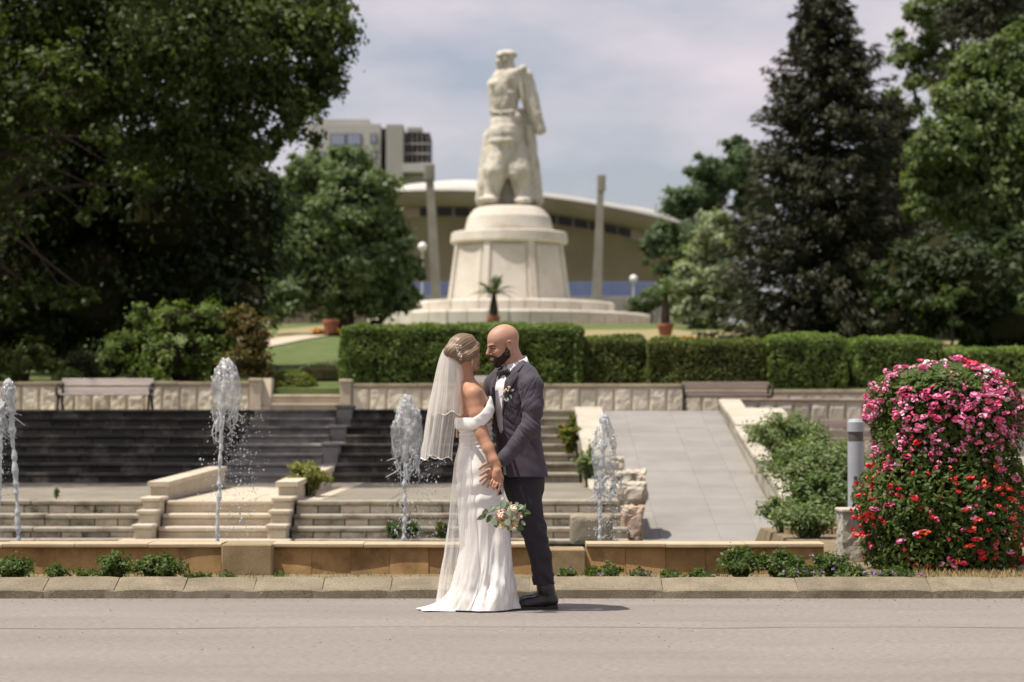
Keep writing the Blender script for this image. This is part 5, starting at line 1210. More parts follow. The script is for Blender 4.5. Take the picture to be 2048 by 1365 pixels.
m_skin_b = skin_mat('bride_skin', (.47, .255, .16), (.43, .225, .14), (.39, .19, .115))
m_beard = M('dark_beard_hair', (.022, .013, .009), (.045, .026, .017), scale=60, rough=.7, bump=1, bscale=160, stretch=(1, 1, .5))
m_suit = M('grey_mauve_suit_wool', (.064, .053, .069), (.050, .042, .055), scale=14, rough=.75, bump=.25, bscale=500, sheen=.06, grain=.08, gscale=600)
m_trou = M('grey_mauve_shaded_trouser_wool', (.029, .024, .030), (.023, .019, .024), scale=14, rough=.78, bump=.25, bscale=500, sheen=.04)  # suit wool darkened past its own tone to hold the shade on the legs
m_shirt = M('white_shirt_cotton', (.78, .77, .80), rough=.7, bump=.15, bscale=120)
m_black = M('black_satin', (.012, .011, .011), rough=.35, spec=.5)
m_shoe = M('black_leather', (.016, .013, .012), rough=.28, spec=.5)
def satin(name, col, al=1.0):
    m, t, b, out = nodes(name); b.inputs['Base Color'].default_value = rgba(col); b.inputs['Roughness'].default_value = .42; b.inputs['Specular IOR Level'].default_value = .45; b.inputs['Sheen Weight'].default_value = .25
    v = pos(t); bn = t.nodes.new('ShaderNodeBump'); bn.inputs['Strength'].default_value = .1; bn.inputs['Distance'].default_value = .004; t.links.new(noise(t, v, 45, 4), bn.inputs['Height']); t.links.new(bn.outputs[0], b.inputs['Normal'])
    return m
m_satin = satin('ivory_satin', (.80, .775, .735))
def tulle(name, col, op):
    m, t, b, out = nodes(name); b.inputs['Base Color'].default_value = rgba(col); b.inputs['Roughness'].default_value = .8; b.inputs['Specular IOR Level'].default_value = .1
    tr = t.nodes.new('ShaderNodeBsdfTranslucent'); tr.inputs[0].default_value = rgba(col); tp = t.nodes.new('ShaderNodeBsdfTransparent')
    a = t.nodes.new('ShaderNodeMixShader'); a.inputs[0].default_value = .5; t.links.new(b.outputs[0], a.inputs[1]); t.links.new(tr.outputs[0], a.inputs[2])
    # tulle closes up where it is seen edge-on
    lw = t.nodes.new('ShaderNodeLayerWeight'); lw.inputs[0].default_value = .35
    rp = t.nodes.new('ShaderNodeMapRange'); rp.inputs[3].default_value = op; rp.inputs[4].default_value = min(1, op+.42); t.links.new(lw.outputs['Facing'], rp.inputs[0])
    e = t.nodes.new('ShaderNodeMixShader'); t.links.new(rp.outputs[0], e.inputs[0]); t.links.new(tp.outputs[0], e.inputs[1]); t.links.new(a.outputs[0], e.inputs[2]); t.links.new(e.outputs[0], out.inputs[0])
    return m
m_veil = tulle('white_tulle', (.86, .84, .80), .36)
m_over = tulle('sheer_overskirt', (.84, .82, .78), .20)
def hair_mat():
    m, t, b, out = nodes('dark_blonde_hair'); v = pos(t, (1, 1, 1)); w_ = t.nodes.new('ShaderNodeAttribute'); w_.attribute_name = 'strand'
    cb = t.nodes.new('ShaderNodeCombineXYZ'); t.links.new(w_.outputs['Fac'], cb.inputs[0])
    n_ = noise(t, cb.outputs[0], 55, 4, .7); c = mix(t, ramp(t, n_, .36, .66), (.055, .032, .018), (.37, .255, .15)); t.links.new(c, b.inputs['Base Color']); b.inputs['Roughness'].default_value = .38; b.inputs['Specular IOR Level'].default_value = .5
    bn = t.nodes.new('ShaderNodeBump'); bn.inputs['Strength'].default_value = .6; bn.inputs['Distance'].default_value = .004; t.links.new(n_, bn.inputs['Height']); t.links.new(bn.outputs[0], b.inputs['Normal'])
    return m
m_hair = hair_mat()
m_pearl = M('pearl', (.80, .76, .70), rough=.25, spec=.6); m_gold = M('gold', (.75, .58, .35), rough=.3, metal=.8); m_white_t = M('teeth', (.80, .77, .70), rough=.3)
m_lip = M('lip', (.36, .15, .12), rough=.4)
m_eye = M('dark_eye', (.02, .014, .01), rough=.2)

def finger(sd, pts, r0, r1, k=.004):
    n = len(pts); rs = np.linspace(r0, r1, n)
    sd.chain([(np.array(p), r) for p, r in zip(pts, rs)], k)

# ------------------------------------------------------------------ groom
gyaw = math.radians(35); gf = (-math.cos(gyaw), -math.sin(gyaw))          # chest direction
def row(py, px, dy, rf, rl): p = P(px, py, dy); return (p[2], p[0], p[1], rf, rl)
GD = .06
sd = SDF(tuple(P(950, 1222, -.36)), tuple(P(1125, 640, .42)), .004); sd.lo[2] = 0.0
sd = SDF((P(905, 700, -.36)[0], D0-.38, 0.0), (P(1128, 700, 0)[0], D0+.48, 1.86), .004)
hy = math.radians(17); hp_ = math.radians(13)
hf = np.array([-math.cos(hy)*math.cos(hp_), -math.sin(hy)*math.cos(hp_), -math.sin(hp_)]); H = Frame(P(1007, 689.5, GD-.01), hf)
def head(sd, H, S=1.0, fem=False):
    p = lambda a, b, c: H.p(a*S, b*S, c*S); A = H.ax; e = lambda c, r, k=.012, **q_: sd.ell(p(*c), tuple(S*x for x in r), A, k, **q_)
    e((-.012, 0, .038), (.098, .077, .088)); e((.040, 0, .030), (.052, .064, .066), .03); e((.038, 0, -.035), (.056, .060, .076), .025)
    for s_ in (1, -1):
        sd.cap(p(-.008, .054*s_, -.055), p(.062, .018*s_, -.108), .017*S, .018*S, .02); e((.066, .038*s_, -.036), (.026, .024, .024), .018)
        sd.cap(p(.086, .042*s_, .010), p(.095, .012*s_, .012), .0085*S, .0075*S, .012); e((.103, .032*s_, -.007), (.013, .017, .011), .010, sub=True)
        e((.082, .031*s_, -.009), (.0125, .016, .0105), .004); sd.cap(p(.097, .013*s_, -.043), p(.092, .014*s_, -.041), .0075*S, .008*S, .006)
        e((-.014, .080*s_, -.014), (.019, .008, .033), .004); sd.chain([(p(.000, .084*s_, .004), .0045*S), (p(-.006, .089*s_, .016), .005*S), (p(-.020, .092*s_, .017), .0055*S), (p(-.031, .092*s_, .004), .0055*S), (p(-.028, .089*s_, -.018), .005*S), (p(-.016, .086*s_, -.040), .0065*S)], .003)
        e((-.012, .091*s_, -.008), (.0095, .007, .018), .003, sub=True)
    e((.070, 0, -.106), (.020, .024, .018), .018)
    for s_ in (1, -1): sd.chain([(p(.099, .019*s_, -.040), .0022*S), (p(.090, .034*s_, -.052), .0026*S), (p(.080, .042*s_, -.068), .002*S)], .006, True)
    sd.cap(p(.091, 0, .008), p(.115, 0, -.032), .0082*S, .0118*S, .010); e((.116, 0, -.037), (.0115, .012, .0095), .006)
    sd.chain([(p(.088, -.026, -.066), .005*S), (p(.099, 0, -.064), .007*S), (p(.088, .026, -.066), .005*S)], .006); sd.chain([(p(.086, -.022, -.079), .005*S), (p(.096, 0, -.080), .0075*S), (p(.086, .022, -.079), .005*S)], .006)
head(sd, H)
nb = P(1034, 738, GD)
sd.cap(H.p(-.030, 0, -.045), nb, .060, .064, .03); sd.cap(nb, P(1032, 770, GD+.01), .066, .095, .04)
gl = np.array([-gf[1]*-1, 0, 0])
# trunk and legs inside the clothes
TR = [row(762, 1031, GD, .060, .14), row(785, 1031, GD, .085, .155), row(820, 1033, GD, .100, .155), row(870, 1036, GD, .105, .145), row(910, 1040, GD, .105, .14), row(960, 1046, GD, .11, .15), row(985, 1049, GD, .10, .14)]
sd.stack(TR, gf, .03)
NLEG = [(1053, 985, GD-.06, .078), (1066, 1060, GD-.07, .066), (1080, 1110, GD-.06, .055), (1089, 1168, GD-.05, .040), (1093, 1200, GD-.05, .030)]
FLEG = [(1048, 985, GD+.09, .072), (1066, 1060, GD+.12, .060), (1081, 1110, GD+.15, .050), (1088, 1168, GD+.17, .038), (1092, 1200, GD+.17, .030)]
for L_ in (NLEG, FLEG):
    sd.chain([(P(a, b, c), r) for a, b, c, r in L_], .02); a, b, c, r = L_[-1]; f0 = P(a, b, c); sd.chain([(np.array([f0[0]+.01, f0[1], .055]), .028), (np.array([f0[0]-.15, f0[1]-.012, .038]), .016)], .02)
SH_, EL_, WR_ = P(1062, 772, -.15), P(1062, 853, -.20), P(1002, 923, -.215)
SHr, ELr, WRr = P(992, 770, GD+.17), P(975, 850, GD+.22), P(935, 868, GD+.10)
sd.chain([(SH_, .06), (EL_, .045), (WR_, .031)], .02); sd.chain([(SHr, .06), (ELr, .045), (WRr, .03)], .02)
# left hand spread on the dress: palm, four fingers, thumb uppermost
hd_ = -.225
sd.chain([(WR_, .029), (P(988, 938, hd_), .024), (P(981, 948, hd_), .022)], .012); sd.ell(P(985, 945, hd_), (.036, .020, .042), [[.72, 0, -.69], [0, 1, 0], [.69, 0, .72]], .012)
finger(sd, [P(990, 927, hd_), P(978, 925, hd_-.005), P(967, 931, hd_+.0), P(959, 938.5, hd_+.01)], .013, .0085)
finger(sd, [P(984, 939, hd_-.01), P(974, 941, hd_-.02), P(966, 947, hd_-.008), P(960, 951, hd_+.004)], .0105, .0082)
finger(sd, [P(983, 948, hd_-.008), P(974, 951, hd_-.018), P(966, 957, hd_-.008), P(960, 962.5, hd_+.004)], .0105, .0082)
finger(sd, [P(983, 954, hd_-.004), P(976, 958, hd_-.012), P(970, 965, hd_-.004), P(966, 970, hd_+.004)], .0102, .0078)
finger(sd, [P(985, 960, hd_), P(980, 965, hd_-.006), P(977, 970, hd_), P(975, 975, hd_+.004)], .0092, .0070)
# right hand round her waist: fingers show at her back
hb = .0
sd.chain([(WRr, .027), (P(925, 866, .11), .024)], .012)
for k in range(4): finger(sd, [P(926, 858+k*5, .10), P(917, 857+k*5, .075), P(914.2, 858+k*5.2, .035), P(915, 859+k*5, .0)], .0095, .0075)
finger(sd, [P(928, 856, .10), P(922, 850, .09), P(918, 846, .07)], .011, .008)
V, Q = sd.mesh(2)
groom = put('person', V, Q, m_skin_g, None, smooth=True, loc=(P(1060, 1218)[0], D0+GD, 0)); tag(groom, 'bald bearded man in a grey-mauve suit and bow tie facing a woman', 'person')
# beard
sd = SDF(H.o-.17, H.o+.17, .0028); p = H.p
for s_ in (1, -1):
    sd.chain([(p(-.004, .0635*s_, -.018), .0075), (p(.004, .064*s_, -.045), .012), (p(.010, .060*s_, -.066), .016)], .012)
    sd.cap(p(.004, .056*s_, -.068), p(.066, .020*s_, -.112), .0195, .021, .016); sd.cap(p(.022, .056*s_, -.058), p(.070, .034*s_, -.086), .013, .0145, .012)
    sd.cap(p(.1005, .004*s_, -.0525), p(.091, .026*s_, -.0585), .0055, .0060, .005); sd.chain([(p(.091, .026*s_, -.0585), .006), (p(.083, .035*s_, -.074), .008), (p(.076, .032*s_, -.094), .011)], .008)
sd.ell(p(.070, 0, -.115), (.022, .028, .021), H.ax, .012); sd.ell(p(.090, 0, -.096), (.007, .010, .007), H.ax, .006)
V, Q = sd.mesh(1); N = vnormals(V, Q); V = V + N*(.004*fbm(V*150, 2, 3) + .003*fbm(V*60, 2, 1))[:, None]; put('beard', V, Q, m_beard, groom, smooth=True)
def little(name, chains, mat, par, h=.0025, k=.004):
    pts = np.array([q_[0] for c in chains for q_ in c]); rm = max(q_[1] for c in chains for q_ in c); sd = SDF(pts.min(0)-rm-.012, pts.max(0)+rm+.012, h)
    for c in chains:
        if len(c) == 1: sd.cap(c[0][0], c[0][0] + np.array([0, 0, 1e-4]), c[0][1], c[0][1], k)
        else: sd.chain([(np.array(a), r) for a, r in c], k)
    V, Q = sd.mesh(1); return put(name, V, Q, mat, par, smooth=True)
for s_ in (1, -1):
    if s_ < 0: little('eyebrow', [[(p(.099, .013*s_, .014), .0030), (p(.096, .030*s_, .0195), .0040), (p(.083, .046*s_, .015), .0024)]], m_beard, groom, .0018)
    little('eye', [[(p(.0935, .023*s_, -.010), .0014), (p(.0935, .032*s_, -.0088), .0024), (p(.087, .041*s_, -.0112), .0014)]], m_eye, groom, .001, .001)
little('teeth', [[(p(.090, -.022, -.0705), .0035), (p(.1015, 0, -.0720), .0042), (p(.090, .022, -.0705), .0035)]], m_white_t, groom, .0015)
little('lower_lip', [[(p(.088, -.022, -.0775), .003), (p(.1005, 0, -.0810), .0048), (p(.088, .022, -.0775), .003)]], m_lip, groom, .0015)

# clothes ---------------------------------------------------------------
def folds(V, N, amp, dirs, seed, sharp=1.6):
    """creases: ridged noise stretched along a direction"""
    d = 0
    for (ax, fr, st, a) in dirs:
        ax = np.array(ax, float)/np.linalg.norm(ax); al = V@ax; per = V - np.outer(al, ax); q_ = per*fr + np.outer(al, ax)*st
        nn = fbm(q_ + 3.1, 2, seed); d = d + a*(1 - np.abs(nn)*2.4)**sharp if sharp == 1 else d + a*np.sign(nn)*np.abs(nn)**.8
        seed += 1
    return V + N*(amp*d)[:, None]
# jacket
JR = [row(724, 1036, GD, .052, .075), row(733, 1034, GD, .074, .125), row(745, 1031, GD, .098, .172), row(765, 1030, GD, .128, .190), row(795, 1031, GD, .140, .190), row(830, 1032, GD, .137, .180), row(870, 1036, GD, .130, .170), row(905, 1040, GD, .134, .176), row(935, 1043, GD, .142, .187), row(954, 1045, GD, .146, .192)]
sd = SDF((P(930, 700)[0], D0-.40, P(0, 962)[2]), (P(1110, 700)[0], D0+.45, P(0, 700)[2]), .0045)
sd.stack(JR, gf, .012)
sd.cap(P(1050, 752, -.08), SH_, .075, .078, .05); sd.cap(P(1008, 752, GD+.13), SHr, .072, .075, .05)
sd.chain([(SH_, .074), (P(1066, 815, -.185), .068), (EL_, .062), (P(1032, 893, -.21), .053), (P(1006, 919, -.215), .047)], .016)
sd.chain([(SHr, .076), (P(980, 815, GD+.22), .068), (ELr, .062), (P(950, 862, GD+.17), .055)], .016)
G_f = np.array([gf[0], gf[1], 0]); G_l = np.array([-gf[1], gf[0], 0])                      # his forward and his left
jc = lambda z: np.array([np.interp(z, [r[0] for r in sorted(JR)], [r[1] for r in sorted(JR)]), np.interp(z, [r[0] for r in sorted(JR)], [r[2] for r in sorted(JR)]), z])
zV0, zV1 = P(0, 874)[2], P(0, 728)[2]
def vcut(Xg, Yg, Zg):
    rs = sorted(JR); zz = [r[0] for r in rs]; cx_ = np.interp(Zg, zz, [r[1] for r in rs]); cy_ = np.interp(Zg, zz, [r[2] for r in rs])
    f_ = (Xg-cx_)*gf[0] + (Yg-cy_)*gf[1]; l_ = (Xg-cx_)*G_l[0] + (Yg-cy_)*G_l[1]; wv = np.interp(Zg, [zV0, zV0+.05, zV1], [0, .03, .072])
    d = np.maximum(np.abs(l_+.006) - wv, .03 - f_); low = np.maximum(np.abs(l_+.004) - np.interp(Zg, [P(0, 958)[2], P(0, 900)[2], P(0, 892)[2]], [.035, .006, -.02]), .06-f_)
    return np.maximum(np.minimum(d, low), -1)
sd.op(vcut, sd.lo, sd.lo + np.array(sd.D.shape)*sd.h, .006, sub=True)
# hollow the cuff and the hem a little
sd.cap(P(1003, 922, -.215), P(985, 938, -.215), .034, .034, .004, sub=True)
V, Q = sd.mesh(2); N = vnormals(V, Q)
el_w = np.exp(-((np.linalg.norm(V-EL_, axis=1))/.13)**2); sh_w = np.exp(-((np.linalg.norm(V-SH_-np.array([0, 0, -.06]), axis=1))/.14)**2); but = np.exp(-((np.linalg.norm(V-P(1003, 868, -.06), axis=1))/.16)**2)
d1 = fbm(V@np.array([[9, 0, 0], [0, 9, 0], [6, 0, 26]]).T if False else np.stack([V[:, 0]*7, V[:, 1]*7, V[:, 2]*24 + V[:, 0]*14], 1), 2, 3); d2 = fbm(np.stack([V[:, 0]*20 + V[:, 2]*8, V[:, 1]*8, V[:, 2]*9], 1), 2, 8)
d3 = fbm(np.stack([V[:, 0]*9, V[:, 1]*9, V[:, 2]*30 - V[:, 0]*22], 1), 2, 14)
cr1 = np.maximum(0, 1-np.abs(fbm(np.stack([V[:, 0]*5 + V[:, 2]*4, V[:, 1]*5, V[:, 2]*15 + V[:, 0]*13], 1), 2, 33))*9); cr2 = np.maximum(0, 1-np.abs(fbm(np.stack([V[:, 0]*9, V[:, 1]*5, V[:, 2]*11 - V[:, 0]*17], 1), 2, 51))*9)
V = V + N*(.0028*d2 + .024*d1*(el_w*.95 + .06) + .022*d3*(sh_w*.55) + .010*d1*but - .0085*cr1*(el_w + .55*but + .03) - .0075*cr2*(sh_w*.8 + .5*el_w + .02))[:, None]
jacket = put('jacket', V, Q, m_suit, groom, smooth=True); JV, JQ = V, Q
bvh_j = BVHTree.FromPolygons([tuple(v) for v in JV], [tuple(q_) for q_ in JQ])
cam_p = Vector((0, 0, EYE))
def hit(bvh, px, py, off=.004):
    d = Vector(ray(px, py)).normalized(); h_ = bvh.ray_cast(cam_p, d, 40)
    if h_[0] is None:
        v = Vector(P(px, py)); n_ = bvh.find_nearest(v); return np.array(n_[0]) + np.array(n_[1])*off
    return np.array(h_[0]) - np.array(d)*off
def decal(name, inner, outer, bvh, mat, par, off=.004, n=28, m=6, th=.003):
    """a flat piece of cloth lying on a garment: between two edges drawn as the photograph shows them"""
    a = spline(inner, n); b = spline(outer, n); V = []; F = []
    for i in range(n):
        for j in range(m+1):
            q_ = a[i] + (b[i]-a[i])*j/m; e = .4 if j in (0, m) or i in (0, n-1) else 1.0; V.append(hit(bvh, q_[0], q_[1], off*e + .001))
    for i in range(n-1):
        for j in range(m): F.append((i*(m+1)+j, i*(m+1)+j+1, (i+1)*(m+1)+j+1, (i+1)*(m+1)+j))
    o = put(name, V, F, mat, par, smooth=True); md = o.modifiers.new('thickness', 'SOLIDIFY'); md.thickness = th; md.offset = 0; return o
decal('lapel', [(1037, 735), (1022, 757), (1010, 785), (1000, 820), (996, 868)], [(1034, 744), (1036, 752), (1023, 778), (1010, 808), (998, 868)], bvh_j, m_suit, jacket, .006)
decal('collar', [(1044, 711), (1036, 728), (1027, 745), (1021, 757)], [(1048, 716), (1050, 724), (1044, 734), (1036, 743)], bvh_j, m_suit, jacket, .007, 16)
decal('lapel', [(1001, 742), (996, 765), (991, 800), (990, 840)], [(996, 740), (988, 765), (984, 800), (988, 840)], bvh_j, m_suit, jacket, .005, 20, 4)
for pa, pb in (((1052, 800), (1049, 836)),):
    pass
# seam line of the lapel notch and the sleeve head
def crease(name, pts, bvh, mat, par, r=.0016, off=.006):
    Pn = [hit(bvh, x, y, off) for x, y in spline(pts, 24)]; V, F = tube(Pn, r, 5); return put(name, V, F, mat, par)
m_seam = M('dark_seam', (.03, .025, .03), rough=.9)
bvh_g = BVHTree.FromPolygons([tuple(v.co + Vector(groom.location)) for v in groom.data.vertices], [tuple(p_.vertices) for p_ in groom.data.polygons])
def browline(name, pts, rad, mat, off): Pn = [hit(bvh_g, x, y, off) for x, y in spline(pts, 16)]; V, F = tube(Pn, rad*np.sin(np.linspace(.5, 2.75, 16)), 6); put(name, V, F, mat, groom, smooth=True)
browline('eyebrow', [(977.5, 694.2), (982, 691.8), (987, 691.6), (992.5, 694.3)], .0042, m_beard, .0012)
browline('eyelid_line', [(982.2, 698.2), (985.5, 697.2), (989, 697.6), (992.5, 699)], .0024, m_eye, .0006)
browline('smile_line', [(994.5, 697), (997.5, 697.4), (1000, 699)], .0009, m_lip, .0002)
crease('notch_seam', [(1051, 724), (1043, 735), (1036, 743), (1029, 739)], bvh_j, m_seam, jacket); crease('lapel_edge', [(1036, 752), (1026, 772), (1016, 792)], bvh_j, m_seam, jacket)
for q_ in ((1001, 869),): V, F = lathe([(.0, .0), (.009, .0), (.009, .004), (.0, .005)], (0, 0, 0), 12, False); c = hit(bvh_j, *q_); V = [c + np.array([v[0], -v[2], v[1]]) for v in V]; put('button', V, F, m_black, jacket)
# shirt
SR = [row(728, 1030, GD, .052, .06), row(738, 1030, GD, .074, .088), row(752, 1029, GD, .100, .135), row(775, 1029.5, GD, .122, .165), row(820, 1031, GD, .128, .165), row(870, 1035, GD, .122, .152), row(950, 1043, GD, .118, .150)]
sd = SDF((P(960, 700)[0], D0-.30, P(0, 955)[2]), (P(1100, 700)[0], D0+.36, P(0, 700)[2]), .005); sd.stack(SR, gf, .01)
V, Q = sd.mesh(2); N = vnormals(V, Q); V = V + N*(.006*fbm(np.stack([V[:, 0]*22, V[:, 1]*22, V[:, 2]*7], 1), 2, 5))[:, None]; shirt = put('shirt', V, Q, m_shirt, groom, smooth=True)
# shirt collar: a band standing round the neck, points turned down at the front
def ringband(name, c0, r0f, r0l, c1, r1f, r1l, f, mat, par, a0, a1, n=40, th=.003, tilt0=0, tilt1=0):
    f = np.array([f[0], f[1], 0])/np.hypot(f[0], f[1]); l_ = np.array([-f[1], f[0], 0]); V = []; F = []
    for i in range(n+1):
        a = a0 + (a1-a0)*i/n
        for (c, rf, rl, tl) in ((c0, r0f, r0l, tilt0), (c1, r1f, r1l, tilt1)): V.append(np.array(c) + f*math.cos(a)*rf + l_*math.sin(a)*rl + np.array([0, 0, tl*math.cos(a)]))
    for i in range(n): F.append((2*i, 2*i+2, 2*i+3, 2*i+1))
    o = put(name, V, F, mat, par, smooth=True); md = o.modifiers.new('thickness', 'SOLIDIFY'); md.thickness = th; md.offset = 0; return o
ringband('shirt_collar', P(1032, 741, GD), .078, .082, P(1030, 722, GD), .068, .070, gf, m_shirt, shirt, .12, 2*PI-.12, tilt0=-.022, tilt1=-.03)
ringband('shirt_collar', P(1032, 738, GD), .086, .088, P(1030, 721, GD), .071, .073, gf, m_shirt, shirt, .16, 2*PI-.16, tilt0=-.03, tilt1=-.03)
# bow tie
bc = P(1009, 745.5, GD-.075); bl = np.array([.62, -.78, 0.]); bl = np.array([G_l[0], G_l[1], 0]); bf = np.array([gf[0], gf[1], 0])
bt = None
for s_ in (1, -1):
    V = []; F = []; n = 8
    for i in range(n+1):
        t_ = i/n; hh = .010 + .020*min(1, t_*1.5); 
        for j in range(7):
            v_ = j/6*2-1; V.append(bc + bl*s_*(.006 + .052*t_) + np.array([0, 0, 1])*(hh*v_ - .010*t_) + bf*(.012*(1-t_**2)*(1-v_*v_*.6) + .004*math.sin(v_*4)*t_ + .004))
    for i in range(n):
        for j in range(6): F.append((i*7+j, (i+1)*7+j, (i+1)*7+j+1, i*7+j+1))
    o = put('bow_wing', V, F, m_black, groom, smooth=True); md = o.modifiers.new('thickness', 'SOLIDIFY'); md.thickness = .008
little('bow_knot', [[(bc + bf*.014 + np.array([0, 0, .008]), .009), (bc + bf*.014 - np.array([0, 0, .008]), .009)]], m_black, groom)
# boutonniere
m_cream = M('cream_petal', (.80, .66, .42), (.72, .50, .28), scale=60, rough=.7); m_wpet = M('white_small_petal', (.80, .80, .74), rough=.7); m_lf = M('eucalyptus_leaf', (.20, .27, .18), (.26, .33, .23), scale=30, rough=.6); m_dkl = M('dark_rose_leaf', (.055, .085, .028), (.08, .11, .04), scale=30, rough=.5)
def bloom(name, c, R, mat, par, seed, n=26, nrm=(0, -1, 0)):
    rr = np.random.default_rng(seed); nrm = np.array(nrm, float)/np.linalg.norm(nrm); V = []; F = []; a0 = np.cross(nrm, [.2, .1, 1]); a0 /= np.linalg.norm(a0); b0_ = np.cross(nrm, a0)
    for k in range(n):
        f_ = k/n; an = k*2.4; rad = R*(.12 + .85*f_); tiltv = f_**1.4; dr = a0*math.cos(an) + b0_*math.sin(an); base = c - nrm*R*.35*f_; tang = np.cross(nrm, dr); b0 = len(V); m_ = 4
        for i in range(m_+1):
            u_ = i/m_
            for j in range(m_+1):
                v_ = j/m_*2-1; wv = R*.55*math.sin(PI*min(1, .2+.7*u_))*(.6+.6*f_)
                V.append(base + dr*(rad*(.35+.65*u_*(.4+.6*tiltv))) + nrm*(R*.75*(u_)*(1-.75*tiltv) - R*.12*v_*v_*0 + .0) + tang*wv*v_ - dr*R*.28*v_*v_*(1-.3*tiltv) + rr.normal(0, R*.003, 3))
        for i in range(m_):
            for j in range(m_): F.append((b0+i*(m_+1)+j, b0+(i+1)*(m_+1)+j, b0+(i+1)*(m_+1)+j+1, b0+i*(m_+1)+j+1))
    return put(name, V, F, mat, par, smooth=True)
def leafpiece(name, c, d, n_, L, W, mat, par, curl=.15):
    d = np.array(d, float)/np.linalg.norm(d); n_ = np.array(n_, float); n_ -= d*(n_@d); n_ /= np.linalg.norm(n_); s_ = np.cross(n_, d); V = []; F = []; k = 8
    for i in range(k+1):
        t_ = i/k; wv = W*.5*math.sin(PI*t_**.8)**.75
        for v_ in (-1, -.5, 0, .5, 1): V.append(np.array(c) + d*L*t_ + s_*wv*v_ + n_*(curl*L*(-t_*t_*.6) + .18*wv*abs(v_)))
    for i in range(k):
        for j in range(4): F.append((i*5+j, (i+1)*5+j, (i+1)*5+j+1, i*5+j+1))
    return put(name, V, F, mat, par, smooth=True)
bo = bpy.data.objects.new('boutonniere', None); link(bo, groom); c0 = hit(bvh_j, 1014, 786, .012); bo.location = tuple(c0 - np.array(groom.location))
rr = np.random.default_rng(4)
for k in range(13):
    q_ = hit(bvh_j, 1014.5+rr.normal(0, 3.4), 781+rr.normal(0, 3.2), .014 + .012*rr.random()); little('berry', [[(q_, rr.uniform(.004, .0065))]], m_cream, bo, .002, .002)
for q_ in ((1012, 802), (1016, 801), (1009, 799)): bloom('white_bloom', hit(bvh_j, *q_, .016), .010, m_wpet, bo, 3, 10)
for (x_, y_, dx, dz) in ((1021, 783, .8, .5), (1008, 792, -.7, -.3), (1015, 795, .1, -1), (1019, 790, .5, -.8)): leafpiece('leaf', hit(bvh_j, x_, y_, .012), (dx, -.25, dz), (0, -1, .3), .030, .016, m_lf, bo)
# trousers
sd = SDF((P(1000, 700)[0], D0-.22, .10), (P(1130, 700)[0], D0+.42, P(0, 930)[2]), .0045)
sd.stack([row(930, 1043, GD, .118, .158), row(958, 1046, GD, .118, .162), row(980, 1048, GD, .112, .152), row(1000, 1049, GD, .095, .125), row(1030, 1050, GD, .05, .07)], gf, .03)
NT = [(1048, 975, GD-.06, .092), (1054, 1010, GD-.065, .090), (1067, 1060, GD-.07, .079), (1081, 1110, GD-.06, .068), (1086, 1150, GD-.05, .066), (1088, 1172, GD-.05, .068)]
FT_ = [(1046, 975, GD+.09, .088), (1052, 1010, GD+.1, .082), (1066, 1060, GD+.12, .076), (1081, 1110, GD+.15, .066), (1086, 1150, GD+.17, .065), (1088, 1172, GD+.17, .066)]
for L_ in (NT, FT_): sd.chain([(P(a, b, c), r) for a, b, c, r in L_], .02)
zc = P(0, 1171)[2]
sd.op(lambda Xg, Yg, Zg: zc - Zg + 0*Xg, sd.lo, sd.lo + np.array(sd.D.shape)*sd.h, .01, inter=True)
V, Q = sd.mesh(2); N = vnormals(V, Q); kn = np.exp(-((V[:, 2]-P(0, 1075)[2])/.13)**2); an = np.exp(-((V[:, 2]-P(0, 1160)[2])/.09)**2)
V = V + N*(.007*fbm(np.stack([V[:, 0]*18, V[:, 1]*18, V[:, 2]*3.5], 1), 2, 21) + .018*fbm(np.stack([V[:, 0]*8, V[:, 1]*8, V[:, 2]*26 + V[:, 0]*20], 1), 2, 6)*(kn+an*1.1))[:, None]
trou = put('trousers', V, Q, m_trou, groom, smooth=True)
# shoes
for (a, dy) in ((1094, GD-.05), (1093, GD+.17)):
    f0 = P(a, 1200, dy); x0 = f0[0]; y0 = f0[1]; sd = SDF((x0-.27, y0-.09, -.01), (x0+.10, y0+.09, .24), .004)
    sd.chain([(np.array([x0+.030, y0, .052]), .040), (np.array([x0-.05, y0, .048]), .042), (np.array([x0-.13, y0-.01, .034]), .040), (np.array([x0-.195, y0-.015, .024]), .024)], .02)
    sd.chain([(np.array([x0+.020, y0, .06]), .043), (np.array([x0-.008, y0, .13]), .052), (np.array([x0-.014, y0, .165]), .050)], .02)
    sd.op(lambda Xg, Yg, Zg: .016 - Zg + 0*Xg, sd.lo, sd.lo + np.array(sd.D.shape)*sd.h, .01, inter=True)
    V, Q = sd.mesh(2); so_ = put('shoe', V, Q, m_shoe, groom, smooth=True)
    S_ = spline([(x0+.07, 0), (x0+.06, .036), (x0-.02, .040), (x0-.12, .050), (x0-.19, .038), (x0-.222, .0)], 14); up = [(x, y0+w_-.012*max(0, (x0-x)/.2)) for x, w_ in S_]; dn = [(x, y0-w_-.012*max(0, (x0-x)/.2)) for x, w_ in S_[::-1]]; L_ = up + dn[1:-1]
    m_ = len(L_); V = [(x, y, .001) for x, y in L_] + [(x, y, .018) for x, y in L_]; F = [tuple(range(m_))[::-1], tuple(range(m_, 2*m_))] + [(i, (i+1) % m_, m_+(i+1) % m_, m_+i) for i in range(m_)]; put('sole', V, F, m_black, so_)
    mb = MB(); mb.box(x0+.0, x0+.068, y0-.033, y0+.033, .0012, .028, .004); mb.put('heel', m_black, so_)

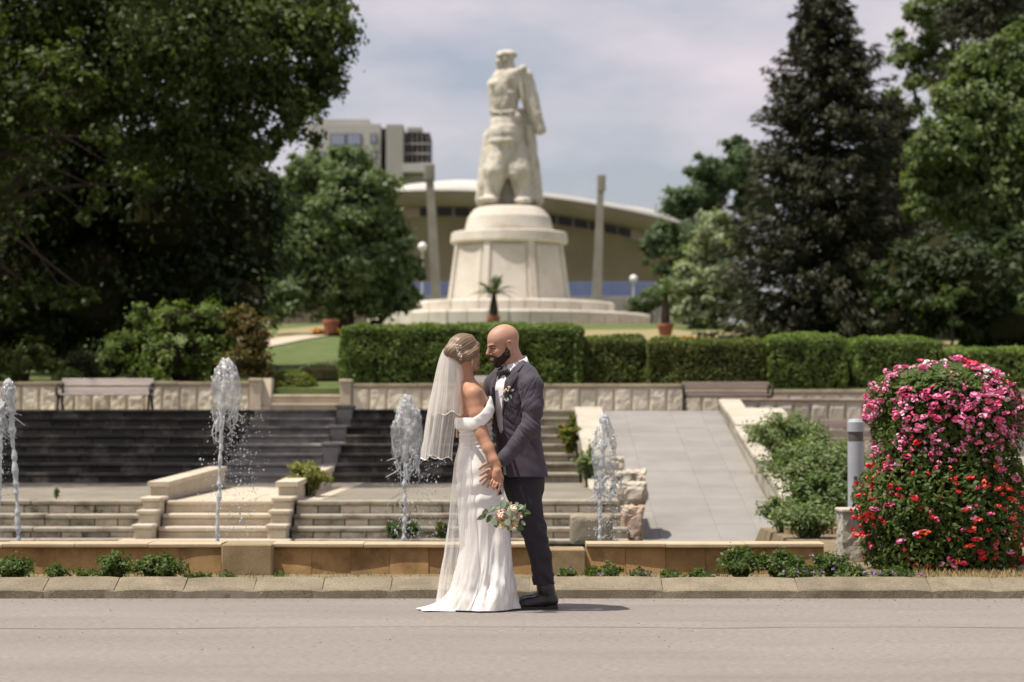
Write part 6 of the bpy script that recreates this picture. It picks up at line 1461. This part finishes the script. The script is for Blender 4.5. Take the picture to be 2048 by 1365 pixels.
# ------------------------------------------------------------------ bride
BD = -.03
byaw = math.radians(24); bfw = (math.cos(byaw), math.sin(byaw))
sd = SDF((P(872, 700)[0], D0-.34, 0.0), (P(1040, 700)[0], D0+.36, P(0, 660)[2]), .004)
fy = math.radians(38); fp = math.radians(8)
HB = Frame(P(929.5, 707, BD), (math.cos(fy)*math.cos(fp), math.sin(fy)*math.cos(fp), math.sin(fp)))
head(sd, HB, .93, True)
sd.chain([(HB.p(-.030, 0, -.05), .047), (P(929, 742, BD), .045), (P(931, 764, BD), .056), (P(938, 785, BD), .085)], .025)
BR = [row(768, 934, BD, .055, .10), row(780, 938, BD, .078, .140), row(800, 944, BD, .095, .148), row(830, 949, BD, .103, .142), row(856, 951, BD, .088, .105), row(885, 953, BD, .080, .088), row(915, 954, BD, .09, .10), row(950, 956, BD, .10, .115), row(985, 958, BD, .10, .11)]
sd.stack(BR, bfw, .03)
for L_ in ([(952, 985, BD-.045, .068), (957, 1075, BD-.05, .055), (960, 1180, BD-.06, .04), (962, 1205, BD-.06, .034)], [(968, 985, BD+.05, .068), (972, 1075, BD+.05, .055), (978, 1180, BD+.08, .04), (980, 1205, BD+.08, .034)]):
    sd.chain([(P(a, b, c), r) for a, b, c, r in L_], .02); a, b, c, r = L_[-1]; f0 = P(a, b, c); sd.chain([(np.array([f0[0], f0[1], .045]), .03), (np.array([f0[0]+.13, f0[1]+.04, .025]), .02)], .015)
bS, bE, bW = P(948, 789, -.165), P(964, 868, -.205), P(993, 930, -.262)
sd.chain([(P(936, 778, -.10), .045), (bS, .050), (P(955, 828, -.185), .0475), (bE, .0395), (P(977, 898, -.235), .036), (P(988, 921, -.258), .0285), (bW, .026)], .018)
lS, lE, lW = P(930, 789, .11), P(952, 848, .17), P(1006, 832, .19)
sd.chain([(lS, .047), (lE, .038), (lW, .026)], .018); sd.chain([(lW, .024), (P(1022, 820, .17), .02)], .01)
for k in range(4): finger(sd, [P(1018+k, 815+k*3, .17), P(1026, 811+k*4, .18), P(1031, 812+k*4, .19)], .0085, .0065)
finger(sd, [P(1014, 826, .16), P(1020, 832, .15), P(1026, 834, .15)], .009, .007)
# right hand closed round the stems, index finger along them
hz = -.275
sd.chain([(bW, .025), (P(995, 943, hz), .024), (P(994, 952, hz), .024)], .012); sd.ell(P(994, 951, hz), (.033, .019, .036), None, .012)
finger(sd, [P(1000.5, 957, hz), P(1001, 968, hz-.012), P(997.5, 980, hz-.016), P(994.2, 990.5, hz-.012)], .0092, .0066)
finger(sd, [P(996.5, 959, hz), P(995, 968, hz-.015), P(990.5, 975, hz-.016), P(988.5, 979, hz-.004)], .0092, .0072)
finger(sd, [P(991.5, 959, hz), P(988.5, 967, hz-.013), P(985.5, 974, hz-.012), P(986.5, 978, hz+.002)], .0090, .0070)
finger(sd, [P(987, 957, hz), P(983.5, 963, hz-.008), P(981, 969, hz-.008), P(982.5, 973.5, hz+.004)], .0082, .0064)
finger(sd, [P(1001, 945, hz+.01), P(1005, 956, hz+.02), P(1003.5, 967, hz+.024), P(1000, 975, hz+.022)], .0105, .0075)
V, Q = sd.mesh(2)
bride = put('person', V, Q, m_skin_b, None, smooth=True, loc=(P(955, 1218)[0], D0+BD, 0)); tag(bride, 'woman with upswept hair in an off-shoulder white dress and veil, seen from behind', 'person')
# hair: swept back from the face into a low knot under the veil
sd = SDF(HB.o-.2, HB.o+.2, .0035); pb_ = HB.p
sd.ell(pb_(-.020, 0, .040), (.096, .079, .086), HB.ax, .015); sd.ell(pb_(.020, 0, .052), (.068, .070, .066), HB.ax, .02)
sd.ell(pb_(-.060, 0, -.005), (.062, .070, .066), HB.ax, .025); sd.ell(pb_(-.100, 0, .022), (.050, .052, .050), HB.ax, .02)
for s_ in (1, -1):
    sd.chain([(pb_(.062, .052*s_, .045), .020), (pb_(.030, .072*s_, .012), .022), (pb_(-.030, .076*s_, -.010), .024), (pb_(-.075, .055*s_, -.012), .026)], .015)
    sd.chain([(pb_(.070, .050*s_, .020), .010), (pb_(.034, .070*s_, -.016), .014), (pb_(-.030, .074*s_, -.030), .018)], .012)
    sd.ell(pb_(.050, .075*s_, -.075), (.036, .018, .050), HB.ax, .01, sub=True)
sd.ell(pb_(.105, 0, -.045), (.06, .085, .085), HB.ax, .012, sub=True)
V, Q = sd.mesh(2); N = vnormals(V, Q); L3 = np.stack([(V-HB.o)@HB.f, (V-HB.o)@HB.l, (V-HB.o)@HB.u], 1)
strand = np.arctan2(L3[:, 2]+.010 - .35*(L3[:, 0]+.1), np.abs(L3[:, 1])*.9 + .02)*.35 + .06*L3[:, 0] + np.where(L3[:, 1] > 0, 5, 0)
V = V + N*(.0045*fbm(np.stack([strand*60, L3[:, 0]*6, L3[:, 0]*0], 1), 3, 2) + .003*fbm(V*24, 2, 7))[:, None]
hair = put('hair', V, Q, m_hair, bride, smooth=True); a_ = hair.data.attributes.new('strand', 'FLOAT', 'POINT'); a_.data.foreach_set('value', strand.astype(np.float32))
def lock(pts, r, par=bride):
    V, F = tube(spline(pts, 30), np.concatenate([np.linspace(r*.8, r, 10), np.linspace(r, r*.35, 20)]), 6); o = put('hair_strand', V, F, m_hair, par, smooth=True); a_ = o.data.attributes.new('strand', 'FLOAT', 'POINT'); a_.data.foreach_set('value', np.full(len(V), .74, np.float32)); return o
hq = BD - .02
lock([P(952, 686, hq), P(957.5, 696, hq), P(960, 712, hq), P(958.5, 730, hq), P(957, 743, hq), P(950, 749, hq), P(944, 755, hq), P(942.5, 762, hq), P(944, 766, hq)], .0032)
lock([P(943, 716, hq-.06), P(943, 727, hq-.065), P(945, 735, hq-.06), P(944.5, 745, hq-.06)], .0016)
# comb, earring
cb = bpy.data.objects.new('hair_comb', None); link(cb, bride); rr = np.random.default_rng(9)
bvh_h = BVHTree.FromPolygons([tuple(v) for v in V], [tuple(q_) for q_ in Q]) if False else BVHTree.FromPolygons([tuple(v.co + Vector(bride.location)) for v in hair.data.vertices], [tuple(p_.vertices) for p_ in hair.data.polygons])
c0 = hit(bvh_h, 917, 701, .008); cb.location = tuple(c0 - np.array(bride.location))
path = spline([(914, 690), (921, 693), (915, 700), (919, 706), (920, 714), (922, 720)], 26)
for k, (x_, y_) in enumerate(path):
    q_ = hit(bvh_h, x_+rr.normal(0, 1.2), y_+rr.normal(0, .8), .007)
    if k % 2: little('pearl_bead', [[(q_, rr.uniform(.0026, .0045))]], m_pearl, cb, .0018, .002)
    else: leafpiece('metal_leaf', q_, (rr.normal(), -.4, rr.normal()), (rr.normal(0, .3), -1, .3), .013, .0065, m_gold if k % 4 else m_pearl, cb)
er = HB.p(-.012*.93, -.083, -.047); mb = MB(); mb.tube([er + np.array([.010*math.cos(a)*.35, -.002, .012*math.sin(a)-.004]) for a in np.linspace(0, 2*PI, 14)], .0016, 5, False); mb.tube([er - np.array([0, 0, .018]), er - np.array([0, 0, .034])], .0022, 6); mb.put('earring', m_pearl, bride, smooth=True)
# dress: one satin sheet from bodice to train
def loft(name, rows, mat, par, nth=200, nz=170, fn=None, a0=0, a1=2*PI, extra=None):
    """rows: (py, px_left, px_right, depth radius, dy)"""
    R = spline(rows, nz); V = []; closed = abs(a1-a0-2*PI) < 1e-6; n = nth if closed else nth+1
    TH = a0 + (a1-a0)*np.arange(n)/nth; out = np.zeros((nz, n, 3))
    for i in range(nz):
        py, xl, xr, ry, dy = R[i]; a = P(xl, py, dy); b = P(xr, py, dy); cx_ = (a[0]+b[0])/2; rx = (b[0]-a[0])/2
        d = fn(i/(nz-1), TH, py) if fn else 0
        out[i, :, 0] = cx_ + (rx + d)*np.cos(TH); out[i, :, 1] = D0 + dy + (ry + d)*np.sin(TH); out[i, :, 2] = max(a[2], .004)
    if extra is not None: out = extra(out, R)
    F = []
    for i in range(nz-1):
        for j in range(n if closed else n-1): k = (j+1) % n; F.append((i*n+j, (i+1)*n+j, (i+1)*n+k, i*n+k))
    return put(name, out.reshape(-1, 3), np.array(F, np.int32), mat, par, smooth=True), out
DR = [(840, 916, 983, .112, BD), (852, 917, 983, .116, BD), (866, 919, 984, .110, BD), (885, 921, 985, .104, BD), (900, 919, 988, .112, BD), (920, 915, 994, .130, BD), (940, 913, 999, .145, BD), (965, 914, 1003, .15, BD), (1000, 917, 1008, .15, BD), (1035, 919, 1014, .152, BD), (1070, 921, 1019, .155, BD), (1105, 920, 1023, .165, BD), (1140, 916, 1026.5, .185, BD), (1170, 909, 1029, .205, BD), (1195, 899, 1030, .225, BD), (1209, 892, 1031, .236, BD), (1217, 886, 1032, .242, BD)]
def dfold(t, th, py):
    k = np.clip((py-985)/220, 0, 1); w_ = np.stack([np.cos(th)*2.6 + .0*th, np.sin(th)*2.6, np.full_like(th, py*.012)], 1); w2 = np.stack([np.cos(th)*5.2 + py*.011, np.sin(th)*5.2 - py*.006, np.full_like(th, py*.007)], 1)
    n1_ = fbm(w_ + 5, 2, 31); n2_ = fbm(w2, 2, 77); rg = 1-np.abs(n2_)*3.0
    bod = np.clip((py-845)/8, 0, 1)*np.clip((905-py)/20, 0, 1)
    ruch = .0035*np.sin(py*.62 + 3.0*np.cos(th)*1.4 + 2*fbm(w_*1.3, 2, 5))*bod
    hip = np.exp(-((py-985)/36)**2)*.006*np.sin(py*.20 + th*2.0 + 3*n1_)
    return k**.8*(.044*n1_ + .007*rg) + ruch + hip + k**1.3*.014*np.sin(th*4.0 + 4*n1_ + py*.021) + k**2*.004*np.sin(th*9 + 3*n1_*2 - py*.02)
def dextra(out, R):
    # the skirt breaks on the ground: hem scallops and a short train pulled out to the left
    nz = out.shape[0]
    for i in range(nz):
        py = R[i][0]; k = np.clip((py-1120)/97, 0, 1)**2.2
        th = np.arctan2(out[i, :, 1]-(D0+BD), out[i, :, 0]-P(955, 1200)[0]); left = np.clip(-np.cos(th-.15), 0, 1)**7
        out[i, :, 0] -= k**4.5*left*.14
        brk = k**.7*np.clip(1-k, 0, 1)*.05*fbm(np.stack([np.cos(th)*4.5, np.sin(th)*4.5, np.full_like(th, py*.03)], 1), 2, 44)*2
        out[i, :, 0] += brk*np.cos(th); out[i, :, 1] += brk*np.sin(th)
    return out
dress, dmesh = loft('dress', DR, m_satin, bride, 260, 230, dfold, extra=dextra)
md = dress.modifiers.new('thickness', 'SOLIDIFY'); md.thickness = .003; md.offset = 1
OR = [(872, 917.5, 985, .112, BD), (886, 918, 986.5, .110, BD), (902, 914.5, 989, .118, BD), (925, 908.5, 996, .146, BD), (950, 906, 1001, .16, BD), (1000, 902, 1008, .17, BD), (1050, 897, 1016, .185, BD), (1100, 890.5, 1024, .20, BD), (1150, 883, 1028, .22, BD), (1190, 877.5, 1030, .24, BD), (1215, 873.5, 1032, .25, BD)]
def ofold(t, th, py): return np.clip((py-890)/300, 0, 1)*(.012*np.sin(th*11 + 1.5*fbm(np.stack([np.cos(th)*3, np.sin(th)*3, np.full_like(th, py*.006)], 1), 2, 3)*4))
ov, omesh = loft('sheer_overskirt', OR, m_over, bride, 150, 110, ofold, a0=PI*.45, a1=PI*1.415)
mb = MB(); mb.tube(omesh[:, -1], .0022, 5); mb.put('overskirt_hem', m_satin, ov)
# train edge folded flat on the ground
V = []; F = []; n = 26
for i in range(n+1):
    t_ = i/n; x_ = P(845 + 68*t_, 1214, 0)[0]; w_ = .012 + .10*t_**.8; h_ = .010 + .030*t_
    for j in range(9):
        v_ = j/8*2-1; V.append((x_, D0+BD-.17+.09*t_ + w_*v_, .004 + h_*(1-v_*v_)*(.6+.4*math.sin(5*t_+2*v_)**2) + .006*(1-t_)))
for i in range(n):
    for j in range(8): F.append((i*9+j, (i+1)*9+j, (i+1)*9+j+1, i*9+j+1))
put('train_fold', V, F, m_satin, dress, smooth=True)
# off-shoulder band, wrapped round the back and over the upper arm
bp = spline([tuple(P(914, 846, .03)) + (11.5,), tuple(P(913, 848, -.06)) + (11.5,), tuple(P(921, 847, -.135)) + (11.5,), tuple(P(938, 848, -.185)) + (12,), tuple(P(953, 846, -.232)) + (12,), tuple(P(968, 836, -.232)) + (12,), tuple(P(979, 821, -.19)) + (12,), tuple(P(983, 806, -.12)) + (11,), tuple(P(980, 802, -.02)) + (10,), tuple(P(974, 806, .08)) + (10,), tuple(P(955, 822, .13)) + (11,), tuple(P(930, 838, .11)) + (11,), tuple(P(914, 846, .03)) + (11.5,)], 110)
V = []; F = []; cB = P(948, 836, -.06)
for i in range(110):
    c = bp[i, :3]; tg = bp[(i+1) % 109, :3]-bp[(i-1) % 109, :3]; tg /= np.linalg.norm(tg); ot = c-cB; ot[2] *= .2; ot -= tg*(ot@tg); ot /= np.linalg.norm(ot); upv = np.cross(ot, tg); upv *= np.sign(upv[2]) or 1; hgt = r_(bp[i, 3])
    for j in range(16):
        a = 2*PI*j/16; wv = .0014*math.sin(i*.8+2*math.sin(a)) + .002*math.sin(i*.27 + a); V.append(c + upv*hgt*math.sin(a) + ot*(.011*math.cos(a) + wv*(math.cos(a) > -.2)))
for i in range(109):
    for j in range(16): k = (j+1) % 16; F.append((i*16+j, (i+1)*16+j, (i+1)*16+k, i*16+k))
put('shoulder_band', V, F, m_satin, dress, smooth=True)
# a little of the corded lace on the back of the skirt
V = []; F = []
m_lace = M('white_lace', (.82, .80, .78), rough=.7)
# veil: two layers of tulle gathered at the comb
def veil(name, rows, a0, a1, seed, hem, amp, par):
    def fn(t, th, py):
        k = np.clip((py-690)/200, 0, 1); q3 = np.stack([np.cos(th)*2, np.sin(th)*2, np.full_like(th, py*.006)], 1); return k**.8*(amp*np.sin(th*11 + 7*fbm(q3, 2, seed))*(.35 + 1.1*vnoise(q3*2.2, seed)) + .022*fbm(q3*[3.2, 3.2, .6], 3, seed+4))
    def ex(out, R):
        nz = out.shape[0]; n = out.shape[1]
        for i in range(nz):
            k = (i/(nz-1))**6; out[i, :, 2] += k*hem*(np.sin(np.linspace(0, 1, n)*26 + seed) + .6*np.sin(np.linspace(0, 1, n)*11))
        return out
    o, m_ = loft(name, rows, m_veil, par, 170, 90, fn, a0, a1, ex); mb = MB(); mb.tube(m_[-1], .0021, 5, False)
    for q_ in m_[-1][::2]: mb.lathe([(.001, -.0036), (.0034, 0), (.001, .0036)], q_, 5)
    mb.put('beaded_edge', m_pearl, o); return o
VL = [(687, 899, 913, .018, BD-.035), (694, 891, 919, .036, BD-.03), (704, 884, 921.5, .062, BD-.02), (725, 876.5, 924, .095, BD-.01), (760, 868.5, 927, .13, BD), (800, 860.5, 927, .15, BD), (850, 852.5, 921, .16, BD), (892, 846.5, 917, .165, BD), (916, 844.5, 915, .165, BD)]
veil('veil', VL, PI*.52, PI*1.80, 3, .012, .010, bride)
VS = [(687, 899, 913, .018, BD-.035), (694, 892, 919.5, .037, BD-.03), (704, 886, 922, .064, BD-.02), (725, 879, 925, .10, BD-.01), (760, 873, 929.5, .142, BD), (800, 868, 932, .165, BD), (828, 866, 932, .17, BD)]
veil('veil_top_layer', VS, PI*.75, PI*1.88, 8, .010, .010, bride)
V, F = tube(spline([P(900, 692, BD-.07), P(905, 686, BD-.075), P(911, 689, BD-.075), P(917, 699, BD-.085), P(920, 712, BD-.085)], 24), np.linspace(.006, .009, 24), 8); put('veil_gather', V, F, m_veil, bride, smooth=True)
# ring
V, F = tube([P(988.5, 968, hz-.013) + .0098*np.array([math.cos(a), .2*math.sin(a), .5*math.sin(a)]) for a in np.linspace(0, 2*PI, 14)], .0018, 5, False); put('ring', V, F, m_gold, bride, smooth=True)

# ------------------------------------------------------------------ bouquet, hanging heads down from her hand
bq = thing('bridal_bouquet', 'bouquet of blush and cream roses with eucalyptus held head down', 'bouquet', tuple(P(1008, 1030, -.30)))
dyb = -.285
m_ribbon = M('white_lace_ribbon', (.78, .74, .70), (.66, .60, .56), scale=90, rough=.7, bump=.5, bscale=200)
m_blush = M('blush_rose_petal', (.82, .58, .47), (.84, .68, .56), scale=25, rough=.6, sss=.1); m_ivory = M('ivory_rose_petal', (.82, .78, .62), (.80, .73, .52), scale=25, rough=.6, sss=.1); m_butter = M('butter_rose_petal', (.78, .62, .30), (.80, .70, .44), scale=25, rough=.6)
mb = MB(); mb.tube(spline([P(990, 958, dyb+.012), P(998, 982, dyb+.012), P(1003, 994, dyb+.01)], 10), .0125, 10); mb.put('dark_ribbon_wrap', m_black, bq, smooth=True)
mb = MB(); mb.tube([P(1001.5, 990, dyb+.01), P(1005, 999, dyb+.008), P(1007.5, 1008, dyb+.005)], [.0165, .0165, .018], 14); mb.put('lace_wrap', m_ribbon, bq, smooth=True)
for (x_, y_, R_, mt, nr, sdn) in ((1003, 1031, .040, m_blush, (-.25, -1, -.35), 1), (1027, 1020, .036, m_ivory, (.25, -1, .1), 2), (1005, 1048, .038, m_butter, (-.1, -.7, -.8), 3), (1039, 1033, .026, m_blush, (.8, -.8, -.3), 4), (1030, 1047, .030, m_butter, (.3, -.6, -.8), 5), (1020, 1054, .024, m_blush, (.0, -.5, -.9), 6), (990, 1040, .022, m_ivory, (-.8, -.6, -.4), 7), (1018, 1035, .03, m_ivory, (0, -.6, -.8), 8)):
    bloom('rose', P(x_, y_, dyb - .02 - (.02 if sdn < 3 else 0)), R_*1.3, mt, bq, sdn, 30, nr)
def bl(x0, y0, x1, y1, W, mat, dd=-.03, nrm=(0, -1, .35), crl=.12):
    a, b = P(x0, y0, dyb+dd), P(x1, y1, dyb+dd-.01); leafpiece('leaf', a, b-a, nrm, np.linalg.norm(b-a), r_(W), mat, bq, crl)
for a in ((1006, 1001, 1006, 1018, 14, m_lf), (1015, 1021, 1018, 1032, 11, m_lf, -.06), (1011, 1040, 1020, 1051, 13, m_lf, -.07), (984, 1037, 993, 1052, 11, m_lf, -.04), (1034, 1016, 1048, 1012, 11, m_lf), (1045, 1022, 1062, 1027, 10, m_dkl), (1044, 1020, 1052, 1034, 9, m_dkl), (1030, 1032, 1036, 1042, 8, m_lf, -.06), (972, 1031, 953.5, 1040, 10, m_dkl), (972, 1024, 965, 1031, 10, m_dkl), (977, 1022, 966, 1026, 11, m_dkl), (984, 1030, 973, 1046, 11, m_dkl), (990, 1046, 994, 1056, 9, m_dkl), (1031, 1050, 1048, 1060, 13, m_dkl), (1036, 1052, 1040, 1064, 11, m_dkl), (1015, 1052, 1018, 1062, 6, m_dkl, -.06), (1042, 1042, 1051, 1051, 7, m_lf), (1046, 1024, 1051, 1008, 5, m_lf), (988, 1012, 981, 1020, 9, m_lf), (992, 1014, 986, 1024, 8, m_lf), (1000, 1012, 990, 1017, 8, m_lf), (1018, 1010, 1024, 1004, 6, m_lf), (1030, 1010, 1037, 1006, 8, m_lf), (1022, 1040, 1036, 1030, 5, m_lf, -.06), (1008, 1014, 1016, 1011, 7, m_dkl, -.01), (1024, 1036, 1016, 1046, 9, m_dkl, -.02)): bl(*a)
for pts in ([(1004, 1012), (985, 1022), (970, 1030)], [(1004, 1014), (990, 1030), (978, 1038)], [(1010, 1012), (1030, 1020), (1050, 1024)], [(1012, 1012), (1040, 1020), (1050, 1010)], [(1008, 1012), (1020, 1040), (1036, 1054)]):
    V, F = tube(spline([P(x_, y_, dyb-.015) for x_, y_ in pts], 10), .0022, 5); put('stem', V, F, l_stem, bq)
